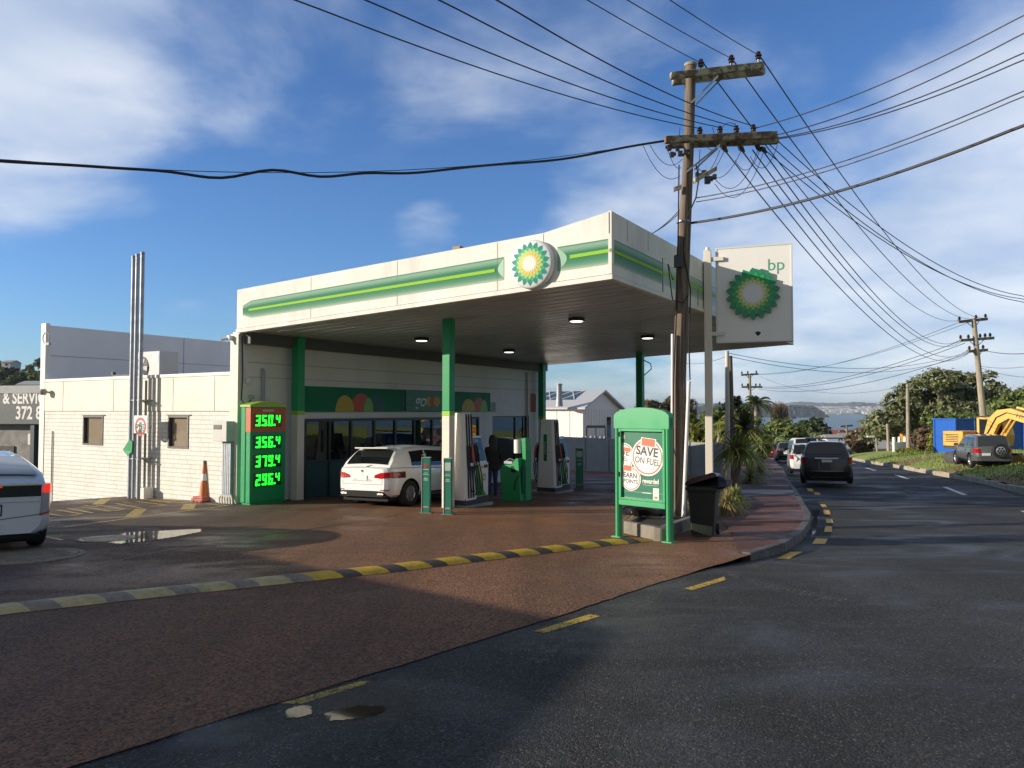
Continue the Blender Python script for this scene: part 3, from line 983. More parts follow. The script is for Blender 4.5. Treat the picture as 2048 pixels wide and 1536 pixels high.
# ------------------------------------------------------------------ shop building
def brick_mat():
    m = bpy.data.materials.new('painted split block'); nt, b = principled(m); N, L = nt.nodes, nt.links
    tc = N.new('ShaderNodeTexCoord'); sp = N.new('ShaderNodeSeparateXYZ'); L.new(tc.outputs['Object'], sp.inputs[0])
    cb = N.new('ShaderNodeCombineXYZ'); L.new(sp.outputs[0], cb.inputs[0]); L.new(sp.outputs[2], cb.inputs[1])
    br = N.new('ShaderNodeTexBrick'); L.new(cb.outputs[0], br.inputs[0])
    br.inputs['Scale'].default_value = 1.0; br.inputs['Brick Width'].default_value = 0.40; br.inputs['Row Height'].default_value = 0.125
    br.inputs['Mortar Size'].default_value = 0.011; br.inputs['Mortar Smooth'].default_value = 0.3; br.inputs['Bias'].default_value = -0.1
    br.offset = 0.37; br.squash = 0.7; br.squash_frequency = 3
    br.inputs['Color1'].default_value = (0.86, 0.835, 0.765, 1); br.inputs['Color2'].default_value = (0.79, 0.765, 0.695, 1)
    br.inputs['Mortar'].default_value = (0.67, 0.645, 0.59, 1)
    n = N.new('ShaderNodeTexNoise'); n.inputs['Scale'].default_value = 1.3; n.inputs['Detail'].default_value = 9; n.inputs['Roughness'].default_value = 0.7
    L.new(tc.outputs['Object'], n.inputs[0])
    r = N.new('ShaderNodeMapRange'); L.new(n.outputs[0], r.inputs[0]); r.inputs[1].default_value = 0.3; r.inputs[2].default_value = 0.75; r.inputs[3].default_value = 1.05; r.inputs[4].default_value = 0.82
    mx = N.new('ShaderNodeMix'); mx.data_type = 'RGBA'; mx.blend_type = 'MULTIPLY'; mx.inputs[0].default_value = 1
    L.new(br.outputs['Color'], mx.inputs[6]); L.new(r.outputs[0], mx.inputs[7]); L.new(mx.outputs[2], b.inputs['Base Color'])
    n2 = N.new('ShaderNodeTexNoise'); n2.inputs['Scale'].default_value = 22; n2.inputs['Detail'].default_value = 6; L.new(tc.outputs['Object'], n2.inputs[0])
    ad = N.new('ShaderNodeMath'); ad.operation = 'MULTIPLY_ADD'; L.new(n2.outputs[0], ad.inputs[0]); ad.inputs[1].default_value = 0.7
    inv = N.new('ShaderNodeMath'); inv.operation = 'SUBTRACT'; inv.inputs[0].default_value = 1; L.new(br.outputs['Fac'], inv.inputs[1]); L.new(inv.outputs[0], ad.inputs[2])
    bp = N.new('ShaderNodeBump'); bp.inputs['Strength'].default_value = 0.8; bp.inputs['Distance'].default_value = 0.02
    L.new(ad.outputs[0], bp.inputs['Height']); L.new(bp.outputs[0], b.inputs['Normal']); b.inputs['Roughness'].default_value = 0.75
    return m


mBrick = brick_mat()
mWallS = M('shop wall paint', (0.76, 0.75, 0.71), 0.55, var=0.06, vs=0.8, dirt=0.15)
mWallU = M('grey parapet paint', (0.78, 0.78, 0.78), 0.6, var=0.07, vs=0.5, dirt=0.08)
mFrame = M('black aluminium', (0.014, 0.015, 0.017), 0.35)
mShopGl = glass_mat('shop glass', (0.75, 0.85, 0.82), 0.5, 0.13)
mRoofM = M('roof membrane', (0.25, 0.26, 0.27), 0.7, var=0.2)
mLine = M('panel joint', (0.30, 0.27, 0.22), 0.8)

shop = thing('shop_building', S @ Matrix.Translation((0, 0, -0.9)), 'long cream and white petrol station shop with block side wall and glazed green shopfront', 'petrol station shop')
B_END = 16.55
bL, bR = sw(586, 880)[0], sw(959, 880)[0]
b2L, b2R = sw(985, 880)[0], sw(1058, 880)[0]
zT = 1.37
z2B = sw(1020, 938)[1]
holes = [(bL, bR, -2.5, zT), (b2L, b2R, z2B, 1.39)]
mb = MB()
wall_cells(mb, 0.0, B_END, -2.2, 3.72, holes, lambda u0, u1, v0, v1: mb.box(-0.28, 0, u0, u1, v0, v1))
mb.build('front_wall', mWallS, shop, S)
mb = MB()
for z in (2.52, 2.02 + 0.9):
    mb.box(0.001, 0.012, 0.3, B_END - 0.2, z - 0.006, z + 0.006)
mb.build('wall_joint', mLine, shop, S)

w1 = (*sf(167, 831), *sf(206, 891)); w2 = (*sf(337, 831), *sf(377, 898))
lh = [(w1[0], w1[2], w1[3], w1[1]), (w2[0], w2[2], w2[3], w2[1])]
EA = -9.93
mb = MB()
wall_cells(mb, EA, -0.29, -2.4, 1.60, lh, lambda u0, u1, v0, v1: mb.box(u0, u1, 0, 0.25, v0, v1))
mb.build('side_wall', mBrick, shop, S)
mb = MB()
mb.box(EA, -0.29, -0.012, 0.25, 1.604, 2.56)
mb.build('side_cladding', mCream, shop, S)
mb = MB(); mb.box(EA - 0.03, -0.29, -0.035, 0.28, 2.564, 2.66); mb.build('side_capping', mWhite, shop, S, bevel=0.01)
mb = MB()
for px in (127, 228, 347, 430):
    a = sf(px, 790)[0]; mb.box(a - 0.005, a + 0.005, -0.018, -0.011, 1.61, 2.55)
mb.box(EA, -0.29, -0.02, -0.001, 1.592, 1.603)
mb.build('cladding_joint', mLine, shop, S)
# roof, upper wall, far end
mb = MB(); mb.box(EA + 0.02, -0.29, 0.26, B_END, 2.25, 2.40); mb.build('flat_roof', mRoofM, shop, S)
mb = MB(); mb.box(EA - 0.22, EA - 0.001, 0.12, B_END + 6, -2.4, 4.50); mb.build('parapet_wall', mWallU, shop, S)
mb = MB(); mb.box(EA - 0.24, EA + 0.06, -0.02, 0.115, -2.4, 4.56); mb.build('corner_post', mWhite, shop, S)
mb = MB()
for b in (5.2, 11.2): mb.box(EA, EA + 0.008, b - 0.008, b + 0.008, 2.45, 4.48)
mb.box(EA, EA + 0.008, 0.2, B_END + 5.8, 3.47, 3.485)
mb.build('parapet_joint', M('grey joint', (0.2, 0.21, 0.23), 0.8), shop, S)
mb = MB(); mb.box(EA, -0.29, B_END + 0.002, B_END + 0.25, -2.4, 2.6); mb.build('end_wall', mWallS, shop, S)
mb = MB(); mb.box(-0.30, 0.02, -0.06, -0.002, -1.2, 3.66); mb.build('corner_pilaster', mCream, shop, S)
# dim interior with shelving
mb = MB(); mb.box(-6.0, -5.9, 0.3, B_END - 0.1, -2, 2.2); mb.box(-6, -0.3, 0.27, B_END - 0.1, -1.75, -1.55)
mb.box(-6, -0.3, 0.27, B_END - 0.1, 2.1, 2.2)
mb.box(-6, -0.3, 9.9, 9.98, -1.6, 2.1)
mb.build('interior_shell', M('shop interior', (0.10, 0.10, 0.10), 0.8), shop, S)
mb = MB()
for b in (2.6, 4.4, 6.2):
    mb.box(-3.4, -1.4, b, b + 0.35, -1.5, 0.15)
for i in range(60):
    b = rnd.choice((2.6, 4.4, 6.2)); a = rnd.uniform(-3.2, -1.5); z = rnd.choice((-0.6, -0.2, 0.16))
    mb.box(a, a + 0.15, b - 0.05, b - 0.001 + 0.2, z, z + 0.22, rnd.randint(1, 3))
mb.build('shelf', [mDark, M('packet red', (0.3, 0.03, 0.02), 0.5), M('packet yellow', (0.35, 0.25, 0.03), 0.5), M('packet white', (0.4, 0.4, 0.4), 0.5)], shop, S)

# side windows with blinds
for (a0, z1, a1, z0) in (w1, w2):
    mb = MB()
    t = 0.055
    mb.box(a0, a1, -0.02, 0.08, z1 - t, z1); mb.box(a0, a1, -0.02, 0.08, z0, z0 + t)
    mb.box(a0, a0 + t, -0.02, 0.08, z0 + t, z1 - t); mb.box(a1 - t, a1, -0.02, 0.08, z0 + t, z1 - t)
    mb.box(a0 - 0.05, a1 + 0.1, -0.035, 0.0, z1 + 0.004, z1 + 0.03)
    f = mb.build('window', M('bronze aluminium', (0.12, 0.115, 0.11), 0.4, 0.3), shop, S)
    mb = MB(); mb.box(a0 + t, a1 - t, 0.05, 0.056, z0 + t, z1 - t); mb.build('pane', glass_mat('blind glass', (0.9, 0.9, 0.9), 0.9, 0.0), f, S)
    mb = MB(); mb.box(a0 + t, a1 - t, 0.085, 0.09, z0 + t, z1 - t); mb.build('blind', M('beige blind', (0.62, 0.50, 0.35), 0.8, var=0.06, vs=2), f, S)

# shopfront: mullions, panes, green stall panels, sliding door
muls = [586, 612, 661, 704, 750, 792, 830, 866, 912, 959]
bs = [sw(x, 880)[0] for x in muls]
zp = sw(610, 926)[1]
sfr = MB()
sfr.box(-0.12, -0.02, bL, bR, zT - 0.09, zT)
for i, b in enumerate(bs):
    b = min(max(b, bL + 0.04), bR - 0.04)
    sfr.box(-0.125, -0.015, b - 0.04, b + 0.04, -1.9, zT - 0.09)
sfr.box(-0.12, -0.02, bs[0], bs[5], zp - 0.03, zp + 0.03)
front = sfr.build('shopfront', mFrame, shop, S)
for i in range(9):
    lo = zp + 0.03 if i < 5 or i > 7 else -1.6
    mb = MB(); mb.box(-0.07, -0.062, bs[i] + 0.04, bs[i + 1] - 0.04, lo, zT - 0.09)
    mb.build('pane', mShopGl, front, S)
for i in (0, 1, 2, 3, 4, 8):
    mb = MB(); mb.box(-0.09, -0.045, bs[i] + 0.04, bs[i + 1] - 0.04, -1.8, zp - 0.03)
    mb.build('stall_panel', M('stall green', (0.008, 0.10, 0.06), 0.45) if i == 0 else M('stall teal', (0.006, 0.055, 0.045), 0.45), front, S)
mb = MB(); b, z = sw(742, 862); mb.box(-0.06, -0.055, b - 0.12, b + 0.12, z - 0.2, z + 0.2); b, z = sw(845, 905); mb.box(-0.06, -0.055, b - 0.25, b + 0.2, z - 0.25, z + 0.15)
mb.build('notice', M('door notice', (0.25, 0.26, 0.27), 0.6), front, S)
mb = MB()
t = 0.06
mb.box(-0.12, -0.02, b2L, b2R, 1.39 - t, 1.39); mb.box(-0.12, -0.02, b2L, b2R, z2B, z2B + t)
for b in (b2L + 0.03, (b2L * 0.38 + b2R * 0.62), b2R - 0.03): mb.box(-0.121, -0.019, b - 0.03, b + 0.03, z2B + t, 1.39 - t)
f = mb.build('window', mFrame, shop, S)
mb = MB(); mb.box(-0.07, -0.062, b2L, b2R, z2B + t, 1.39 - t); mb.build('pane', mShopGl, f, S)
# the white lintel beam, the green sign band and its printed ovals
mb = MB(); mb.box(0.002, 0.06, 1.95, sw(978, 830)[0], 1.40, 1.54); mb.build('lintel', mWallS, shop, S)
b0, b1 = sw(586, 800)[0], sw(978, 800)[0]
mb = MB(); mb.box(0.002, 0.07, b0, b1, 1.575, 2.33)
band = mb.build('sign_band', mGreenD, shop, S)
mb = MB(); gb0, gb1 = sw(801, 800)[0], sw(880, 800)[0]
mb.box(0.072, 0.085, gb0, gb0 + 0.12, 1.58, 2.325)
mb.build('band_stripe', M('band dark', (0.004, 0.05, 0.035), 0.35), band, S)
mb = MB(); mb.box(0.072, 0.12, gb0 + 0.14, gb1, 1.60, 2.30)
gob = mb.build('name_panel', M('name panel green', (0.012, 0.16, 0.07), 0.35), band, S)
# lettering: x runs along b, y up, facing +a
def on_front(a, b, z): return S @ Matrix(((0, 0, 1, a), (1, 0, 0, b), (0, 1, 0, z), (0, 0, 0, 1)))
vs, fs = text_verts('go', 0.62, 0.008, 0.25, width=1.05)
bb, zz = sw(836, 803)
mb = MB(); mb.add(vs, fs); mb.build('lettering', M('pale letters', (0.62, 0.68, 0.66), 0.4), gob, on_front(0.124, bb - 0.02, zz + 0.02))
vs, fs = text_verts('wild', 0.17, 0.0, 0.2); mb = MB(); mb.add(vs, fs, 0)
vs, fs = text_verts('bean', 0.17, 0.0, 0.2); mb.add([(x, y - 0.2, z) for x, y, z in vs], fs, 0)
bb, zz = sw(818, 800)
mb.build('small_lettering', M('lime letters', (0.10, 0.30, 0.05), 0.5), gob, on_front(0.124, bb - 0.06, zz + 0.05))
oY = M('oval yellow', (0.52, 0.36, 0.015), 0.45); oR = M('oval red', (0.50, 0.075, 0.02), 0.45); oG = M('oval lime', (0.20, 0.46, 0.09), 0.45); oD = M('oval teal', (0.006, 0.09, 0.075), 0.45)
def ell(mb, b, z, rx, rz, a, m, zmin=None, n=40, tilt=0.0):
    pts = []
    for k in range(n):
        x, y = rx * cos(2 * pi * k / n), rz * sin(2 * pi * k / n)
        x, y = x * cos(tilt) - y * sin(tilt), x * sin(tilt) + y * cos(tilt)
        zz = z + y
        if zmin is not None: zz = max(zz, zmin)
        pts.append((a, b + x, zz))
    mb.ngon(pts, m)
bb, zz = sw(858, 803)
mb = MB()
for i, (db, m) in enumerate(((-0.14, 0), (0.10, 1), (0.30, 0))): ell(mb, bb + db, zz, 0.2, 0.17, 0.122 + i * 0.001, m)
mb.build('ovals', [oY, oR], gob, S)
for (p0, p1, p2, pw) in (((667, 705), (700, 738), (724, 743), 742), ((920, 947), (944, 966), (958, 972), 0)):
    mb = MB()
    zb = 1.577
    def e2(px0, px1, top, a, m, tilt=0.0):
        ba, bz = sw(px0, 824)[0], sw(px1, 824)[0]
        h = sw((px0 + px1) / 2, top)[1] - zb
        ell(mb, (ba + bz) / 2, zb + 0.02, (bz - ba) / 2, h, a, m, zb, 48)
    if pw: e2(728, 768, 790, 0.0715, 3)
    e2(p1[0] - (4 if pw else 2), p1[1] + (3 if pw else 2), 788 if pw else 796, 0.073, 1)
    e2(p2[0], p2[1], 797 if pw else 801, 0.0745, 2)
    e2(p0[0], p0[1], 792 if pw else 799, 0.076, 0)
    mb.build('printed_ovals', [oY, oR, oG, oD], band, S)
b, z = sw(988, 815)
mb = MB(); mb.box(0.002, 0.02, b - 0.22, b + 0.12, z - 0.2, z + 0.22)
nt_ = mb.build('notice_board', M('notice paper', (0.5, 0.5, 0.48), 0.6), shop, S)
mb = MB()
for k in range(5): mb.box(0.021, 0.024, b - 0.16, b + 0.06, z - 0.14 + k * 0.07, z - 0.105 + k * 0.07)
mb.build('notice_print', mDark, nt_, S)
b, z = sw(1066, 805)
mb = MB(); mb.box(0.002, 0.03, b - 0.22, b + 0.22, z - 0.42, z + 0.4)
mb.build('orange_sign', M('orange sign', (0.42, 0.12, 0.03), 0.5, var=0.2, vs=4), shop, S, bevel=0.01)
mb = MB()
b, z = sw(1052, 735)
mb.tube([(0.06, b, 3.3), (0.06, b, 0.2)], 0.035)
mb.build('downpipe', mGrey, shop, S)
mb = MB()
b, z = sw(524, 742)
mb.tube([(0.06, b, z), (0.06, b, -0.9)], 0.045)
mb.tube([(0.01, b, z + 0.04), (0.06, b, z - 0.01)], 0.05)
mb.build('downpipe', mGrey, shop, S)
for px, py, s in ((490, 762, 0.07), (497, 794, 0.06)):
    b, z = sw(px, py)
    mb = MB(); mb.tube([(0.0, b, z + 0.03), (0.12, b, z + 0.02)], 0.02); mb.lathe([(0.001, -s), (s * 0.8, -s * 0.9), (s, 0.0), (s * 0.5, s)], 16, (0.15, b, z))
    mb.build('security_lamp' if py < 780 else 'security_camera', M('lamp glass', (0.7, 0.68, 0.6), 0.3) if py < 780 else mGrey, shop, S)
b, z = sw(483, 690)
mb = MB(); mb.tube([(0.02, b, 3.6), (0.03, b + 0.03, 2.6), (0.03, b, 1.9), (0.06, b + 0.12, 1.75), (0.1, b + 0.25, 1.9)], 0.014); mb.build('black_cable', mBlack, shop, S)
a, z = sf(98, 784)
mb = MB(); mb.tube([(a - 0.1, -0.02, z), (a, -0.16, z + 0.03)], 0.03); mb.lathe([(0.001, -0.11), (0.09, -0.1), (0.12, 0.02), (0.09, 0.09), (0.001, 0.1)], 16, (a + 0.03, -0.2, z))
mb.build('floodlight', M('floodlight glass', (0.35, 0.33, 0.28), 0.3), shop, S)
mb = MB(); mb.tube([(EA + 0.1 + 0.22 * cos(t / 9 * 6.28), -0.03, 4.05 + 0.2 * sin(t / 9 * 6.28)) for t in range(10)], 0.012); mb.box(EA + 0.2, EA + 0.42, -0.1, -0.03, 3.8, 3.88)
mb.build('cable_loop', mGrey, shop, S)
a = sf(105, 930)[0]
mb = MB(); mb.tube([(a, -0.03, sf(105, 862)[1]), (a, -0.03, -1.6)], 0.02); mb.build('wall_pipe', mGrey, shop, S)
a, z = sf(468, 672)
mb = MB(); mb.box(a - 0.06, a + 0.04, -0.18, -0.07, 3.5, 3.62); mb.tube([(a, -0.12, 3.55), (a - 0.14, -0.3, 3.5)], 0.04); mb.build('corner_floodlight', mWhite, shop, S)
mb = MB(); a = sf(372, 1000)[0]
z = 1.35; a = sf(472, 780)[0]; mb.tube([(a, -0.03, 2.5), (a, -0.03, 1.8)], 0.012); mb.build('drip_pipe', mDark, shop, S)

# meter box with its conduits
mbx = thing('meter_box', S @ Matrix.Translation((sf(448, 880)[0], -0.15, -0.86)), 'pale grey electricity meter box above a steel conduit on the block wall', 'meter box')
aL, z1 = sf(425, 842, -0.28); aR, z0 = sf(466, 884, -0.28)
aL, aR = sf(425, 860, -0.3)[0], sf(453, 860, -0.3)[0]
mb = MB(); mb.box(aL, aR, -0.30, -0.002, z0, z1); mb.build('box', M('meter box grey', (0.55, 0.55, 0.52), 0.5, var=0.06, dirt=0.2), mbx, S, bevel=0.012)
mb = MB(); mb.box(aL + 0.05, aR - 0.2, -0.312, -0.298, z1 - 0.22, z1 - 0.1); mb.build('window', M('meter glass', (0.20, 0.19, 0.17), 0.2), mbx, S, bevel=0.01)
mb = MB()
a0, a1 = sf(441, 900, -0.2)[0], sf(459, 900, -0.2)[0]
n = 5
for k in range(n):
    x0 = a0 + (a1 - a0) * k / n
    mb.box(x0 + 0.004, x0 + (a1 - a0) / n - 0.004, -0.16, -0.002, -0.72, z0 - 0.002)
mb.build('conduit', mSteel, mbx, S, bevel=0.012)
mb = MB()
for k in range(6):
    x = a0 - 0.08 + (a1 - a0 + 0.16) * k / 5
    mb.tube([(x * 0.4 + 0.6 * (a0 + a1) / 2, -0.1, -0.55), (x, -0.16, -0.72), (x + 0.1, -0.22, -0.95)], 0.028)
mb.build('cable_end', M('pale conduit', (0.6, 0.57, 0.5), 0.6), mbx, S)

# three tall steel vent pipes, speed limit sign and a green flag tied to them
vp = []
ztop = sf(272, 516, -0.3)[1]
for i, (px, dt) in enumerate(((259, 0.0), (267, 0.03), (277, 0.06))):
    a = sf(px, 985, -0.35)[0]
    g = S @ Vector((a, -0.35, 0)); zg = gz(g.x, g.y)
    t = thing('vent_pipe', Matrix.Translation((g.x, g.y, zg)), ('left one of three tall steel vent pipes at the block wall', 'middle one of three tall steel vent pipes at the block wall',
              'right one of three tall steel vent pipes, next to the speed limit sign')[i], 'vent pipe', 'steel vent pipes against the block wall')
    mb = MB(); mb.tube([(a, -0.35, zg - 0.05), (a, -0.35, ztop + dt)], 0.058, 16); mb.build('pipe', mSteel, t, S)
    mb = MB(); mb.lathe([(0.058, -0.03), (0.064, 0), (0.064, 0.05), (0.03, 0.07)], 16, (a, -0.35, ztop + dt)); mb.build('cap', mSteel, t, S)
    mb = MB()
    for z in (0.2, 1.9): mb.box(a - 0.065, a + 0.065, -0.42, -0.0, z, z + 0.03)
    mb.build('bracket', mSteel, t, S)
t = thing('duct_pipe', Matrix.Translation(S @ Vector((sf(292, 960)[0], -0.08, -0.9))), 'thinner grey pipe with a white block at its foot, right of the vent pipes', 'pipe')
a = sf(290, 900, -0.08)[0]
mb = MB(); mb.tube([(a, -0.08, 2.5), (a, -0.08, -0.7)], 0.035); mb.build('pipe', mGrey, t, S)
a = sf(290, 985, -0.2)[0]; mb = MB(); mb.box(a - 0.18, a + 0.18, -0.35, -0.05, -1.0, sf(290, 976, -0.3)[1]); mb.build('foot_block', mWhite, t, S, bevel=0.015)

aL, z1 = sf(268, 831, -0.44); aR, z0 = sf(294, 867, -0.44)
am = (aL + aR) / 2; w = aR - aL
t = thing('speed_limit_sign', Matrix.Translation(S @ Vector((am, -0.43, z0))), 'small white speed limit 5 sign on the vent pipes', 'speed sign')
mb = MB(); mb.box(aL, aR, -0.438, -0.42, z0, z1); mb.build('plate', mPaper, t, S, bevel=0.004)
def on_side(a, b, z): return S @ Matrix(((1, 0, 0, a), (0, 0, -1, b), (0, 1, 0, z), (0, 0, 0, 1)))
rC = w * 0.42
mb = MB()
n = 40
zc = z1 - w * 0.5
vs = [(am + r * cos(2 * pi * k / n), -0.441, zc + r * sin(2 * pi * k / n)) for r in (rC, rC * 0.72) for k in range(n)]
mb.add(vs, [(k, (k + 1) % n, n + (k + 1) % n, n + k) for k in range(n)]); mb.build('red_ring', M('sign red', (0.5, 0.06, 0.05), 0.45), t, S)
mb = MB(); vs, fs = text_verts('5', w * 0.5, 0.006); mb.add(vs, fs)
for s_, dz in (('SPEED', 0.0), ('LIMIT', -w * 0.24)):
    vs, fs = text_verts(s_, w * 0.27, 0.002); mb.add([(x, y + dz - (zc - z0) + w * 0.30, z) for x, y, z in vs], fs)
mb.build('lettering', mDark, t, on_side(am, -0.443, zc))
t = MB()
pts = [sf(x, y, -0.45) for x, y in ((246, 900), (259, 879), (265, 884), (264, 903), (256, 912))]
t.prism(pts, lambda u, v: (u, -0.45 - 0.06 * (v % 0.3), v), lambda u, v: (u, -0.435 - 0.06 * (v % 0.3), v))
tag(t.build('green_flag', mGreen, None, S), 'small green cloth flag tied to the vent pipes', 'flag')

# traffic cone
g = gp(408, 1003)
t = thing('traffic_cone', frame(g.x, g.y, g.z, ROT_S), 'orange traffic cone with a white band, in front of the block wall', 'traffic cone')
fr = frame(g.x, g.y, g.z, ROT_S)
hC = (1003 - 922) / F * g.y
mb = MB(); mb.box(-0.24, 0.24, -0.24, 0.24, 0.02, 0.10); mb.box(-0.21, 0.21, -0.21, 0.21, 0.10, 0.15)
for x in (-0.2, -0.06, 0.08): mb.box(x, x + 0.1, -0.26, 0.26, 0.0, 0.05)
mb.build('base', M('cone base red', (0.42, 0.10, 0.07), 0.6, var=0.2, dirt=0.4), t, fr, bevel=0.015)
def cr(z): return 0.145 - 0.115 * z / hC
mb = MB(); mb.lathe([(cr(0.15), 0.15), (cr(hC * 0.52), hC * 0.52)], 24); mb.lathe([(cr(hC * 0.68), hC * 0.68), (cr(hC * 0.9), hC * 0.9)], 24)
mb.build('cone', M('cone orange', (0.62, 0.17, 0.04), 0.5, var=0.15, dirt=0.25), t, fr)
mb = MB(); mb.lathe([(cr(hC * 0.52) + 0.002, hC * 0.52), (cr(hC * 0.68) + 0.002, hC * 0.68)], 24); mb.build('reflective_band', mPaper, t, fr)
mb = MB(); mb.lathe([(cr(hC * 0.9), hC * 0.9), (cr(hC) + 0.004, hC), (0.001, hC)], 24); mb.build('tip', M('cone tip', (0.15, 0.12, 0.11), 0.6), t, fr)

# air conditioner on the low roof
aa, zz = sf(316, 704, 0.9)
fr = S @ Matrix.Translation((sf(318, 750, 0.9)[0], 0.9, 2.42))
t = thing('air_conditioner', fr, 'pale grey outdoor air conditioner unit on the flat roof behind the pipes', 'air conditioner')
hA = sf(316, 705, 0.9)[1] - 2.42
wA = 1.25
mb = MB(); mb.box(-wA / 2, wA / 2, -0.4, 0.25, 0.08, hA); mb.build('cabinet', M('unit grey', (0.52, 0.53, 0.52), 0.5, var=0.04, dirt=0.1), t, fr, bevel=0.02)
mb = MB(); n = 28
zc = hA * 0.5
mb.lathe([(0.001, -0.03), (0.30, -0.03), (0.36, 0.0), (0.36, 0.04)], n, (-wA / 2 + 0.38, -0.40, zc), axis='Y')
mb.build('fan_grille', M('fan grille', (0.05, 0.055, 0.06), 0.6), t, fr)
mb = MB(); mb.lathe([(0.001, -0.05), (0.07, -0.05), (0.07, -0.02)], 16, (-wA / 2 + 0.38, -0.42, zc), axis='Y')
for k in range(5):
    a = k * 2 * pi / 5
    mb.prism([(0.05, -0.03), (0.3, -0.1), (0.31, 0.06), (0.05, 0.04)], lambda u, v, a=a: (-wA / 2 + 0.38 + u * cos(a) - v * sin(a), -0.436, zc + u * sin(a) + v * cos(a)), lambda u, v, a=a: (-wA / 2 + 0.38 + u * cos(a) - v * sin(a), -0.44, zc + u * sin(a) + v * cos(a)))
mb.build('fan', mGrey, t, fr)
mb = MB()
for x in (-wA / 2 + 0.4, wA / 2 - 0.2): mb.box(x, x + 0.08, -0.35, 0.2, -0.02, 0.078)
mb.build('foot', mDark, t, fr)
mb = MB(); mb.box(wA / 2 - 0.22, wA / 2 - 0.06, -0.406, -0.401, hA - 0.35, hA - 0.08); mb.box(wA / 2 - 0.55, wA / 2 - 0.44, -0.406, -0.401, hA - 0.14, hA - 0.06); mb.build('label', mPaper, t, fr)
mb = MB(); mb.tube([(wA / 2, 0.1, 0.15), (wA / 2 + 0.25, 0.0, 0.3), (wA / 2 + 0.35, -0.1, 0.05), (wA / 2 + 0.3, -0.2, 0)], 0.04); mb.build('pipe', mBlack, t, fr)
a0, a1 = sf(222, 750, 0.6)[0], sf(300, 750, 0.6)[0]
mb = MB(); mb.box(a0, a1, 0.6, 0.7, 2.70, 2.76); mb.box(a0, a0 + 0.1, 0.6, 0.7, 2.40, 2.86); mb.box(a1 - 0.1, a1, 0.6, 0.7, 2.40, 2.7)
tag(mb.build('roof_pipe', mDark, None, S), 'dark pipe lying along the low roof left of the air conditioner', 'pipe')

# ------------------------------------------------------------------ price sign
zt = 1.70
fr = S @ Matrix.Translation((0.48, 0.42, -0.87))
t = thing('price_sign', fr, 'tall green fuel price sign with bright green digits and an orange top panel', 'price sign')
def PS(mb, name, mat, bevel=0.0, **k): return mb.build(name, mat, t, S, bevel=bevel, **k)
pa0, pa1, pb0, pb1 = 0.29, 0.67, -0.17, 1.03
mb = MB(); mb.box(pa0 + 0.2, pa1, pb0 + 0.012, pb1 - 0.012, -0.80, zt); mb.box(pa0, pa0 + 0.18, pb0 + 0.012, pb1 - 0.012, -0.80, zt)
PS(mb, 'cabinet', mGreen, 0.02)
mb = MB(); mb.box(pa0 + 0.02, pa1 - 0.03, pb0 + 0.05, pb1 - 0.05, -1.0, -0.802); PS(mb, 'plinth', mGreen)
mb = MB()
arc = [(pb0 - 0.01, zt + 0.003), (pb1 + 0.01, zt + 0.003), (pb1 + 0.01, zt + 0.06)] + [(pb1 + 0.01 - (pb1 - pb0 + 0.02) * k / 12, zt + 0.06 + 0.10 * sin(pi * k / 12)) for k in range(1, 12)] + [(pb0 - 0.01, zt + 0.06)]
mb.prism(arc, lambda u, v: (pa0 - 0.01, u, v), lambda u, v: (pa1 + 0.01, u, v)); PS(mb, 'cap', M('cap lime', (0.36, 0.52, 0.05), 0.4), 0.008)
zo0 = sw(535, 863, pa1)[1]
mb = MB(); mb.box(pa1 + 0.001, pa1 + 0.008, pb0 + 0.03, pb1 - 0.03, zo0, zt - 0.02); mb.box(pa0 + 0.2, pa1 + 0.008, pb0 + 0.003, pb0 + 0.010, zo0, zt - 0.02)
PS(mb, 'orange_panel', M('price orange', (0.52, 0.10, 0.02), 0.42))
SEG = {'0': 'abcdef', '2': 'abged', '3': 'abgcd', '4': 'fgbc', '5': 'afgcd', '6': 'afgecd', '7': 'abc', '9': 'abcdfg'}
def digit(mb, ch, x, y, w, h, t_, a):
    """a led digit: bars with cut corners in the (b, z) plane"""
    H = h / 2
    bars = {'a': (x, y + h - t_, x + w, y + h), 'd': (x, y, x + w, y + t_), 'g': (x + t_ * 0.3, y + H - t_ / 2, x + w, y + H + t_ / 2),
            'b': (x + w - t_, y + H, x + w, y + h), 'c': (x + w - t_, y, x + w, y + H), 'f': (x, y + H, x + t_, y + h), 'e': (x, y, x + t_, y + H)}
    for s_ in SEG[ch]:
        b0, z0, b1, z1 = bars[s_]
        c = t_ * 0.3
        mb.prism([(b0 + c, z0), (b1 - c, z0), (b1, z0 + c), (b1, z1 - c), (b1 - c, z1), (b0 + c, z1), (b0, z1 - c), (b0, z0 + c)],
                 lambda u, v: (a, u + 0.08 * (v - y), v), lambda u, v: (a + 0.012, u + 0.08 * (v - y), v))
mLed = M('led green', (0.02, 1.0, 0.04), 0.4, emit=1.35)
mLedOff = M('led window', (0.01, 0.055, 0.03), 0.25)
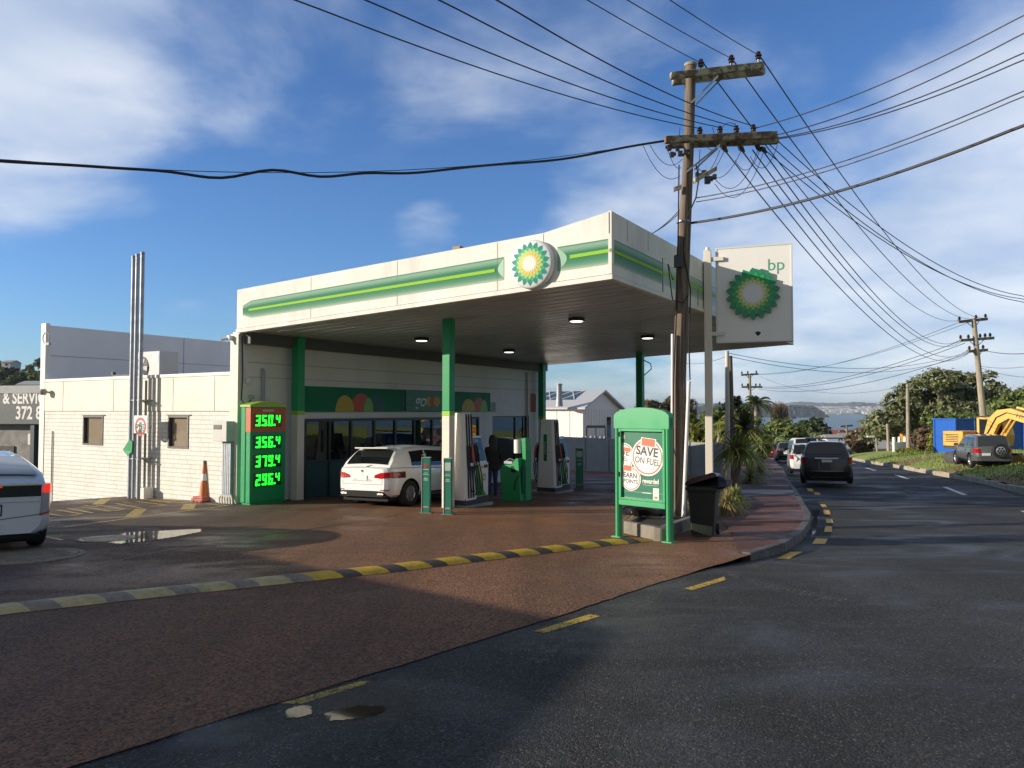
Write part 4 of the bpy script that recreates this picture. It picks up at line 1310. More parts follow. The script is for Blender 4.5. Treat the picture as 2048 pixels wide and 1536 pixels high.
for num, y0, y1 in (('350', 830, 852), ('356', 873, 895), ('379', 910.5, 933), ('296', 947, 969.6)):
    bA = sw(509.0, (y0 + y1) / 2, pa1)[0]; bB = sw(546.5, (y0 + y1) / 2, pa1)[0]
    zb, ztp = sw(535, y1, pa1)[1], sw(535, y0, pa1)[1]
    h = ztp - zb; w = (bB - bA) / 3
    mb = MB(); mb.box(pa1 + 0.009, pa1 + 0.012, bA - 0.04, sw(561, 900, pa1)[0] + 0.02, zb - 0.03, ztp + 0.03); PS(mb, 'display_window', mLedOff if num != '350' else M('led window orange', (0.20, 0.035, 0.01), 0.25))
    mb = MB()
    for i, ch in enumerate(num): digit(mb, ch, bA + i * w + w * 0.06, zb, w * 0.74, h, h * 0.175, pa1 + 0.013)
    mb.box(pa1 + 0.013, pa1 + 0.025, bB + 0.0, bB + 0.055, zb, zb + 0.055)
    b4 = sw(550.5, 840, pa1)[0]
    digit(mb, '4', b4, zb + h * 0.27, sw(559, 840, pa1)[0] - b4, h * 0.73, h * 0.15, pa1 + 0.013)
    PS(mb, 'price_digits', mLed)
mb = MB()
for (x0, x1, y) in ((525, 547, 821), ):
    mb.box(pa1 + 0.009, pa1 + 0.012, sw(x0, y, pa1)[0], sw(x1, y, pa1)[0], sw(x0, y + 2, pa1)[1], sw(x0, y - 2, pa1)[1])
PS(mb, 'top_label', M('label grey', (0.55, 0.5, 0.47), 0.5))
mb = MB()
for s_, y in (('unleaded 91', 867), ('premium 95', 903), ('diesel', 940)):
    vs, fs = text_verts(s_, 0.105, 0.001, align='LEFT'); bq, zq = sw(510, y, pa1)
    mb.add([(pa1 + 0.010, bq + x, zq + yy) for x, yy, z in vs], fs)
PS(mb, 'fuel_names', M('fuel name grey', (0.10, 0.22, 0.16), 0.5))

# ------------------------------------------------------------------ canopy
def zs(a): return 3.685 + (4.122 - 3.685) * a / 10.845
CA, CB = 10.845, 16.66
fr = S @ Matrix.Translation((5.4, 8.3, -0.9))
can = thing('forecourt_canopy', fr, 'big white and green canopy over the fuel pumps, taller towards the road', 'canopy')
def CN(mb, name, mat, parent=None, **k): return mb.build(name, mat, parent or can, S, **k)
mFas = M('fascia white', (0.78, 0.765, 0.71), 0.6, var=0.06, vs=0.9, dirt=0.34, spec=0.2)
ftop = [(0.0, 4.83), (9.36, 5.185), (CA, 5.43)]
poly = [(0, zs(0) + 0.10)] + [(CA, zs(CA) + 0.10)] + ftop[::-1]
mb = MB(); mb.prism(poly, lambda u, v: (u, -0.10, v), lambda u, v: (u, 0.02, v)); fa = CN(mb, 'front_fascia', mFas)
mb = MB(); mb.prism([(0, zs(0) - 0.01), (CA + 0.03, zs(CA) - 0.01), (CA + 0.03, zs(CA) + 0.085), (0, zs(0) + 0.085)], lambda u, v: (u, -0.135, v), lambda u, v: (u, 0.02, v)); CN(mb, 'front_gutter', mFas, bevel=0.01)
mb = MB(); mb.prism([(0.021, zs(CA) + 0.10), (CB, zs(CA) + 0.10), (CB, 5.44), (0.021, 5.43)], lambda u, v: (CA - 0.10, u, v), lambda u, v: (CA, u, v)); fs_ = CN(mb, 'side_fascia', mFas)
mb = MB(); mb.box(CA - 0.1, CA + 0.03, 0.022, CB, zs(CA) - 0.01, zs(CA) + 0.085); CN(mb, 'side_gutter', mFas, bevel=0.01)
mb = MB(); mb.prism([(0, zs(0)), (CA - 0.101, zs(CA)), (CA - 0.101, 5.3), (0, 4.6)], lambda u, v: (u, CB - 0.08, v), lambda u, v: (u, CB, v)); CN(mb, 'back_fascia', mFas)
mb = MB(); mb.prism([(0.0, 4.45), (CA - 0.12, 4.9), (CA - 0.12, 4.95), (0.0, 4.5)], lambda u, v: (u, 0.05, v), lambda u, v: (u, CB - 0.1, v)); CN(mb, 'canopy_roof', mRoofM)
mb = MB()
mb.box(6.8, 7.0, 0.3, 0.5, 4.6, 5.28); CN(mb, 'roof_vent', M('rust metal', (0.35, 0.22, 0.15), 0.7))
mb = MB(); mb.box(0.3, 0.5, 0.3, 0.5, 4.5, 4.93); CN(mb, 'roof_vent', MATS['rust metal'])
# ribbed soffit
mb = MB()
n = int(CB / 0.42)
rows = []
for k in range(n + 1):
    b = 0.03 + (CB - 0.12) * k / n
    for db, dz in ((0.0, 0.0), (0.01, 0.05), (0.085, 0.05), (0.095, 0.0)):
        rows.append([(a, b + db, zs(a) + dz + 0.004) for a in (0.0, CA / 2, CA - 0.1)])
mb.ring_loft(rows, 0, False, closed=False, cap=False)
for q in range(len(mb.m)):
    if (q // 2) % 4 == 1: mb.m[q] = 1
CN(mb, 'soffit', [M('soffit metal', (0.62, 0.62, 0.60), 0.35, 0.2, var=0.12, vs=0.5, dirt=0.25), M('soffit groove', (0.06, 0.06, 0.06), 0.7)])
mb = MB()
for b in (4.2, 10.6): mb.box(0.0, CA - 0.1, b - 0.02, b + 0.02, 3.6, 3.61)
mb = MB(); mb.box(0.06, 0.30, 0.1, B_END - 0.1, 3.40, 3.69); CN(mb, 'wall_beam', M('beam dark grey', (0.09, 0.09, 0.09), 0.6))
# panel joints and weather streaks of the front fascia
mb = MB()
for px in (628, 800, 1000):
    a = sf(px, 590)[0]; zz0, zz1 = zs(a) + 0.1, (4.83 + (5.185 - 4.83) * a / 9.36) - 0.02
    mb.box(a - 0.005, a + 0.005, -0.104, -0.099, zz0, zz1)
mb.box(9.36 - 0.005, 9.37, -0.104, -0.099, 4.3, 5.17)
CN(mb, 'fascia_joint', mLine, fa)
mb = MB(); mb.prism([(0.0, zs(0) + 0.086), (CA, zs(CA) + 0.086), (CA, zs(CA) + 0.099), (0, zs(0) + 0.099)], lambda u, v: (u, -0.09, v), lambda u, v: (u, 0.0, v)); CN(mb, 'gutter_gap', mDark, fa)
mb = MB(); mb.box(CA - 0.09, CA - 0.01, 0.03, CB - 0.03, zs(CA) + 0.086, zs(CA) + 0.099); CN(mb, 'gutter_gap', mDark, fs_)
# the printed green tube with its lime line: bands of the printed artwork
def band_cols():
    st = [(0.0, (0.06, 0.26, 0.16)), (0.10, (0.30, 0.50, 0.38)), (0.18, (0.25, 0.45, 0.33)), (0.34, (0.055, 0.24, 0.14)), (0.52, (0.05, 0.235, 0.13)), (0.72, (0.085, 0.29, 0.175)), (0.88, (0.19, 0.38, 0.27)), (1.0, (0.50, 0.60, 0.48))]
    out = []
    for k in range(16):
        u = (k + 0.5) / 16
        for (u0, c0), (u1, c1) in zip(st, st[1:]):
            if u0 <= u <= u1:
                f = (u - u0) / (u1 - u0); out.append(tuple(c0[i] + (c1[i] - c0[i]) * f for i in range(3))); break
    return out
BC = [M('band print %d' % k, tuple(x * 0.85 for x in c), 0.65, spec=0.12) for k, c in enumerate(band_cols())]
def band_strip(pt, u0, u1, top, bot, parent, cap_end):
    """pt(u, z) -> frame point on the fascia; top(u), bot(u) heights"""
    mb = MB()
    nn = 24
    for k in range(16):
        for i in range(nn):
            ua, ub = u0 + (u1 - u0) * i / nn, u0 + (u1 - u0) * (i + 1) / nn
            def P(u, f):
                return pt(u, top(u) + (bot(u) - top(u)) * f)
            mb.add([P(ua, k / 16), P(ub, k / 16), P(ub, (k + 1) / 16), P(ua, (k + 1) / 16)], [(0, 1, 2, 3)], k)
    CN(mb, 'green_band', BC, parent)
def lin(p, q): return lambda u: p[1] + (q[1] - p[1]) * (u - p[0]) / (q[0] - p[0])
tl, bl_, tr, br_ = sf(486, 604, -0.1), sf(486, 638, -0.1), sf(1008, 514, -0.1), sf(1008, 560, -0.1)
lt, lb = lin(tl, tr), lin(bl_, br_)
def corner_round(fn, u0, r, sgn):
    return lambda u: fn(u) + sgn * (r - sqrt(max(0, r * r - max(0, u0 + r - u) ** 2)) if u < u0 + r else 0)
band_strip(lambda u, z: (u, -0.104, z), tl[0], tr[0], corner_round(lt, tl[0], 0.1, -1), corner_round(lb, tl[0], 0.1, 1), fa, True)
mb = MB()
la, lbb = sf(498, 620, -0.1), sf(990, 541, -0.1)
f1 = lin(la, lbb)
mb.prism([(la[0], f1(la[0]) - 0.028), (lbb[0], f1(lbb[0]) - 0.034), (lbb[0], f1(lbb[0]) + 0.034), (la[0], f1(la[0]) + 0.028)], lambda u, v: (u, -0.112, v), lambda u, v: (u, -0.1042, v))
CN(mb, 'lime_line', M('lime line', (0.30, 0.56, 0.06), 0.65, spec=0.1), fa)
# hollow end of the tube
def tube_end(ax, ac, hgt, zc, parent):
    mb = MB(); n = 16
    left = [(ax, zc - hgt / 2), (ax, zc + hgt / 2)]
    pts = [(ax, zc + hgt / 2)] + [(ax + (ac - ax) * sin(pi * k / n), zc + hgt / 2 - hgt * k / n) for k in range(1, n)] + [(ax, zc - hgt / 2)]
    mb.ngon([(u, -0.107, v) for u, v in pts])
    CN(mb, 'tube_end', M('tube end pale', (0.22, 0.42, 0.30), 0.4), parent)
a1_ = sf(1008, 537, -0.1)
tube_end(a1_[0], sf(996, 537, -0.1)[0], 0.40, a1_[1], fa)
tl2, bl2, tr2, br2 = sf(1115, 494, -0.1), sf(1115, 543, -0.1), sf(1226, 476, -0.1), sf(1226, 527, -0.1)
band_strip(lambda u, z: (u, -0.104, z), tl2[0], CA, lin(tl2, tr2), lin(bl2, br2), fa, True)
a2_ = sf(1115, 519, -0.1)
tube_end(a2_[0], sf(1134, 519, -0.1)[0], 0.47, a2_[1], fa)
mb = MB()
la, lbb = sf(1140, 514, -0.1), sf(1226, 500, -0.1)
f1 = lin(la, lbb)
mb.prism([(la[0], f1(la[0]) - 0.034), (CA + 0.01, f1(CA) - 0.034), (CA + 0.01, f1(CA) + 0.034), (la[0], f1(la[0]) + 0.034)], lambda u, v: (u, -0.112, v), lambda u, v: (u, -0.1042, v))
CN(mb, 'lime_line', MATS['lime line'], fa)
# side fascia: the same print continues, bleached towards the back
zT2, zB2 = tr2[1], br2[1]
mb = MB()
BS = [M('faded print %d' % k, tuple(c[i] * 0.62 + (0.55, 0.56, 0.53)[i] * 0.38 for i in range(3)), 0.45) for k, c in enumerate(band_cols())]
for k in range(16):
    for (q0, q1, off) in ((0.03, 2.6, 0), (2.6, CB, 16)):
        z0_, z1_ = zT2 + (zB2 - zT2) * k / 16, zT2 + (zB2 - zT2) * (k + 1) / 16
        mb.add([(CA + 0.004, q0, z0_), (CA + 0.004, q1, z0_), (CA + 0.004, q1, z1_), (CA + 0.004, q0, z1_)], [(0, 1, 2, 3)], k + off)
CN(mb, 'green_band', [M('side print %d' % k, tuple(c[i] * 0.85 + 0.06 for i in range(3)), 0.6, spec=0.15) for k, c in enumerate(band_cols())] + BS, fs_)
mb = MB(); zl = f1(CA); mb.box(CA + 0.0045, CA + 0.010, 0.0, CB, zl - 0.032, zl + 0.032); CN(mb, 'lime_line', MATS['lime line'], fs_)
mb = MB()
for px in (1325, 1395): 
    b = sw(px, 560, CA)[0]; mb.box(CA + 0.001, CA + 0.012, b - 0.012, b + 0.012, 4.24, 5.0 if px == 1325 else 4.7)
for px in (1255, 1296): 
    b = sw(px, 470, CA)[0]; mb.box(CA + 0.001, CA + 0.004, b - 0.004, b + 0.004, 5.0, 5.4)
CN(mb, 'fascia_joint', mDark, fs_)
mb = MB(); mb.box(CA - 0.06, CA + 0.012, -0.112, -0.098, zs(CA) + 0.1, 5.43); CN(mb, 'corner_trim', mFas, fa)
mb = MB(); mb.box(CA - 0.045, CA - 0.03, -0.118, -0.113, 5.0, 5.40); CN(mb, 'corner_slot', mDark, fa)

# round emblem: a white drum with petals in rings
def petals(mb, cx, cz, r_out, r_in, y, m, n=18, rot=0.0, put=None):
    pts = []
    for k in range(n):
        a0 = rot + 2 * pi * k / n
        da = pi / n
        pts.append((cx + r_in * cos(a0 - da), cz + r_in * sin(a0 - da)))
        pts.append((cx + (r_in * 0.42 + r_out * 0.58) * cos(a0 - da * 0.62), cz + (r_in * 0.42 + r_out * 0.58) * sin(a0 - da * 0.62)))
        pts.append((cx + r_out * cos(a0), cz + r_out * sin(a0)))
        pts.append((cx + (r_in * 0.42 + r_out * 0.58) * cos(a0 + da * 0.62), cz + (r_in * 0.42 + r_out * 0.58) * sin(a0 + da * 0.62)))
    mb.ngon([put(u, v, y) for u, v in pts], m)
ac, zc = sf(1061, 528, -0.24)
R = 0.5
mb = MB()
mb.lathe([(R * 0.97, 0.14), (R, 0.11), (R, 0.05), (R * 0.96, 0.02), (R * 0.90, 0.0), (0.001, -0.035)], 48, (0, 0, 0), axis='Y')
emb = mb.build('round_emblem', M('emblem white', (0.72, 0.73, 0.74), 0.4, coat=0.1), can, S @ Matrix.Translation((ac, -0.25, zc)))
put = lambda u, v, y: (u, y - 0.035 * (1 - sqrt(u * u + v * v) / (0.9 * R)), v)
PC = [M('petal teal', (0.006, 0.25, 0.19), 0.5, spec=0.2), M('petal mid green', (0.06, 0.40, 0.21), 0.5, spec=0.2), M('petal lime', (0.36, 0.60, 0.24), 0.5, spec=0.2), M('petal yellow', (0.72, 0.56, 0.10), 0.5, spec=0.2), M('petal pale', (0.76, 0.76, 0.70), 0.5, spec=0.2)]
for i, (ro, ri, rot) in enumerate(((0.90, 0.66, 0), (0.74, 0.55, pi / 18), (0.64, 0.46, 0), (0.54, 0.36, pi / 18), (0.36, 0.27, 0))):
    mb = MB(); petals(mb, 0, 0, R * ro, R * ri, -0.003 - i * 0.003, 0, put=put, rot=rot + pi / 2)
    mb.build('petal_ring', PC[i], emb, S @ Matrix.Translation((ac, -0.25, zc)))

# soffit lamps
mLamp = M('lamp diffuser', (1.0, 0.97, 0.9), 0.4, emit=2.2)
for px, py in ((843, 681), (1018, 704), (1153, 642), (1295, 676)):
    r = ray(px, py)
    d = 10.0
    for _ in range(40):
        p = Vector((r.x * d, d, 0)); a_, b_ = loc_s(p.x, p.y)
        d = (zs(a_) - 0.08 - EYE) / r.z
    mb = MB(); mb.lathe([(0.001, 0.08), (0.21, 0.08), (0.22, 0.0), (0.19, -0.01)], 28, (a_, b_, zs(a_) - 0.08)); lp = CN(mb, 'lamp', mDark)
    mb = MB(); mb.lathe([(0.001, -0.028), (0.15, -0.022), (0.185, -0.004)], 28, (a_, b_, zs(a_) - 0.08)); CN(mb, 'diffuser', mLamp, lp)

# columns
def column(a, b, name_label, w=0.155, lime=1.55, low=True):
    p = s2w(a, b); zg = gz(*p)
    mb = MB(); mb.box(a - w, a + w, b - w, b + w, lime + 0.05 if low else zg - 0.1, zs(a) - 0.002)
    c = CN(mb, 'column', mGreen, bevel=0.012)
    if low:
        mb = MB(); mb.box(a - w, a + w, b - w, b + w, lime - 0.07, lime + 0.048); CN(mb, 'lime_band', M('column lime', (0.30, 0.55, 0.03), 0.4), c)
        mb = MB(); mb.box(a - w, a + w, b - w, b + w, zg - 0.1, lime - 0.072); CN(mb, 'column_foot', mCream, c, bevel=0.01)
column(5.52, 1.9, '', 0.115)
column(0.34, 1.74, '', 0.13, 1.56)
bcol = sw(1280, 712, 5.52)[0]
column(5.52, bcol, '', 0.13, low=False)
column(0.30, sw(1084, 760, 0.3)[0], '', 0.13, 1.3, low=True)
mb = MB(); mb.tube([(5.67, bcol, 3.6), (5.92, bcol + 0.1, 3.45), (5.95, bcol + 0.1, 3.25), (5.69, bcol, 3.0)], 0.02); CN(mb, 'cable', mBlack)

# ------------------------------------------------------------------ fuel pumps
mNavy = M('hose strip navy', (0.010, 0.016, 0.045), 0.45)
mPump = M('pump white', (0.78, 0.78, 0.75), 0.35, var=0.03, coat=0.2, dirt=0.12)
mSwG = M('pump green', (0.02, 0.22, 0.05), 0.35)


def fuel_pump(a, b, label, strip=False):
    p = s2w(a, b + 0.6); zg = gz(*p)
    fr = S @ Matrix.Translation((a, b, zg))
    t = thing('fuel_pump', fr, label, 'fuel pump', 'fuel pumps under the canopy')
    bd = lambda mb, name, mat, par=None, **k: mb.build(name, mat, par or t, fr @ Matrix.Diagonal((1, 0.78, 1, 1)), **k)
    mb = MB(); mb.box(-0.40, 0.40, -0.04, 1.5, -0.1, 0.07); bd(mb, 'plinth', M('plinth grey', (0.30, 0.30, 0.29), 0.7, var=0.2, dirt=0.3), bevel=0.02)
    mb = MB(); mb.box(-0.33, 0.33, 0.02, 1.38, 0.07, 0.24); bd(mb, 'base_frame', M('pump base', (0.045, 0.047, 0.05), 0.5))
    mb = MB()
    rings = []
    for z, w, y0, y1 in ((0.20, 0.355, 0.0, 0.60), (0.9, 0.325, 0.015, 0.58), (1.7, 0.275, 0.04, 0.55), (2.38, 0.235, 0.07, 0.52)):
        c = 0.06
        rings.append([(-w, y0 + c, z), (-w + c, y0, z), (w - c, y0, z), (w, y0 + c, z), (w, y1, z), (-w, y1, z)])
    mb.ring_loft(rings, 0, False); tw = bd(mb, 'tower', mPump, bevel=0.012)
    def wz(z): return 0.355 - 0.0555 * (z - 0.2)
    for s in (1, -1):
        mb = MB()
        for k in range(3):
            b0 = 0.16 + k * 0.135
            rr = [[(s * (wz(z) + 0.002), b0 + sh, z), (s * (wz(z) + 0.014), b0 + sh, z), (s * (wz(z) + 0.014), b0 + 0.07 + sh, z), (s * (wz(z) + 0.002), b0 + 0.07 + sh, z)] for z, sh in ((0.25, -0.05), (1.6, 0.0), (2.36, 0.0))]
            mb.ring_loft(rr, 0, False)
        bd(mb, 'hose_channel', mNavy, tw)
        mb = MB()
        rr = [[(s * (wz(z) + 0.004), 0.12, z), (s * (wz(z) + 0.10), 0.14, z), (s * (wz(z) + 0.10), 0.56, z), (s * (wz(z) + 0.004), 0.58, z)] for z in (1.0, 1.55)]
        mb.ring_loft(rr, 0, False); bd(mb, 'nozzle_holder', M('holder black', (0.02, 0.022, 0.026), 0.5), bevel=0.02)
        for k in range(3):
            b0 = 0.19 + k * 0.135
            x = wz(1.3) + 0.11
            mb = MB(); mb.tube([(s * (x), b0, 1.62), (s * (x + 0.05), b0, 1.48), (s * (x + 0.06), b0, 1.36)], [0.018, 0.024, 0.034], 8); mb.tube([(s * (x + 0.06), b0, 1.36), (s * (x + 0.09), b0 + 0.01, 1.14)], [0.04, 0.028], 8)
            mb.box(s * (x + 0.02) - 0.03, s * (x + 0.02) + 0.03, b0 - 0.03, b0 + 0.03, 1.06, 1.13, 1)
            bd(mb, 'nozzle', [M('nozzle red', (0.42, 0.10, 0.06), 0.5) if k == 0 else mBlack, mPaper])
            mb = MB()
            mb.tube([(s * (x + 0.09), b0 + 0.01, 1.14), (s * (x + 0.15), b0 + 0.05, 0.85), (s * (x + 0.14), b0 + 0.13, 0.5), (s * (x + 0.06), b0 + 0.12, 0.32), (s * (x - 0.0), b0 + 0.02, 0.45), (s * wz(1.6) + s * 0.02, b0 - 0.02, 1.62), (s * (wz(2.3) + 0.02), b0, 2.3)], 0.017, 8)
            bd(mb, 'hose', mBlack)
    mb = MB(); mb.box(-0.31, 0.31, 0.60, 1.38, 0.24, 1.10); cb = bd(mb, 'cabinet', mPump, bevel=0.02)
    for s in (1, -1):
        # green and lime sweep across the cabinet door
        X = s * 0.3125
        mb = MB()
        n = 14
        crv = [(0.82 + 0.54 * (k / n), 1.06 - 0.82 * (1 - (1 - k / n) ** 2)) for k in range(n + 1)]
        mb.ngon([(X, 0.63, 1.06)] + [(X, u, v) for u, v in crv] + [(X, 1.36, 0.26), (X, 0.63, 0.26)], 0)
        mb.add([(X + s * 0.002, u - 0.05, v) for u, v in crv] + [(X + s * 0.002, u, v) for u, v in crv], [(k, k + 1, n + 2 + k, n + 1 + k) for k in range(n)], 1)
        bd(mb, 'sweep_print', [mSwG, mLime], cb)
        mb = MB()
        mb.add([(X + s * 0.002, 1.12 + r * cos(k * 2 * pi / 24), 0.72 + r * sin(k * 2 * pi / 24)) for r in (0.09, 0.055) for k in range(24)], [(k, (k + 1) % 24, 24 + (k + 1) % 24, 24 + k) for k in range(24)], 0)
        mb.box(X, X + s * 0.004, 1.1, 1.32, 0.96, 1.04, 1); mb.box(X, X + s * 0.004, 0.95, 1.02, 0.97, 1.0, 1)
        bd(mb, 'emblem', [M('emblem olive', (0.16, 0.24, 0.03), 0.4), mDark], cb)
    for s in (1, -1):
        rr = [[(s * 0.02, 0.62, z), (s * (x), 0.62, z), (s * (x), 1.30 - q, z), (s * 0.02, 1.30 - q, z)] for z, x, q in ((1.103, 0.31, 0.0), (1.78, 0.17, 0.1))]
        mb = MB(); mb.ring_loft(rr, 0, False); h = bd(mb, 'display_head', mPump, bevel=0.015)
        def dp(u, v, o): return (s * (0.31 - 0.14 * v + o), 0.62 + 0.05 + (0.58 - 0.08 * v) * u, 1.103 + 0.677 * v)
        mb = MB(); mb.add([dp(0, 0.06, 0.006), dp(1, 0.06, 0.006), dp(1, 0.94, 0.006), dp(0, 0.94, 0.006)], [(0, 1, 2, 3)]); sc_ = bd(mb, 'screen', M('display black', (0.018, 0.021, 0.026), 0.15), h)
        mb = MB()
        for (u0, u1, v0, v1, m) in ((0.15, 0.6, 0.76, 0.88, 0), (0.15, 0.6, 0.58, 0.70, 1), (0.35, 0.5, 0.36, 0.5, 0)):
            mb.add([dp(u0, v0, 0.009), dp(u1, v0, 0.009), dp(u1, v1, 0.009), dp(u0, v1, 0.009)], [(0, 1, 2, 3)], m)
        bd(mb, 'readout', [M('readout grey', (0.25, 0.30, 0.33), 0.4), M('readout dim', (0.07, 0.09, 0.1), 0.4)], h)
    if strip:
        mb = MB(); mb.box(-0.075, 0.035, 0.0, 0.03, 1.05, 1.9); st = bd(mb, 'name_strip', mGreenD, tw)
        vs, fs = text_verts('unleaded', 0.12, 0.002); mb = MB(); mb.T = Matrix.Rotation(pi / 2, 4, 'Y') @ Matrix.Identity(4)
        mb.T = Matrix(((0, 1, 0, -0.02), (0, 0, -1, -0.003), (-1, 0, 0, 1.47), (0, 0, 0, 1)))
        mb.add(vs, fs); bd(mb, 'lettering', M('strip letters', (0.35, 0.42, 0.4), 0.5), st)
    return t


fuel_pump(5.55, 2.12, 'fuel pump with sunlit white tower right behind the front green column')
fuel_pump(4.95, 7.9, 'shaded fuel pump with a vertical green name strip, deeper under the canopy', True)


# ------------------------------------------------------------------ slim green notice pillars
def pillar(px0, px1, ytop, ybot, label, red=True):
    g = gp((px0 + px1) / 2, ybot)
    h = (ybot - ytop) / F * g.y
    w = (px1 - px0) / F * g.y * 0.5
    fr = frame(g.x, g.y, g.z, radians(-12))
    t = thing('notice_pillar', fr, label, 'notice pillar', 'slim green notice pillars by the pumps')
    mb = MB(); mb.box(-w, w, -0.05, 0.05, 0.02, h); bd = mb.build('post', M('pillar green', (0.03, 0.20, 0.135), 0.4, var=0.05), t, fr, bevel=0.006)
    mb = MB(); mb.box(-w - 0.012, -w - 0.001, -0.06, 0.06, 0.02, h + 0.01); mb.box(-w - 0.012, w + 0.012, -0.06, 0.06, h + 0.0012, h + 0.012); mb.build('edge_trim', M('pillar trim', (0.45, 0.52, 0.48), 0.4), t, fr)
    mb = MB(); mb.box(-w - 0.06, w + 0.05, -0.1, 0.1, -0.04, 0.019); mb.build('foot_plate', mConc, t, fr)
    mb = MB()
    if red:
        mb.lathe([(0.001, -0.003), (w * 0.55, -0.003), (w * 0.55, 0.0)], 20, (0, -0.052, h * 0.86), axis='Y', m=0)
    for k, (z, ww, hh, m) in enumerate(((0.78, 0.7, 0.02, 1), (0.72, 0.6, 0.012, 1), (0.69, 0.75, 0.014, 1), (0.62, 0.5, 0.02, 1), (0.59, 0.6, 0.02, 1), (0.1, 0.7, 0.035, 2))):
        mb.box(-w * ww, w * ww, -0.054, -0.0505, h * z, h * z + hh, m)
    if not red: mb.box(-w * 0.8, w * 0.8, -0.0535, -0.0505, h * 0.80, h * 0.93, 1)
    mb.build('notice_print', [M('notice red', (0.42, 0.05, 0.05), 0.5), M('notice pale', (0.45, 0.58, 0.53), 0.5), M('notice pink', (0.5, 0.25, 0.22), 0.5)], bd, fr)


pillar(845, 861, 916, 1026, 'slim green notice pillar with a red dot, behind the white hatchback')
pillar(889, 904, 918, 1029, 'slim green notice pillar directly in front of the sunlit pump', False)
pillar(1152, 1167, 897, 978, 'slim green notice pillar in shade beside the far pump', False)

# ------------------------------------------------------------------ windscreen washing station
g = gp(1036, 1003)
fr = frame(g.x, g.y, g.z, ROT_S)
t = thing('windscreen_station', fr, 'bright green air and windscreen wash station with a paper towel box', 'service unit')
pxm = 0.0411 * F
def wp(px, py): return ((px - 1036) / 64, (1003 - py) / F * g.y)
poly = [wp(1002, 1003), wp(1002, 985), wp(998, 945), wp(1003, 932), (wp(1023, 930)), wp(1031, 918), wp(1036, 918), wp(1041, 1003)]
mb = MB(); mb.prism(poly, lambda u, v: (u, 0, v), lambda u, v: (u, 0.55, v)); mb.build('bin', M('unit green', (0.02, 0.33, 0.10), 0.38, coat=0.25, var=0.04), t, fr, bevel=0.015)
poly = [wp(1026, 928), wp(1034, 878), wp(1042, 877), wp(1044, 1000), wp(1039, 1000)]
mb = MB(); mb.prism([wp(1037, 917.5), wp(1034.5, 878), wp(1043, 877), wp(1044, 1003), wp(1042, 1003)], lambda u, v: (u, 0.22, v), lambda u, v: (u, 0.52, v)); mb.build('back_panel', MATS['unit green'], t, fr, bevel=0.012)
mb = MB(); mb.tube([(wp(1026, 0)[0], 0.25, wp(0, 908)[1]), (wp(1026, 0)[0], 0.25, wp(0, 881)[1])], 0.11, 16); mb.build('towel_box', mPaper, t, fr)
mb = MB(); x, z = wp(1012, 928); mb.box(x - 0.13, x + 0.13, 0.08, 0.3, z - 0.02, z + 0.05); mb.tube([(x - 0.15, 0.15, z + 0.02), (x, 0.18, z + 0.12), (x + 0.12, 0.2, z + 0.08)], 0.012); mb.build('squeegee_bucket', mSteel, t, fr)
mb = MB(); mb.prism([wp(1021, 933), wp(1026, 933), wp(1032, 943), wp(1031, 946), wp(1022, 946)], lambda u, v: (u, -0.006, v), lambda u, v: (u, -0.001, v)); mb.build('opening', mBlack, t, fr)
mb = MB(); x, z = wp(1030, 960); mb.tube([(x + 0.12, -0.01, z + 0.12), (x + 0.0, -0.02, z - 0.08), (x - 0.02, -0.015, z - 0.3)], 0.012); mb.build('air_hose', mBlack, t, fr)
mb = MB(); mb.box(0.086, 0.094, 0.1, 0.5, 0.2, 0.95); mb.build('side_panel', M('unit shaded green', (0.015, 0.10, 0.05), 0.4), t, fr)  # darker green sheet paints in the shade of the unlit side

# gas bottle cage against the boundary wall
g = gp(1192, 935)
fr = frame(g.x, g.y, g.z, ROT_S + radians(24))
wC = 37 / F * g.y; hC = (935 - 855) / F * g.y
t = thing('gas_cage', fr, 'dark mesh gas bottle cage with a yellow warning panel by the grey boundary wall', 'gas cage')
mb = MB()
for x in (-wC / 2, wC / 2):
    for y in (0, 0.6): mb.box(x - 0.03, x + 0.03, y - 0.03, y + 0.03, 0, hC)
for z in (0.1, hC * 0.62, hC): mb.box(-wC / 2, wC / 2, -0.03, 0.0, z - 0.04, z); mb.box(-wC / 2, wC / 2, 0.6, 0.63, z - 0.04, z)
mb.box(-wC / 2, wC / 2, -0.035, 0.63, hC + 0.001, hC + 0.12); mb.box(-0.03, 0.03, -0.03, 0, 0, hC)
mb.build('frame', mDark, t, fr)
mb = MB(); mb.box(-wC / 2 + 0.04, wC / 2 - 0.04, -0.02, -0.012, hC * 0.25, hC * 0.48); mb.build('warning_panel', M('cage yellow', (0.5, 0.33, 0.02), 0.5, var=0.2), t, fr)
mb = MB(); mb.box(-wC / 2 + 0.04, wC / 2 - 0.04, -0.022, -0.012, hC * 0.48 + 0.002, hC * 0.66); mb.box(-wC / 2 + 0.04, wC / 2 - 0.04, -0.022, -0.012, 0.1, hC * 0.25 - 0.003); mb.build('panel', M('cage grey', (0.24, 0.27, 0.3), 0.5, var=0.15), t, fr)
for i in range(2):
    for j in range(3):
        mb = MB(); x = -wC / 4 + i * wC / 2; mb.lathe([(0.001, hC * 0.5), (0.15, hC * 0.5), (0.17, hC * 0.62), (0.13, hC * 0.75), (0.05, hC * 0.79), (0.001, hC * 0.8)], 14, (x + (j - 1) * 0.3, 0.3, 0)); mb.build('gas_bottle', mGrey, t, fr)

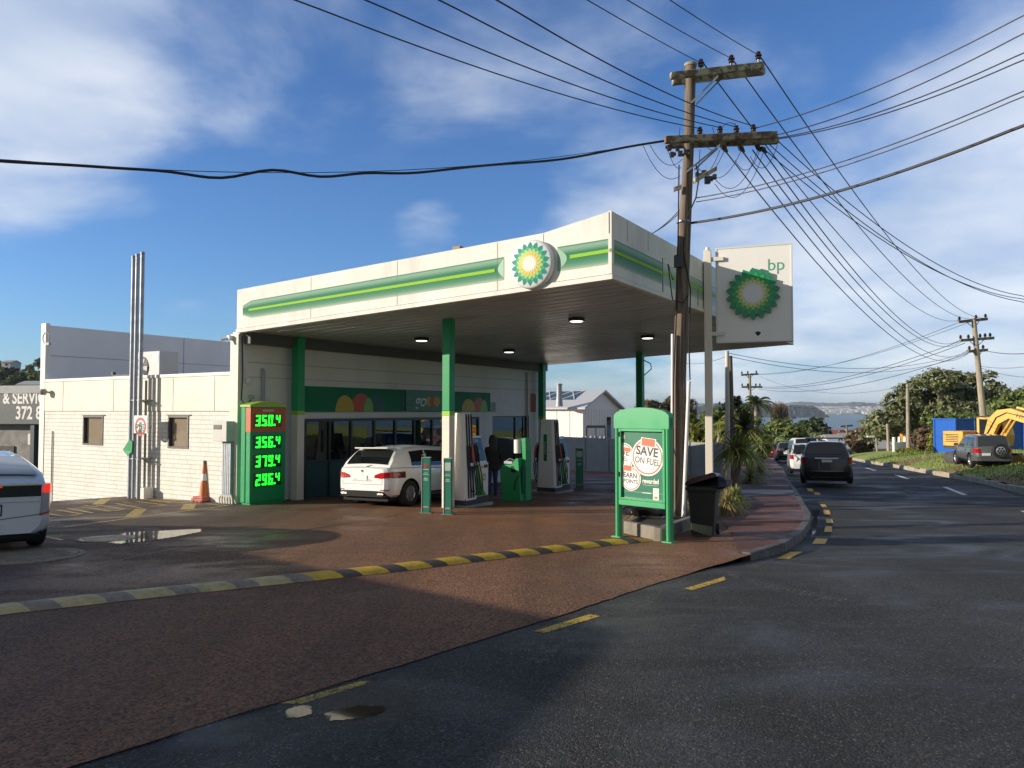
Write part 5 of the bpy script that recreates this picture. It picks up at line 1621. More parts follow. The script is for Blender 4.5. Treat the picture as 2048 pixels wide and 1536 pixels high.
# ------------------------------------------------------------------ poster stand
class Plane:
    """a vertical plane through two ground points; maps photo pixels to (u, z) on it"""
    def __init__(s, p, q):
        s.o = Vector((p[0], p[1], 0)); d = Vector((q[0] - p[0], q[1] - p[1], 0)); s.w = d.length
        s.u = d.normalized(); s.n = Vector((s.u.y, -s.u.x, 0))      # towards the camera side
    def __call__(s, px, py, off=0.0):
        r = ray(px, py); t = ((s.o + s.n * off).dot(s.n)) / (r.x * s.n.x + r.y * s.n.y)
        p = Vector((r.x * t, t, EYE + r.z * t)); return ((p - s.o).dot(s.u), p.z)
    def fr(s, off=0.0):
        """x along the plane, y up, z out of it"""
        o = s.o + s.n * off
        return Matrix(((s.u.x, 0, s.n.x, o.x), (s.u.y, 0, s.n.y, o.y), (0, 1, 0, 0), (0, 0, 0, 1)))


gL, gR = gp(1237, 1075), gp(1331, 1085)
pl = Plane(gL, gR)
zg = (gL.z + gR.z) / 2
t = thing('poster_stand', Matrix.Translation(((gL.x + gR.x) / 2, (gL.y + gR.y) / 2, zg)), 'green two legged poster stand advertising SAVE ON FUEL beside the driveway', 'poster stand')
FRp = pl.fr()
mSt = M('stand green', (0.045, 0.36, 0.145), 0.36, var=0.05, coat=0.2, dirt=0.08)
uL, uR = pl(1228, 900)[0], pl(1338, 900)[0]
zt, zb = pl(1280, 838)[1], pl(1280, 1010)[1]
zc0 = pl(1280, 866)[1]
D = 0.15
bd = lambda mb, name, mat, par=None, **k: mb.build(name, mat, par or t, FRp, **k)
LW = 0.085
for i, (u0, u1, g) in enumerate(((uL, uL + LW, gL), (uR - LW, uR, gR))):
    mb = MB()
    c = 0.03
    pr = [(u0 + c, 0.0), (u1 - c, 0.0), (u1, -c), (u1, -D + c), (u1 - c, -D), (u0 + c, -D), (u0, -D + c), (u0, -c)]
    mb.prism(pr, lambda u, w: (u, g.z + 0.02, w), lambda u, w: (u, zt + 0.02, w), smooth=False); bd(mb, 'leg', mSt, bevel=0.008)
    mb = MB(); mb.box(u0 - 0.05, u1 + 0.05, g.z - 0.05, g.z + 0.018, -D - 0.03, 0.03); bd(mb, 'foot_plate', mSt, bevel=0.004)
mb = MB()
top = [(uL, zt - 0.16), (uR, zt - 0.16)] + [(uR - (uR - uL) * k / 20, zt + 0.06 + (pl(1280, 815)[1] - zt - 0.06) * sin(pi * k / 20) ** 0.5) for k in range(21)]
mb.prism(top, lambda u, v: (u, v, 0.004), lambda u, v: (u, v, -D - 0.004)); bd(mb, 'arched_top', mSt, bevel=0.02)
mb = MB(); mb.box(uL + LW + 0.001, uR - LW - 0.001, zb - 0.03, zb + 0.06, -D + 0.02, -0.006); bd(mb, 'bottom_rail', mSt, bevel=0.008)
mb = MB(); mb.box(uL + LW, uR - LW, zb + 0.06, zt - 0.16, -D + 0.03, -0.07); cabb = bd(mb, 'case', M('case green', (0.02, 0.22, 0.11), 0.4))
q0, q1 = uL + LW + 0.003, uR - LW - 0.003
mb = MB()
for (a, b, c, d) in ((q0, q0 + 0.045, zb + 0.063, zt - 0.163), (q1 - 0.045, q1, zb + 0.063, zt - 0.163), (q0 + 0.045, q1 - 0.045, zb + 0.063, zb + 0.10), (q0 + 0.045, q1 - 0.045, zt - 0.21, zt - 0.163)):
    mb.box(a, b, c, d, -0.065, -0.008)
bd(mb, 'door_frame', mSt, bevel=0.006)
mb = MB()
for y in (868, 948): z = pl(1236, y)[1]; mb.tube([(q0 + 0.01, z - 0.04, 0.0), (q0 + 0.01, z + 0.04, 0.0)], 0.014)
bd(mb, 'hinge', mDark)
# poster artwork
P0, P1, PZ0, PZ1 = q0 + 0.046, q1 - 0.046, zb + 0.101, pl(1280, 866, -0.06)[1]
mb = MB(); mb.box(P0, P1, PZ0, PZ1, -0.066, -0.060); poster = bd(mb, 'poster', M('poster green', (0.028, 0.185, 0.115), 0.3, var=0.12, vs=1.5))
def clipx(pts, lo):
    out = []
    for i, p in enumerate(pts):
        q = pts[(i + 1) % len(pts)]
        if p[0] >= lo: out.append(p)
        if (p[0] - lo) * (q[0] - lo) < 0: f = (lo - p[0]) / (q[0] - p[0]); out.append((lo, p[1] + f * (q[1] - p[1])))
    return out
mOrP = M('poster orange', (0.60, 0.13, 0.06), 0.4); mInk = M('poster ink', (0.05, 0.05, 0.05), 0.5); mWP = M('poster white', (0.80, 0.78, 0.74), 0.4)
hz = [-0.0592]
def disc(px, py, r, name):
    u, z = pl(px, py, -0.06)
    mb = MB()
    hz[0] += 0.0003; h0 = hz[0]
    circ = lambda rr: clipx([(u + rr * cos(k * pi / 32), z + rr * sin(k * pi / 32)) for k in range(64)], P0)
    mb.ngon([(x, y, h0) for x, y in circ(r)], 0)
    mb.ngon([(x, y, h0 + 0.0006) for x, y in circ(r * 0.92)], 1)
    mb.ngon([(x, y, h0 + 0.0012) for x, y in circ(r * 0.85)], 0)
    hz[0] += 0.0015
    return mb, u, z
def words(mb, s, u, z, size, m, tilt=-0.07, bold=0.0, w=1.0):
    vs, fs = text_verts(s, size, bold, width=w)
    hz[0] += 0.0002
    c, s_ = cos(tilt), sin(tilt)
    keep = [(u + x * c - y * s_, z + x * s_ + y * c) for x, y, _ in vs]
    fs = [f for f in fs if all(keep[i][0] >= P0 for i in f)]
    mb.add([(x, y, hz[0]) for x, y in keep], fs, m)
def tagbox(mb, px, py, w, h, tilt=-0.1):
    u, z = pl(px, py, -0.06); hz[0] += 0.0003
    for sc_, m in ((1.14, 0), (1.0, 1)):
        c, s_ = cos(tilt), sin(tilt)
        mb.ngon([(max(P0, u + x * sc_ * c - y * sc_ * s_), z + x * sc_ * s_ + y * sc_ * c, hz[0]) for x, y in ((-w, -h), (w, -h), (w, h), (-w, h))], m); hz[0] += 0.0004
mb, u, z = disc(1247, 912, 0.225, 's')
words(mb, 'SAVE', u - 0.03, z + 0.06, 0.16, 2, 0.0, 0.004, 0.8); words(mb, 'FUEL', u - 0.01, z - 0.05, 0.115, 2, 0.0, 0.001, 0.8); tagbox(mb, 1254, 899, 0.075, 0.033)
bd(mb, 'printed_disc', [mWP, mOrP, mInk], poster)
mb, u, z = disc(1295, 914, 0.315, 'b')
words(mb, 'SAVE', u - 0.005, z + 0.085, 0.205, 2, -0.10, 0.006, 0.95); words(mb, 'ON FUEL', u - 0.0, z - 0.075, 0.145, 2, -0.10, 0.002, 0.85); words(mb, '6 cents off per litre', u - 0.01, z - 0.17, 0.045, 2, -0.1) if 0 else None
tagbox(mb, 1297, 885, 0.13, 0.062)
for k in range(9): 
    uu = u - 0.13 + k * 0.03; mb.box(uu, uu + 0.02, z - 0.185 - k * 0.003, z - 0.172 - k * 0.003, hz[0], hz[0] + 0.0004, 3)
bd(mb, 'printed_disc', [mWP, mOrP, mInk, M('poster fine print', (0.42, 0.42, 0.41), 0.5)], poster)
mb, u, z = disc(1262, 957, 0.205, 'e')
words(mb, 'EARN', u - 0.01, z + 0.05, 0.115, 2, -0.06, 0.003, 0.95); words(mb, 'POINTS', u + 0.0, z - 0.05, 0.09, 2, -0.06, 0.002, 0.95); tagbox(mb, 1256, 936, 0.08, 0.045, -0.05)
bd(mb, 'printed_disc', [mWP, mOrP, mInk], poster)
mb = MB(); u, z = pl(1302, 963, -0.06); words(mb, 'rewarded', u, z, 0.115, 0, 0.0, 0.003, 0.72)
u, z = pl(1292, 986, -0.06); mb.box(u - 0.07, u + 0.1, z - 0.006, z + 0.006, -0.0598, -0.059, 0)
u, z = pl(1300, 970, -0.06); mb.box(u - 0.14, u + 0.15, z - 0.008, z - 0.004, -0.0598, -0.059, 0)
bd(mb, 'script_lettering', mWP, poster)
mb = MB(); u, z = pl(1312, 989, -0.06); mb.box(u - 0.055, u + 0.055, z - 0.1, z + 0.1, -0.0595, -0.0585, 0)
for k in range(14): 
    a = k * 2 * pi / 14; mb.ngon([(u + 0.042 * cos(a), z + 0.035 + 0.042 * sin(a), -0.058), (u + 0.028 * cos(a + 0.22), z + 0.035 + 0.028 * sin(a + 0.22), -0.058), (u + 0.022 * cos(a), z + 0.035 + 0.022 * sin(a), -0.058), (u + 0.028 * cos(a - 0.22), z + 0.035 + 0.028 * sin(a - 0.22), -0.058)], 1)
mb.box(u - 0.032, u + 0.032, z - 0.07, z - 0.035, -0.0583, -0.0575, 2); bd(mb, 'emblem_label', [mWP, M('label lime', (0.35, 0.45, 0.06), 0.4), mOrP], poster)
mb = MB(); u, z = pl(1245, 874, -0.06); mb.box(u - 0.05, u + 0.05, z - 0.028, z + 0.028, -0.0595, -0.0588); bd(mb, 'printed_tag', M('poster pink', (0.58, 0.25, 0.20), 0.4), poster)
mb = MB(); mb.box(P0, P1, PZ0 + 0.10, PZ0 + 0.106, -0.0598, -0.0592); bd(mb, 'printed_line', M('poster line', (0.30, 0.45, 0.40), 0.4), poster)

# ------------------------------------------------------------------ tall emblem sign on its cream post
gS = (5.0, 19.05)
zg = gz(*gS)
t = thing('emblem_sign', frame(gS[0], gS[1], zg), 'square white petrol brand sign with a green sunburst on a cream post', 'brand sign')
fr = frame(gS[0], gS[1], 0, radians(-20))
w = 0.09
zt = at(1420, 503, 19.05).z
mb = MB(); mb.box(-w, w, -w, w, zg - 0.1, zt); mb.box(-w - 0.0, w, -w, w, zt + 0.001, zt + 0.02); mb.lathe([(0.001, zt + 0.12), (0.05, zt + 0.1), (0.06, zt + 0.021), (0.1, zt + 0.02)], 12); mb.build('post', mCream, t, fr, bevel=0.012)
pS = Plane((at(1433, 700, 19.0).x, 19.0), (at(1587, 700, 18.35).x, 18.35))
FRs = pS.fr()
zT, zB = pS(1510, 491)[1], pS(1510, 684)[1]
mb = MB(); mb.box(0, pS.w, zB, zT, -0.28, 0); pan = mb.build('panel', M('sign white', (0.82, 0.82, 0.80), 0.32, var=0.03, vs=1.2, dirt=0.05), t, FRs, bevel=0.01)
mb = MB()
e = 0.035
for a, b, c, d in ((-0.004, pS.w + 0.004, zB - 0.004, zB + e), (-0.004, pS.w + 0.004, zT - e, zT + 0.004), (-0.004, e, zB + e, zT - e), (pS.w - e, pS.w + 0.004, zB + e, zT - e)):
    mb.box(a, b, c, d, -0.283, 0.012)
mb.build('panel_frame', M('sign frame', (0.66, 0.66, 0.65), 0.4), t, FRs, bevel=0.004)
u0, z0 = pS(1506, 588)
R = 0.655
PS2 = [M('sunburst dark', (0.008, 0.24, 0.10), 0.32, coat=0.3), M('sunburst mid', (0.03, 0.34, 0.10), 0.32, coat=0.3), M('sunburst lime', (0.36, 0.55, 0.11), 0.35), M('sunburst cream', (0.66, 0.64, 0.42), 0.35), M('sunburst hub', (0.72, 0.74, 0.74), 0.3)]
for i, (ro, ri, rot, h) in enumerate(((1.0, 0.74, 0, 0.09), (0.82, 0.60, pi / 18, 0.098), (0.64, 0.47, 0, 0.104), (0.53, 0.38, pi / 18, 0.109), (0.39, 0.31, 0, 0.113))):
    mb = MB()
    if i == 0:
        pts = []
        petals(mb, u0, z0, R, R * 0.76, 0.09, 0, put=lambda u, v, y: (u, v, y), rot=pi / 2)
        n0 = len(mb.v)
        mb.v += [Vector((p.x, p.y, 0.002)) for p in mb.v]
        for k in range(n0): mb.f.append((k, (k + 1) % n0, n0 + (k + 1) % n0, n0 + k)); mb.m.append(0); mb.sm.append(False)
    else:
        petals(mb, u0, z0, R * ro, R * ri, h, 0, put=lambda u, v, y: (u, v, y), rot=rot + pi / 2)
    mb.build('sunburst' if i == 0 else 'petal_ring', PS2[i], pan, FRs)
vs, fs = text_verts('bp', 0.42, 0.0); ub, zb_ = pS(1552, 530)
mb = MB(); mb.add([(ub + x, zb_ + y, 0.004) for x, y, _ in vs], fs); mb.build('lettering', M('sign letters', (0.10, 0.35, 0.24), 0.4), pan, FRs)
u, z = pS(1516, 667); mb = MB(); mb.ngon([(u + 0.06 * cos(a) * (1 + 0.3 * sin(3 * a)), z + 0.055 * sin(a), 0.004) for a in [k * pi / 8 for k in range(16)]]); mb.build('broken_hole', mBlack, pan, FRs)
for py in (519, 668):
    z = at(1425, py, 19).z
    mb = MB(); mb.box(-0.05, 0.40, -0.05, 0.02, z - 0.05, z + 0.05); mb.build('bracket', mCream, t, frame(gS[0], gS[1], 0, atan2(pS.u.y, pS.u.x)), bevel=0.01)

# ------------------------------------------------------------------ planter, bin, rubbish
mSoilD = M('planter soil', (0.04, 0.033, 0.025), 0.95, var=0.4, bump=0.6, bs=15)
edge_pts = [gp(1247, 1066), gp(1322, 1083), Vector((3.62, 14.6, 0)), Vector((5.75, 19.2, 0)), Vector((6.85, 24, 0)), Vector((8.0, 28.5, 0))]
back_pts = [Vector((6.6, 29.2, 0)), Vector((5.3, 24.2, 0)), Vector((4.1, 19.6, 0)), Vector((2.75, 15.6, 0)), ]
loop = [(p.x, p.y) for p in edge_pts + back_pts]
tP = thing('planter', frame(3.4, 16, gz(3.4, 16)), 'low rough concrete planter round the foot of the wooden power pole', 'planter')
mb = MB()
cx_ = sum(x for x, _ in loop) / len(loop)
for (x0, y0), (x1, y1) in zip(loop, loop[1:] + loop[:1]):
    d = Vector((x1 - x0, y1 - y0)).normalized(); n = Vector((-d.y, d.x)) * 0.13
    vs = []
    for z_ in (-0.1, 0.215):
        for (x, y) in ((x0, y0), (x1, y1), (x1 + n.x, y1 + n.y), (x0 + n.x, y0 + n.y)): vs.append((x, y, gz(x, y) + z_))
    mb.add(vs, [(0, 3, 2, 1), (4, 5, 6, 7), (0, 1, 5, 4), (1, 2, 6, 5), (2, 3, 7, 6), (3, 0, 4, 7)])
mb.build('concrete_edge', mConc, tP, bevel=0.015)
mb = MB(); mb.ngon([(x, y, gz(x, y) + 0.17) for x, y in loop]); mb.build('soil', mSoilD, tP)

g = gp(1408, 1071)
fr = frame(g.x, g.y, g.z, radians(-22)) @ Matrix.Diagonal((0.86, 0.9, 0.95, 1))
t = thing('wheelie_bin', fr, 'overfull dark green wheelie bin with its lid propped open', 'wheelie bin')
mBin = M('bin green', (0.010, 0.018, 0.014), 0.5, var=0.2, dirt=0.25, vs=2)
mb = MB()
mb.ring_loft([[(-w, -d, z), (w, -d, z), (w, d, z), (-w, d, z)] for z, w, d in ((0.05, 0.215, 0.24), (0.8, 0.27, 0.32), (0.86, 0.29, 0.34), (0.92, 0.29, 0.34))], 0, False); mb.build('body', mBin, t, fr, bevel=0.03)
mb = MB(); mb.box(-0.31, 0.31, -0.36, -0.33, 0.84, 0.90); mb.build('rim', mBin, t, fr, bevel=0.015)
mb = MB(); mb.box(-0.31, 0.31, 0.34, 0.44, 0.84, 0.89); mb.build('handle', mBin, t, fr, bevel=0.015)
mb = MB(); mb.T = Matrix.Translation((0, 0.36, 0.97)) @ Matrix.Rotation(radians(-4), 4, 'X') @ Matrix.Rotation(radians(-17), 4, 'Y')
mb.ring_loft([[(-w, -d - 0.36, z), (w, -d - 0.36, z), (w, d - 0.36, z), (-w, d - 0.36, z)] for z, w, d in ((0.0, 0.32, 0.38), (0.05, 0.31, 0.37), (0.09, 0.24, 0.30))], 0, False); mb.build('lid', M('lid dark red', (0.045, 0.008, 0.008), 0.35), t, fr, bevel=0.01)
for x in (-0.24, 0.24):
    mb = MB(); mb.lathe([(0.001, -0.03), (0.1, -0.03), (0.1, 0.03), (0.001, 0.03)], 20, (x, 0.27, 0.1), axis='X'); mb.build('wheel', mBlack, t, fr)


def lump(name, pos, size, mat, label, cat, seed, squash=0.6, fr=None):
    rr = random.Random(seed)
    bm = bmesh.new(); bmesh.ops.create_icosphere(bm, subdivisions=3, radius=1)
    offs = [Vector((rr.uniform(-1, 1), rr.uniform(-1, 1), rr.uniform(-1, 1))).normalized() for _ in range(16)]
    for v in bm.verts:
        k = sum(max(0, v.co.normalized().dot(o)) ** 10 for o in offs)
        v.co *= 0.72 + 0.42 * k + rr.uniform(-0.05, 0.05)
        v.co = Vector((v.co.x * size[0], v.co.y * size[1], max(-0.35, v.co.z) * size[2]))
    mb = MB(); mb.add([v.co + Vector(pos) for v in bm.verts], [tuple(v.index for v in f.verts) for f in bm.faces], 0, True); bm.free()
    o = mb.build(name, mat, None, auto=50)
    return tag(o, label, cat)


mBag = M('black polythene', (0.012, 0.012, 0.013), 0.22, var=0.2)
p = gp(1290, 1062); lump('rubbish_bag', (p.x + 0.15, p.y + 0.55, p.z + 0.27), (0.42, 0.22, 0.15), mBag, 'flattened black plastic bag lying on the planter edge', 'plastic bag', 3)
p = fr @ Vector((0.02, 0.0, 0.93)); lump('rubbish_bag', p, (0.2, 0.22, 0.13), mBag, 'black rubbish bag bulging out of the wheelie bin', 'rubbish bag', 9)
p = at(1314, 1029, 14.4)
fr2 = frame(p.x, p.y, gz(p.x, p.y) + 0.17, radians(-25))
t = thing('white_cabinet', fr2, 'small white metal box at the foot of the power pole', 'metal box')
mb = MB(); mb.box(-0.13, 0.13, -0.12, 0.12, 0, 0.27); mb.build('body', mWhite, t, fr2, bevel=0.02)
mb = MB(); mb.box(-0.14, 0.14, -0.13, 0.13, 0.272, 0.40); mb.build('lid', mWhite, t, fr2, bevel=0.02)

# ------------------------------------------------------------------ boundary wall and the neighbours' white house
pW0, pW1 = gp(1098, 933), gp(1420, 945)
d0 = 46.5
q0_, q1_ = (at(1085, 900, d0).x, d0), (at(1440, 900, 36).x, 36.0)
plW = Plane(q0_, q1_)
mb = MB(); zt_ = at(1150, 872, d0).z
fW = plW.fr()
mb.box(0, plW.w, -3.5, zt_, -0.2, 0)
for k in range(8): mb.box(plW.w * k / 7 - 0.1, plW.w * k / 7 + 0.1, -3.5, zt_ + 0.04, 0.001, 0.06)
tag(mb.build('boundary_wall', M('boundary grey', (0.28, 0.30, 0.30), 0.7, var=0.1, dirt=0.2), None, fW), 'grey rendered boundary wall behind the far pump', 'wall')

# ------------------------------------------------------------------ vehicles
mTyre = M('tyre', (0.014, 0.014, 0.015), 0.75, var=0.25, vs=8)
mCarGl = M('car glass', (0.006, 0.008, 0.010), 0.03, spec=0.6, coat=0.4)
mTrim = M('black trim', (0.010, 0.010, 0.011), 0.6, spec=0.15)
mPlate = M('number plate', (0.68, 0.70, 0.70), 0.45)
mChrome = M('chrome', (0.72, 0.73, 0.74), 0.12, 1.0)
mTail = M('tail light red', (0.42, 0.008, 0.010), 0.12, coat=0.8)
mTailC = M('tail light clear', (0.42, 0.36, 0.36), 0.12, coat=0.8)


def interp(tbl, y):
    if y <= tbl[0][0]: return tbl[0][1]
    for (a, va), (b, vb) in zip(tbl, tbl[1:]):
        if a <= y <= b:
            f = (y - a) / (b - a) if b > a else 0
            return va + (vb - va) * f
    return tbl[-1][1]


def paint(name, col, metal=0.0, rough=0.32):
    return M(name, col, rough, metal, coat=0.9, var=0.02, vs=1.0)


class Car:
    """body lofted from a plan and a side profile; y forward, x right, origin on the ground"""

    def __init__(s, name, label, group, M4, p, L, Wd, wheels, rw, belt, cab, zb=0.22, plan=None, arch=True, wr=0.74, wb=0.93, roof_m=None, cat='car'):
        s.L, s.hw, s.p = L, Wd / 2, p
        s.fr = M4
        s.t = thing(name, M4, label, cat, group)
        h = L / 2
        s.plan = plan or [(-h, 0.80), (-h + 0.07, 0.90), (-h + 0.25, 0.97), (-h + 0.8, 1.0), (h - 1.1, 1.0), (h - 0.45, 0.94), (h - 0.12, 0.80), (h, 0.62)]
        s.belt = belt; s.cab = cab; s.zb = zb; s.wr, s.wb = wr, wb
        ys = sorted({round(v, 3) for v in [q[0] for q in s.plan] + [q[0] for q in belt] + [-h + L * k / 22 for k in range(23)]})
        mb = MB()
        rings = []
        for y in ys:
            half = s.half(y)
            rings.append([(x, y, z) for x, z in half] + [(-x, y, z) for x, z in half[::-1][1:-1]])
        mb.ring_loft(rings, 0, True)
        if arch:
            o = mb.build('tmp', [p, mTrim], None, origin=Vector((0, 0, 0)))
            cu = MB()
            for wy in wheels:
                for sx in (-1, 1):
                    cu.lathe([(0.001, -0.34), (rw * 1.17, -0.34), (rw * 1.17, 0.3), (0.001, 0.3)], 28, (sx * (s.hw - 0.03 if sx > 0 else s.hw - 0.03), wy, rw), m=1, axis='X') if 0 else cu.lathe([(0.001, -0.28), (rw * 1.15, -0.28), (rw * 1.15, 0.25), (0.001, 0.25)], 28, (sx * s.hw, wy, rw + 0.01), m=1, axis='X')
            c = cu.build('cut', [p, mTrim], None, origin=Vector((0, 0, 0)))
            bo = o.modifiers.new('b', 'BOOLEAN'); bo.object = c; bo.operation = 'DIFFERENCE'; bo.solver = 'EXACT'
            dg = bpy.context.evaluated_depsgraph_get()
            me = bpy.data.meshes.new_from_object(o.evaluated_get(dg))
            for q in (o, c):
                bpy.data.objects.remove(q)
            ob = bpy.data.objects.new('body', me); COL.objects.link(ob); ob.parent = s.t; PM[ob] = M4.copy()
            me.polygons.foreach_set('use_smooth', [True] * len(me.polygons)); me.set_sharp_from_angle(angle=radians(38))
            s.body = ob
        else:
            s.body = mb.build('body', p, s.t, M4)
        # greenhouse
        (yA, yB, yC, yD), roof = cab['y'], cab['roof']
        s.yA, s.yB, s.yC, s.yD = yA, yB, yC, yD
        st = sorted({yA, yB, yC, yD, *[yB + (yC - yB) * k / 6 for k in range(7)], *[yA + (yB - yA) * k / 4 for k in range(5)], *[yC + (yD - yC) * k / 4 for k in range(5)]})
        rings = []
        for y in st:
            rings.append([s.side(y, 0), s.side(y, 0.5), s.side(y, 0.9), s.top(y, 0.93), s.top(y, 0.6), s.top(y, 0), s.top(y, -0.6), s.top(y, -0.93)] + [(-x, yy, z) for x, yy, z in (s.side(y, 0.9), s.side(y, 0.5), s.side(y, 0))])
        mb = MB(); mb.ring_loft(rings, 0, True, closed=False, cap=False)
        mb.build('cabin', roof_m or p, s.t, M4, auto=50)
        mb = MB(); mb.box(-s.hw * 0.82, s.hw * 0.82, -L / 2 + 0.12, L / 2 - 0.2, zb - 0.07, zb + 0.12); s.part(mb, 'underbody', mTrim)
        s.wheels_at(wheels, rw)

    def zt(s, y): return interp(s.belt, y)

    def half(s, y):
        w = s.hw * interp(s.plan, y); zt = s.zt(y)
        h = s.L / 2
        e = max(0, 1 - (y + h) / 0.22); f = max(0, 1 - (h - y) / 0.3)
        zb = s.zb + 0.06 * e + 0.05 * f
        k = zt - zb
        return [(0, zb), (w * 0.80, zb), (w * 0.95, zb + 0.09), (w * 0.995, zb + 0.30 * k), (w, zb + 0.52 * k), (w * 0.985, zb + 0.80 * k), (w * 0.955, zt - 0.035), (w * 0.90, zt - 0.004), (w * 0.5, zt + 0.012), (0, zt + 0.016)]

    def h(s, y):
        z0 = s.zt(y) - 0.006
        r = s.cab['roof']
        zr = interp(r, y)
        if y < s.yB: zr = s.zt(s.yA) + (interp(r, s.yB) - s.zt(s.yA)) * ((y - s.yA) / (s.yB - s.yA)) ** s.cab.get('pr', 0.9)
        if y > s.yC: zr = s.zt(s.yD) + (interp(r, s.yC) - s.zt(s.yD)) * ((s.yD - y) / (s.yD - s.yC)) ** 0.85
        return max(z0, zr)

    def side(s, y, t, o=0.0):
        z0 = s.zt(y) - 0.012; z1 = max(z0, s.h(y) - 0.035)
        hmax = max(z for _, z in s.cab['roof']) - s.zt(0)
        f = (z1 - z0) / hmax
        w0 = s.hw * interp(s.plan, y) * s.wb; w1 = w0 + (s.hw * s.wr - w0) * f
        bul = 0.03 * sin(pi * t) * f
        return (w0 + (w1 - w0) * t + bul + o, y, z0 + (z1 - z0) * t)

    def top(s, y, u, o=0.0):
        x, _, z = s.side(y, 1.0)
        zz = s.h(y)
        return (u * (x - 0.02), y, zz - 0.03 * u * u * (1 if abs(u) > 0.7 else 1) + o)

    def part(s, mb, name, mat, par=None, **k): return mb.build(name, mat, par or s.t, s.fr, **k)

    def glass(s, wins, rear=(0.06, 0.94, 0.86), front=True, mat=None, t1=0.84, t0=0.10):
        mat = mat or mCarGl
        for sx in (1, -1):
            for y0, y1 in wins:
                mb = MB(); n = 10
                vs = []
                for k in range(n + 1):
                    y = y0 + (y1 - y0) * k / n
                    for j in range(4):
                        x, yy, z = s.side(y, t0 + (t1 - t0) * j / 3, 0.007); vs.append((sx * x, yy, z))
                mb.add(vs, [(k * 4 + j, k * 4 + j + 1, k * 4 + j + 5, k * 4 + j + 4) for k in range(n) for j in range(3)], 0, True)
                s.part(mb, 'side_window', mat)
        def pane(ya, yb, f0, f1, u, name, back):
            mb = MB(); vs = []
            for k in range(6):
                y = ya + (yb - ya) * (f0 + (f1 - f0) * k / 5)
                for j in range(9):
                    x, yy, z = s.top(y, -u + 2 * u * j / 8, 0.006); vs.append((x, yy + (-0.006 if back else 0.006), z))
            mb.add(vs, [(k * 9 + j, k * 9 + j + 1, k * 9 + j + 10, k * 9 + j + 9) for k in range(5) for j in range(8)], 0, True)
            return s.part(mb, name, mat)
        s.rw = pane(s.yA, s.yB, rear[0], rear[1], rear[2], 'rear_window', True)
        if front: pane(s.yD, s.yC, 0.06, 0.94, 0.88, 'windscreen', False)

    def wheels_at(s, wheels, r, spokes=5):
        for wy in wheels:
            for sx in (1, -1):
                x = sx * (s.hw - 0.10)
                mb = MB(); pr = [(r * 0.62, -0.10), (r * 0.90, -0.105), (r * 0.985, -0.075), (r, -0.03), (r, 0.03), (r * 0.985, 0.075), (r * 0.90, 0.105), (r * 0.62, 0.10), (r * 0.6, 0.0)]
                rr = [[(x + z, wy + q * cos(2 * pi * k / 28), r + q * sin(2 * pi * k / 28)) for k in range(28)] for q, z in pr + pr[:1]]
                mb.ring_loft(rr, 0, True, True, False); w = s.part(mb, 'wheel', mTyre)
                mb = MB()
                mb.lathe([(0.001, sx * 0.045), (r * 0.60, sx * 0.045), (r * 0.61, sx * 0.03)], 28, (x, wy, r), m=1, axis='X')
                mb.lathe([(r * 0.57, sx * 0.05), (r * 0.66, sx * 0.098), (r * 0.67, sx * 0.05)], 28, (x, wy, r), m=0, axis='X')
                mb.lathe([(0.001, sx * 0.10), (r * 0.14, sx * 0.098), (r * 0.16, sx * 0.05)], 16, (x, wy, r), m=0, axis='X')
                for k in range(spokes):
                    a = 2 * pi * k / spokes + pi / 2
                    c, sn = cos(a), sin(a)
                    mb.prism([(r * 0.1, -r * 0.075), (r * 0.60, -r * 0.125), (r * 0.60, r * 0.125), (r * 0.1, r * 0.075)], lambda u, v: (x + sx * 0.05, wy + u * c - v * sn, r + u * sn + v * c), lambda u, v: (x + sx * 0.088, wy + u * c - v * sn, r + u * sn + v * c))
                s.part(mb, 'rim', [mSilver, mTrim], w)

    def patch(s, name, mat, y0, y1, f0, f1, sx, off=0.010, par=None):
        """a piece lying on the body side: f runs from sill (0) to belt (1)"""
        mb = MB(); n = 8; vs = []
        for k in range(n + 1):
            y = y0 + (y1 - y0) * k / n
            hf = s.half(y)[2:7]
            zlo, zhi = hf[0][1], hf[-1][1]
            for j in range(5):
                z = zlo + (zhi - zlo) * (f0 + (f1 - f0) * j / 4)
                x = interp([(q[1], q[0]) for q in hf], z)
                vs.append((sx * (x + off), y, z))
        mb.add(vs, [(k * 5 + j, k * 5 + j + 1, k * 5 + j + 6, k * 5 + j + 5) for k in range(n) for j in range(4)], 0, True)
        return s.part(mb, name, mat, par)

    def rear(s, name, mat, pts, off=0.012, depth=0.03, par=None, bevel=0.006):
        """a piece on the tail: outline in x, z, wrapped round the plan curve"""
        def yy(x):
            f = abs(x) / s.hw
            y = -s.L / 2
            if f > 0.80: y += interp([(0.80, 0.0), (0.90, 0.07), (0.97, 0.25), (1.0, 0.5)], f)
            return y
        xs = [q[0] for q in pts]; a, b = min(xs) + 1e-4, max(xs) - 1e-4
        n = 2 if max(abs(a), abs(b)) < 0.78 * s.hw else 14
        rings = []
        for k in range(n + 1):
            x = a + (b - a) * k / n; zz = []
            for (x0, z0), (x1, z1) in zip(pts, pts[1:] + pts[:1]):
                if (x0 - x) * (x1 - x) < 0: zz.append(z0 + (z1 - z0) * (x - x0) / (x1 - x0))
            y = yy(x); xo = x + (off * 0.8 if x > 0 else -off * 0.8) * max(0, min(1, (abs(x) / s.hw - 0.8) / 0.1))
            rings.append([(xo, y - off, min(zz)), (xo, y - off, max(zz)), (x, y + depth, max(zz)), (x, y + depth, min(zz))])
        mb = MB(); mb.ring_loft(rings, 0, False)
        return s.part(mb, name, mat, par)

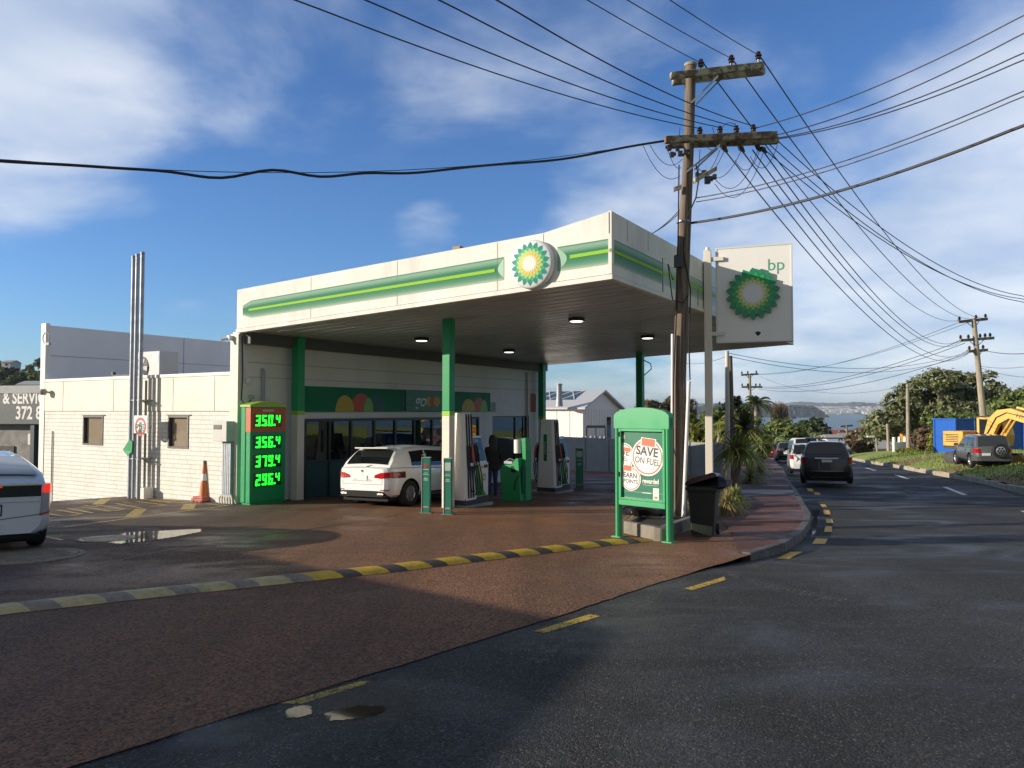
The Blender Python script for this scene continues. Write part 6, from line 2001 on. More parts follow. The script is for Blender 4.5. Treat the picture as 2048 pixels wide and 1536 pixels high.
    def mirrors(s, y, z, mat):
        for sx in (1, -1):
            x = s.side(y, 0.1)[0]
            mb = MB(); mb.box(sx * (x + 0.02) - 0.02, sx * (x + 0.02) + 0.02, y - 0.02, y + 0.06, z - 0.03, z); mb.box(sx * (x + 0.14) - 0.10, sx * (x + 0.14) + 0.10, y - 0.03, y + 0.07, z - 0.02, z + 0.13)
            s.part(mb, 'wing_mirror', mat, bevel=0.02)


def car_frame(x, y, rz):
    """rz: heading measured from +y; tilted with the slope of the ground"""
    z = gz(x, y)
    base = Matrix.Rotation(math.atan(-SLOPE), 4, 'X') @ Matrix.Rotation(rz, 4, 'Z')
    return Matrix.Translation((x, y, z)) @ base


# white hatchback at the first pump
heading = atan2(-DU.x, DU.y)
p = s2w(3.52, 3.10)
wp_ = paint('pearl white paint', (0.80, 0.80, 0.79))
c = Car('hatchback_car', 'white five door hatchback parked at the first pump with its tail to the road', None, car_frame(p[0], p[1], heading), wp_, 4.28, 1.82, (-1.32, 1.30), 0.325,
        [(-2.14, 0.95), (-2.08, 0.99), (-1.6, 1.0), (0.9, 0.95), (1.2, 0.90), (1.9, 0.74), (2.14, 0.60)],
        {'y': (-2.02, -1.58, 0.35, 1.25), 'roof': [(-2.0, 1.42), (-1.58, 1.48), (-0.6, 1.56), (0.35, 1.53)], 'pr': 0.75}, wr=0.69, wb=0.94)
c.glass([(-1.22, -0.62), (-0.56, 0.86)], rear=(0.10, 0.86, 0.90), t0=0.10, t1=0.82)
mb = MB(); mb.box(-0.56, 0.56, -1.84, -1.50, 1.455, 1.49); c.part(mb, 'roof_spoiler', wp_, bevel=0.015)
for sx in (1, -1):
    c.rear('tail_light', mTail, [(sx * 0.40, 0.735), (sx * 0.62, 0.715), (sx * 0.86, 0.74), (sx * 0.90, 0.80), (sx * 0.885, 0.88), (sx * 0.62, 0.86), (sx * 0.43, 0.80)])
    c.patch('tail_light', M('tail light smoked', (0.10, 0.02, 0.03), 0.12, coat=0.8), -2.0, -1.52, 0.64, 0.88, sx)
    c.rear('exhaust_tip', mChrome, [(sx * 0.52, 0.315), (sx * 0.70, 0.315), (sx * 0.72, 0.335), (sx * 0.69, 0.36), (sx * 0.53, 0.36), (sx * 0.51, 0.335)], off=0.016)
    c.patch('door_handle', wp_, -0.60, -0.42, 0.80, 0.86, sx, 0.025); c.patch('door_handle', wp_, 0.28, 0.46, 0.80, 0.86, sx, 0.025)
    c.patch('door_seam', mTrim, -0.005 - 0.62, -0.61, 0.1, 1.0, sx, 0.002)
    c.patch('sill', mTrim, -0.9, 0.9, 0.0, 0.06, sx, 0.008)
c.rear('diffuser', mTrim, [(-0.80, 0.26), (0.80, 0.26), (0.78, 0.40), (0.45, 0.41), (-0.45, 0.41), (-0.78, 0.40)], off=0.008)
c.rear('number_plate', mPlate, [(-0.17, 0.66), (0.17, 0.66), (0.17, 0.79), (-0.17, 0.79)], off=0.02)
c.rear('plate_recess', M('recess white', (0.5, 0.5, 0.5), 0.4), [(-0.36, 0.645), (0.36, 0.645), (0.30, 0.82), (-0.30, 0.82)], off=0.006)
c.rear('tailgate_seam', mTrim, [(-0.66, 0.565), (0.66, 0.565), (0.66, 0.572), (-0.66, 0.572)], off=0.004)
for sx in (1, -1):
    c.rear('tailgate_seam', mTrim, [(sx * 0.655, 0.572), (sx * 0.662, 0.572), (sx * 0.665, 0.72), (sx * 0.658, 0.72)], off=0.004)
    c.rear('reflector', mTail, [(sx * 0.60, 0.42), (sx * 0.82, 0.42), (sx * 0.82, 0.445), (sx * 0.60, 0.445)], off=0.006)
c.rear('badge', mChrome, [(-0.03, 0.87), (0.03, 0.87), (0.03, 0.93), (-0.03, 0.93)], off=0.012)
mb = MB(); mb.tube([(0.02, -2.03, 1.0), (0.25, -1.96, 1.05)], 0.012); c.part(mb, 'rear_wiper', mTrim)
mb = MB(); mb.tube([(0.0, -1.30, 1.52), (0.0, -1.48, 1.61)], 0.008); c.part(mb, 'aerial', mTrim)
c.mirrors(0.82, 0.98, wp_)

# silver-white hybrid on the left edge
g = gp(44, 1090)
hd = radians(42)
ps = paint('silver white paint', (0.60, 0.64, 0.68), 0.15, 0.3)
pos = Vector((g.x, g.y, 0)) + Vector((cos(hd), sin(hd), 0)) * -0.79 + Vector((-sin(hd), cos(hd), 0)) * 1.36 + Vector((0.2, 0, 0))
c = Car('hybrid_car', 'pale silver liftback car with a split rear window on the left edge', None, car_frame(pos.x, pos.y, hd), ps, 4.46, 1.78, (-1.36, 1.34), 0.315,
        [(-2.23, 0.98), (-2.17, 1.02), (-1.7, 1.0), (0.8, 0.95), (1.3, 0.90), (1.9, 0.72), (2.23, 0.58)],
        {'y': (-2.16, -0.75, 0.25, 1.55), 'roof': [(-2.0, 1.2), (-0.75, 1.42), (-0.1, 1.49), (0.25, 1.47)], 'pr': 0.62}, wr=0.72, wb=0.93)
c.glass([(-1.30, -0.40), (-0.34, 1.0)], rear=(0.14, 0.93, 0.90), mat=M('grey car glass', (0.07, 0.085, 0.09), 0.05, coat=0.5))
for sx in (1, -1):
    c.rear('tail_light', M('clear lamp', (0.28, 0.31, 0.34), 0.12, coat=0.8), [(sx * 0.68, 0.56), (sx * 0.86, 0.60), (sx * 0.885, 0.85), (sx * 0.70, 0.87)])
    c.rear('brake_light', M('lit brake light', (0.9, 0.03, 0.02), 0.2, emit=0.6), [(sx * 0.69, 0.87), (sx * 0.885, 0.85), (sx * 0.875, 0.99), (sx * 0.76, 1.0)])
    c.rear('light_edge', mTail, [(sx * 0.68, 0.53), (sx * 0.87, 0.57), (sx * 0.865, 0.598), (sx * 0.68, 0.558)])
c.rear('lower_window', M('dark tail glass', (0.02, 0.028, 0.03), 0.06, coat=0.4), [(-0.69, 0.815), (0.69, 0.815), (0.69, 0.975), (-0.69, 0.975)], off=0.008)
c.rear('spoiler', ps, [(-0.72, 0.985), (0.72, 0.985), (0.70, 1.02), (-0.70, 1.02)], off=0.05, depth=0.12)
c.rear('high_brake_light', M('lit brake light', (0.9, 0.03, 0.02), 0.2), [(-0.2, 0.955), (0.2, 0.955), (0.2, 0.972), (-0.2, 0.972)], off=0.02)
c.rear('number_plate', mPlate, [(-0.19, 0.57), (0.19, 0.57), (0.19, 0.69), (-0.19, 0.69)], off=0.02)
c.rear('plate_frame', mTrim, [(-0.21, 0.55), (0.21, 0.55), (0.21, 0.71), (-0.21, 0.71)], off=0.012)
c.rear('tailgate_seam', mTrim, [(-0.68, 0.475), (0.50, 0.475), (0.68, 0.545), (0.68, 0.553), (0.50, 0.483), (-0.68, 0.483)], off=0.006)
c.rear('crease', M('crease grey', (0.28, 0.3, 0.32), 0.4), [(-0.68, 0.735), (0.68, 0.735), (0.68, 0.742), (-0.68, 0.742)], off=0.006)
mb = MB(); n = 20; mb.tube([(0.085 * cos(2 * pi * k / n), -2.245, 0.775 + 0.03 * sin(2 * pi * k / n)) for k in range(n + 1)], 0.008, 6); c.part(mb, 'badge', mChrome)
c.rear('underbody', mTrim, [(-0.66, 0.20), (0.66, 0.20), (0.70, 0.265), (-0.70, 0.265)], off=-0.01, depth=0.2)
c.mirrors(0.95, 1.0, ps)


def wagon(name, label, x, y, hd, col, kind, group='cars parked along the kerb'):
    pt = paint(label[:24], col)
    fr = car_frame(x, y, hd)
    if kind == 'suv':
        c = Car(name, label, group, fr, pt, 4.85, 1.90, (-1.42, 1.42), 0.36, [(-2.42, 1.05), (-2.34, 1.09), (-1.9, 1.10), (0.9, 1.07), (1.3, 1.04), (2.1, 0.92), (2.42, 0.74)],
                {'y': (-2.28, -1.85, 0.25, 1.15), 'roof': [(-2.2, 1.62), (-1.85, 1.64), (-0.8, 1.69), (0.25, 1.66)], 'pr': 0.8}, zb=0.20, wr=0.64, wb=0.92)
        c.glass([(-1.85, -1.05), (-0.98, -0.1), (-0.04, 0.75)], rear=(0.08, 0.92, 0.92))
        for sx in (1, -1):
            c.rear('tail_light', mTail, [(sx * 0.76, 0.78), (sx * 0.925, 0.82), (sx * 0.91, 1.06), (sx * 0.78, 1.06)])
            mb = MB(); mb.tube([(sx * 0.60, -1.9, 1.70), (sx * 0.60, -1.85, 1.76), (sx * 0.60, 0.1, 1.77), (sx * 0.60, 0.2, 1.70)], 0.022); c.part(mb, 'roof_rail', mTrim)
        mb = MB()
        for yy in (-1.5,): mb.tube([(-0.72, yy, 1.80), (0.72, yy, 1.80)], 0.03)
        c.part(mb, 'roof_bar', mSilver)
        mb = MB()
        mb.tube([(-0.72, -0.2, 1.80), (0.72, -0.2, 1.80)], 0.03); c.part(mb, 'roof_bar', mSilver)
        c.rear('number_plate', mPlate, [(-0.19, 0.86), (0.19, 0.86), (0.19, 0.96), (-0.19, 0.96)], off=0.02)
        c.rear('chrome_strip', mChrome, [(-0.42, 1.0), (0.42, 1.0), (0.42, 1.03), (-0.42, 1.03)], off=0.02)
        c.rear('bumper_strip', M('bumper grey', (0.3, 0.3, 0.32), 0.4), [(-0.64, 0.50), (0.64, 0.50), (0.66, 0.53), (-0.66, 0.53)], off=0.04)
        c.rear('bumper', mTrim, [(-0.74, 0.30), (0.74, 0.30), (0.74, 0.49), (-0.74, 0.49)], off=0.03)
        c.mirrors(0.85, 1.13, pt)
    elif kind == 'hatch':
        c = Car(name, label, group, fr, pt, 4.3, 1.78, (-1.3, 1.28), 0.32, [(-2.15, 0.95), (-2.08, 0.99), (-1.6, 0.99), (0.9, 0.95), (1.2, 0.92), (1.9, 0.76), (2.15, 0.62)],
                {'y': (-2.04, -1.72, 0.3, 1.2), 'roof': [(-2.0, 1.5), (-1.72, 1.55), (-0.7, 1.6), (0.3, 1.57)], 'pr': 0.8}, wr=0.73)
        c.glass([(-1.6, -0.7), (-0.64, 0.8)], rear=(0.08, 0.92, 0.92))
        for sx in (1, -1): c.rear('tail_light', mTail, [(sx * 0.68, 0.74), (sx * 0.86, 0.78), (sx * 0.85, 0.98), (sx * 0.70, 0.98)])
        c.rear('number_plate', mPlate, [(-0.19, 0.66), (0.19, 0.66), (0.19, 0.76), (-0.19, 0.76)], off=0.02)
        c.mirrors(0.82, 1.0, pt)
    else:
        c = Car(name, label, group, fr, pt, 4.9, 1.88, (-1.4, 1.5), 0.34, [(-2.45, 1.06), (-2.4, 1.10), (1.3, 1.06), (1.6, 1.02), (2.25, 0.86), (2.45, 0.7)],
                {'y': (-2.40, -2.26, 1.2, 2.0), 'roof': [(-2.4, 1.92), (-2.26, 1.96), (0, 2.0), (1.2, 1.94)], 'pr': 0.8}, zb=0.26, wr=0.80, wb=0.95,
                plan=[(-2.45, 0.86), (-2.41, 0.93), (-2.3, 0.98), (-1.6, 1.0), (1.5, 1.0), (2.1, 0.94), (2.36, 0.8), (2.45, 0.64)], cat='van')
        c.glass([(-2.1, -1.0), (-0.92, 0.35), (0.42, 1.35)], rear=(0.1, 0.92, 0.9))
        for sx in (1, -1): c.rear('tail_light', mTail, [(sx * 0.80, 0.72), (sx * 0.915, 0.74), (sx * 0.91, 1.06), (sx * 0.80, 1.06)])
        c.rear('number_plate', mPlate, [(-0.19, 0.62), (0.19, 0.62), (0.19, 0.72), (-0.19, 0.72)], off=0.02)
        c.rear('bumper', mTrim, [(-0.80, 0.32), (0.80, 0.32), (0.80, 0.56), (-0.80, 0.56)], off=0.04)
        c.rear('rear_step', mSilver, [(-0.3, 0.8), (0.3, 0.8), (0.3, 0.98), (-0.3, 0.98)], off=0.01)
        c.mirrors(1.5, 1.1, mTrim)
    return c


g = gp(1647, 966)
dn = (Vector((13.2, 36)) - Vector((10, 26.7))).normalized()
hd0 = atan2(-dn.x, dn.y)
def street(y, off):
    x = kx(KL, y); x2 = kx(KL, y + 2); d = Vector((x2 - x, 2)).normalized(); n = Vector((d.y, -d.x))
    return x + n.x * off, y + n.y * off, atan2(-d.x, d.y)
x_, y_ = at(1650, 950, 31.4).x, 31.4
wagon('parked_car', 'dark navy estate wagon with roof bars parked nearest on the street', x_, y_, radians(-20.5), (0.006, 0.009, 0.022), 'suv')
x_, y_ = at(1611, 935, 41).x, 41
wagon('parked_car', 'white hatchback half hidden behind the navy wagon', x_, y_, radians(-18), (0.72, 0.73, 0.74), 'hatch')
x_, y_ = at(1606, 915, 55).x, 55
wagon('parked_van', 'tall white van parked beyond the white hatchback', x_, y_, radians(-15), (0.74, 0.74, 0.72), 'van', None)
x_, y_, h_ = street(66, 1.0)
x_ = at(1572, 905, 68).x
wagon('parked_car', 'dark grey car parked in front of the white van', x_, 68, radians(-16), (0.05, 0.055, 0.065), 'suv')
x_ = at(1553, 905, 74).x
wagon('parked_car', 'dark red car parked farthest along the kerb', x_, 76, radians(-16), (0.16, 0.012, 0.014), 'hatch')

# grey off-roader on the verge with its spare wheel on the tailgate
g = gp(1975, 950, gl)
x_, y_ = at(1962, 930, 38.5).x, 38.5
pg = paint('slate grey paint', (0.14, 0.145, 0.145), 0.3, 0.36)
fr = Matrix.Translation((x_, y_, gl(x_, y_) - 0.02)) @ Matrix.Rotation(-0.02, 4, 'Y') @ Matrix.Rotation(radians(-15), 4, 'Z')
c = Car('off_road_car', 'grey compact off roader parked on the grass with a spare wheel on its tailgate', None, fr, pg, 3.9, 1.70, (-1.12, 1.18), 0.36,
        [(-1.95, 1.0), (-1.88, 1.05), (-1.4, 1.05), (0.75, 1.0), (1.05, 0.98), (1.75, 0.88), (1.95, 0.72)],
        {'y': (-1.86, -1.62, 0.1, 0.95), 'roof': [(-1.8, 1.6), (-1.62, 1.64), (-0.7, 1.68), (0.1, 1.64)], 'pr': 0.8}, zb=0.34, wr=0.74, wb=0.94, roof_m=pg)
c.glass([(-1.5, -0.75), (-0.68, 0.62)], rear=(0.06, 0.94, 0.92), mat=M('tinted car glass', (0.03, 0.035, 0.04), 0.05, coat=0.5))
mLC = M('lower cladding', (0.07, 0.075, 0.08), 0.5)
for sx in (1, -1):
    c.rear('tail_light', mTail, [(sx * 0.56, 0.78), (sx * 0.84, 0.80), (sx * 0.83, 1.00), (sx * 0.60, 1.0)])
    c.patch('side_cladding', mLC, -0.7, 0.75, 0.02, 0.32, sx, 0.012)
    c.patch('door_handle', mTrim, -0.62, -0.46, 0.80, 0.87, sx, 0.025)
c.rear('bumper', mLC, [(-0.84, 0.40), (0.84, 0.40), (0.84, 0.62), (-0.84, 0.62)], off=0.08)
c.rear('number_plate', mPlate, [(-0.52, 0.66), (-0.16, 0.66), (-0.16, 0.78), (-0.52, 0.78)], off=0.03)
mb = MB(); r = 0.345; pr = [(0.001, -0.2), (r * 0.6, -0.2), (r * 0.9, -0.215), (r, -0.16), (r, -0.05), (r * 0.9, 0.0), (0.001, 0.0)]
mb.lathe(pr, 30, (0.22, -1.975, 0.90), axis='Y'); w = c.part(mb, 'spare_wheel', mTyre)
mb = MB(); mb.lathe([(0.001, -0.226), (r * 0.52, -0.226), (r * 0.6, -0.21), (r * 0.6, -0.19)], 30, (0.22, -1.975, 0.90), axis='Y'); c.part(mb, 'rim', mSilver, w)
mb = MB()
for k in range(6): a = k * pi / 3; mb.lathe([(0.001, -0.229), (0.045, -0.229), (0.045, -0.22)], 12, (0.22 + 0.12 * cos(a), -1.975, 0.90 + 0.12 * sin(a)), axis='Y')
mb.lathe([(0.001, -0.232), (0.04, -0.232), (0.04, -0.22)], 12, (0.22, -1.975, 0.90), axis='Y')
c.part(mb, 'rim_hole', mTrim, w)
c.mirrors(0.6, 1.05, pg)

# ------------------------------------------------------------------ excavator and container on the verge
def verge(px, d):
    x = at(px, 900, d).x
    return x, d, gl(x, d)


x_, y_, z_ = verge(1966, 40)
z_ -= 0.1
hd = radians(-60)            # nose to the right, towards the camera
fr = Matrix.Translation((x_, y_, z_)) @ Matrix.Rotation(hd, 4, 'Z') @ Matrix.Scale(0.85, 4)
exv = thing('excavator', fr, 'yellow tracked excavator with its arm bent down behind the grey off roader', 'excavator')
mEx = M('excavator yellow', (0.74, 0.40, 0.04), 0.4, var=0.1, vs=2, dirt=0.25, coat=0.15)
mExD = M('excavator dark', (0.03, 0.028, 0.026), 0.55, var=0.2)
EB = lambda mb, name, mat, par=None, **k: mb.build(name, mat, par or exv, fr, **k)
for sy in (-1, 1):
    mb = MB()
    tr = [(-1.9, 0.42), (-1.7, 0.08), (1.7, 0.08), (1.95, 0.42), (1.7, 0.80), (-1.7, 0.80)]
    mb.prism(tr, lambda u, v: (u, sy * 0.85 - 0.26, v), lambda u, v: (u, sy * 0.85 + 0.26, v)); EB(mb, 'track', mExD, bevel=0.1)
mb = MB(); mb.lathe([(0.7, 0.75), (0.7, 1.0)], 24); EB(mb, 'turntable', mExD)
# superstructure: x along the boom, the counterweight behind
mb = MB(); mb.box(-1.75, 0.9, -1.25, 1.25, 1.0, 1.2); EB(mb, 'deck', mExD)
mb = MB(); mb.prism([(-1.85, -1.15), (-1.85, 1.15), (-1.65, 1.25), (-0.5, 1.25), (-0.5, -1.25), (-1.65, -1.25)], lambda u, v: (u, v, 1.21), lambda u, v: (u, v, 2.12)); EB(mb, 'engine_cover', mEx, bevel=0.08)
mb = MB(); mb.box(-1.87, -1.852, -1.0, 1.0, 1.3, 1.5); 
for k in range(5): mb.box(-1.6, -0.8, -1.262, -1.251, 1.45 + k * 0.11, 1.5 + k * 0.11)
EB(mb, 'grille', mExD)
mb = MB(); mb.prism([(-0.45, 1.2), (1.15, 1.2), (1.25, 1.9), (1.0, 3.0), (-0.45, 3.0)], lambda u, v: (u, 0.2, v), lambda u, v: (u, 1.25, v)); cabx = EB(mb, 'cab', mEx, bevel=0.05)
mb = MB(); mb.prism([(-0.3, 1.95), (1.12, 1.95), (0.95, 2.88), (-0.3, 2.88)], lambda u, v: (u, 0.19, v), lambda u, v: (u, 1.262, v)); EB(mb, 'cab_window', M('cab glass', (0.02, 0.025, 0.03), 0.06, coat=0.4), cabx)
mb = MB(); mb.prism([(0.0, 0.3), (0.0, 1.15)], lambda u, v: (1.262, v, 1.7), lambda u, v: (1.04, v, 2.9)); 
mb = MB(); mb.box(-0.6, 1.2, 0.15, 1.3, 3.003, 3.08); EB(mb, 'cab_roof', mExD, bevel=0.02)
mb = MB(); mb.box(0.3, 0.95, 0.3, 1.1, 3.12, 3.34); mb.box(0.5, 0.6, 0.4, 0.5, 3.08, 3.12); EB(mb, 'roof_lamp_bar', mExD)
# boom: kinked banana shape, then stick, ram, bucket
def slab(mb, poly, y0, y1, m=0): mb.prism(poly, lambda u, v: (u, y0, v), lambda u, v: (u, y1, v), m)
boom = [(0.1, 1.35), (0.45, 1.25), (1.1, 2.6), (1.7, 2.95), (4.1, 2.2), (4.25, 2.45), (4.1, 2.68), (1.8, 3.55), (1.05, 3.45), (0.5, 2.9)]
mb = MB(); slab(mb, boom, -0.33, 0.05); bo = EB(mb, 'boom', mEx, bevel=0.03)
vs, fs = text_verts('HYUNDAI', 0.34, 0.006)
ang = atan2(2.40 - 3.25, 4.1 - 1.8)
mb = MB(); mb.add([(2.85 + x * cos(ang) - y * sin(ang), -0.336, 2.87 + x * sin(ang) + y * cos(ang)) for x, y, _ in vs], fs); EB(mb, 'lettering', mExD, bo)
mb = MB(); slab(mb, [(3.95, 2.95), (4.3, 2.75), (4.2, 2.2), (2.75, 0.35), (2.5, 0.3), (2.5, 0.55), (3.7, 2.2)], -0.30, 0.02); EB(mb, 'stick', mEx, bevel=0.02)
mb = MB(); mb.tube([(0.9, 0.12, 1.2), (1.9, 0.12, 2.9)], [0.1, 0.06]); EB(mb, 'boom_ram', mEx)
mb = MB(); mb.tube([(0.9, -0.42, 1.2), (1.9, -0.42, 2.9)], [0.1, 0.06]); EB(mb, 'boom_ram', mEx)
mb = MB(); mb.tube([(2.1, -0.14, 3.6), (3.1, -0.14, 3.32)], 0.09, 10, 0); mb.tube([(3.1, -0.14, 3.32), (4.05, -0.14, 2.95)], 0.05, 10, 1); EB(mb, 'stick_ram', [mEx, mChrome])
mb = MB(); mb.tube([(4.1, -0.14, 2.0), (3.4, -0.14, 1.1)], 0.075, 10, 0); mb.tube([(3.4, -0.14, 1.1), (2.8, -0.14, 0.7)], 0.045, 10, 1); EB(mb, 'bucket_ram', [mEx, mChrome])
mb = MB(); slab(mb, [(2.65, 0.45), (2.4, 0.75), (1.85, 0.7), (1.5, 0.25), (1.65, -0.0), (2.2, 0.05)], -0.55, 0.27); EB(mb, 'bucket', M('worn bucket', (0.36, 0.17, 0.05), 0.6, var=0.3, vs=3), bevel=0.02)
mb = MB(); mb.tube([(0.4, -0.38, 1.9), (1.0, -0.38, 3.0), (1.6, -0.38, 3.3), (2.9, -0.38, 2.95)], 0.025); EB(mb, 'hydraulic_hose', mBlack, bo)

x_, y_, z_ = verge(1915, 62)
zc = gl(x_, y_)
# the lit end faces the camera's left, the long side runs away to the right
e0 = at(1870, 904, 62.0); e1 = at(1905, 904, 60.3)
dx = Vector((e1.x - e0.x, e1.y - e0.y, 0)); wc = 2.44
ux = Vector((0.144, -0.99, 0)).normalized(); uy = Vector((0.99, 0.144, 0)).normalized()
hc = 2.9
zc = gl(e0.x, e0.y) - 0.05
fr = Matrix(((ux.x, uy.x, 0, e0.x), (ux.y, uy.y, 0, e0.y), (0, 0, 1, zc), (0, 0, 0, 1)))
t = thing('shipping_container', fr, 'bright blue shipping container standing on the grass verge', 'container')
mBl = M('container blue', (0.022, 0.115, 0.47), 0.42, var=0.08, vs=1.2, dirt=0.12)
mb = MB()
n = 24
# plain end
mb.box(0.0, 2.40, 0.0, 0.06, 0.1, hc)
EBc = lambda mb, name, mat, **k: mb.build(name, mat, t, fr, **k)
EBc(mb, 'end_panel', mBl)
mb = MB(); rows = []
Lc = 6.06
for k in range(n * 4 + 1):
    y = 0.07 + (Lc - 0.1) * k / (n * 4); o = (0.0, 0.0, 0.035, 0.035)[k % 4]
    rows.append([(2.395 - o, y, 0.12), (2.395 - o, y, hc - 0.06)])
mb.ring_loft(rows, 0, False, closed=False, cap=False)
mb.box(0.0, 0.03, 0.06, Lc, 0.12, hc); mb.box(0, 2.39, Lc, Lc + 0.06, 0.1, hc); mb.box(0.0, 2.39, 0.06, Lc, hc - 0.05, hc - 0.01)
EBc(mb, 'side_panel', mBl)
mb = MB()
for (x, y) in ((0, 0), (2.40, 0), (0, Lc), (2.40, Lc)): mb.box(x - 0.08, x + 0.08, y - 0.08, y + 0.08, 0.05, hc + 0.03)
mb.box(2.33, 2.45, 0.08, Lc - 0.08, hc - 0.1, hc + 0.01); mb.box(2.33, 2.45, 0.08, Lc - 0.08, 0.03, 0.18); mb.box(0.08, 2.32, -0.07, 0.05, hc - 0.1, hc + 0.01); mb.box(0.08, 2.32, -0.07, 0.05, 0.03, 0.18)
EBc(mb, 'corner_frame', mBl, bevel=0.01)
mb = MB()
for y in (1.6, 2.6, 3.4, 4.6): mb.box(2.41, 2.45, y, y + 0.08, 0.2, hc - 0.12)
EBc(mb, 'pale_strut', M('pale blue strut', (0.25, 0.42, 0.68), 0.4))
mb = MB(); mb.box(2.415, 2.425, 4.0, 4.5, 1.6, 1.9); EBc(mb, 'label', mPaper)

# ------------------------------------------------------------------ wooden power poles
def wood_mat(name, c0, c1, lichen=None):
    m = bpy.data.materials.new(name); MATS[name] = m
    nt, b = principled(m); N, L = nt.nodes, nt.links
    tc = N.new('ShaderNodeTexCoord'); mp = N.new('ShaderNodeMapping'); mp.inputs['Scale'].default_value = (14, 14, 0.6)
    L.new(tc.outputs['Object'], mp.inputs[0])
    n = N.new('ShaderNodeTexNoise'); n.inputs['Scale'].default_value = 1.6; n.inputs['Detail'].default_value = 8; n.inputs['Roughness'].default_value = 0.65
    L.new(mp.outputs[0], n.inputs[0])
    cr = N.new('ShaderNodeValToRGB'); L.new(n.outputs[0], cr.inputs[0])
    cr.color_ramp.elements[0].position = 0.32; cr.color_ramp.elements[0].color = (*c0, 1)
    cr.color_ramp.elements[1].position = 0.68; cr.color_ramp.elements[1].color = (*c1, 1)
    col = cr.outputs[0]
    if lichen:
        n2 = N.new('ShaderNodeTexNoise'); n2.inputs['Scale'].default_value = 7; n2.inputs['Detail'].default_value = 5; L.new(tc.outputs['Object'], n2.inputs[0])
        r = N.new('ShaderNodeMapRange'); L.new(n2.outputs[0], r.inputs[0]); r.inputs[1].default_value = 0.46; r.inputs[2].default_value = 0.56
        mx = N.new('ShaderNodeMix'); mx.data_type = 'RGBA'; L.new(r.outputs[0], mx.inputs[0]); L.new(col, mx.inputs[6]); mx.inputs[7].default_value = (*lichen, 1); col = mx.outputs[2]
    L.new(col, b.inputs['Base Color']); b.inputs['Roughness'].default_value = 0.85
    bp = N.new('ShaderNodeBump'); bp.inputs['Strength'].default_value = 0.7; bp.inputs['Distance'].default_value = 0.02
    L.new(n.outputs[0], bp.inputs['Height']); L.new(bp.outputs[0], b.inputs['Normal'])
    return m


mPole = wood_mat('weathered pole', (0.065, 0.046, 0.034), (0.25, 0.195, 0.15))
mArm = wood_mat('lichen arm', (0.085, 0.06, 0.045), (0.24, 0.19, 0.14), (0.42, 0.40, 0.30))
mArm2 = wood_mat('dark arm', (0.06, 0.035, 0.025), (0.20, 0.13, 0.09), (0.30, 0.27, 0.20))
mPoleP = wood_mat('pale pole', (0.20, 0.17, 0.13), (0.46, 0.40, 0.32))
mIns = M('brown insulator', (0.028, 0.014, 0.013), 0.12, coat=0.6)
mWire = M('wire', (0.012, 0.013, 0.017), 0.5)


def insulator(mb, p, s=1.0):
    x, y, z = p
    mb.lathe([(0.001, z + 0.19 * s), (0.035 * s, z + 0.18 * s), (0.045 * s, z + 0.15 * s), (0.03 * s, z + 0.135 * s), (0.062 * s, z + 0.12 * s), (0.066 * s, z + 0.095 * s), (0.035 * s, z + 0.085 * s), (0.055 * s, z + 0.07 * s), (0.055 * s, z + 0.04 * s), (0.02 * s, z + 0.03 * s), (0.015 * s, z - 0.04 * s)], 12, (x, y, 0))


def arm(mb, p, q, w=0.055, h=0.06):
    d = (q - p).normalized(); n = Vector((-d.y, d.x, 0)).normalized() * w; u = Vector((0, 0, h))
    mb.add([p - n - u, p + n - u, p + n + u, p - n + u, q - n - u, q + n - u, q + n + u, q - n + u], [(0, 1, 2, 3), (7, 6, 5, 4), (0, 4, 5, 1), (1, 5, 6, 2), (2, 6, 7, 3), (3, 7, 4, 0)])


gP = gp(1360, 1049)
d0 = 14.95
tM = thing('power_pole', Matrix.Translation((gP.x, d0, gP.z)), 'tall weathered wooden power pole with two crossarms standing in the planter', 'power pole')
path = [at(1360, 1052, d0), at(1359, 760, d0), at(1367, 500, d0), at(1377.5, 300, d0), at(1381, 132, d0)]
mb = MB(); mb.tube(path, [0.138, 0.128, 0.132, 0.100, 0.110], 20); mb.build('pole', mPole, tM)
mb = MB(); e = at(1381, 131, d0); mb.lathe([(0.125, e.z - 0.02), (0.13, e.z + 0.03), (0.06, e.z + 0.07), (0.001, e.z + 0.075)], 12, (e.x, e.y, 0)); mb.build('pole_cap', mPoleP, tM)
# crossarms; the left end is a little nearer
aU = [(at(1341, 152, d0 - 0.30), at(1527, 131, d0 + 0.05)), (at(1345, 164, d0 - 0.02), at(1529, 143, d0 + 0.30))]
for i, (p, q) in enumerate(aU):
    mb = MB(); arm(mb, p, q, 0.05, 0.068); mb.build('crossarm', mArm, tM, bevel=0.012)
aL = [(at(1330, 280, d0 - 0.32), at(1553, 270, d0 + 0.05)), (at(1338, 290, d0 - 0.02), at(1556, 281, d0 + 0.32))]
for p, q in aL:
    mb = MB(); arm(mb, p, q, 0.055, 0.07); mb.build('crossarm', mArm2, tM, bevel=0.012)
for (x0, y0), (x1, y1), dd in (((1378, 210), (1436, 152), -0.2), ((1391, 210), (1440, 160), 0.22), ((1374, 343), (1440, 290), -0.2), ((1388, 340), (1436, 296), 0.2)):
    mb = MB(); arm(mb, at(x0, y0, d0 + dd * 0.7), at(x1, y1, d0 + dd), 0.012, 0.022); mb.build('brace', mSteel, tM)
for px, py in ((1402, 137), (1463, 129), (1517, 122)):
    mb = MB(); insulator(mb, at(px, py, d0 - 0.05), 1.05); mb.build('insulator', mIns, tM)
for px, py in ((1400, 271), (1440, 269), (1473, 268), (1507, 266)):
    mb = MB(); insulator(mb, at(px, py, d0 - 0.05), 0.95); mb.build('insulator', mIns, tM)
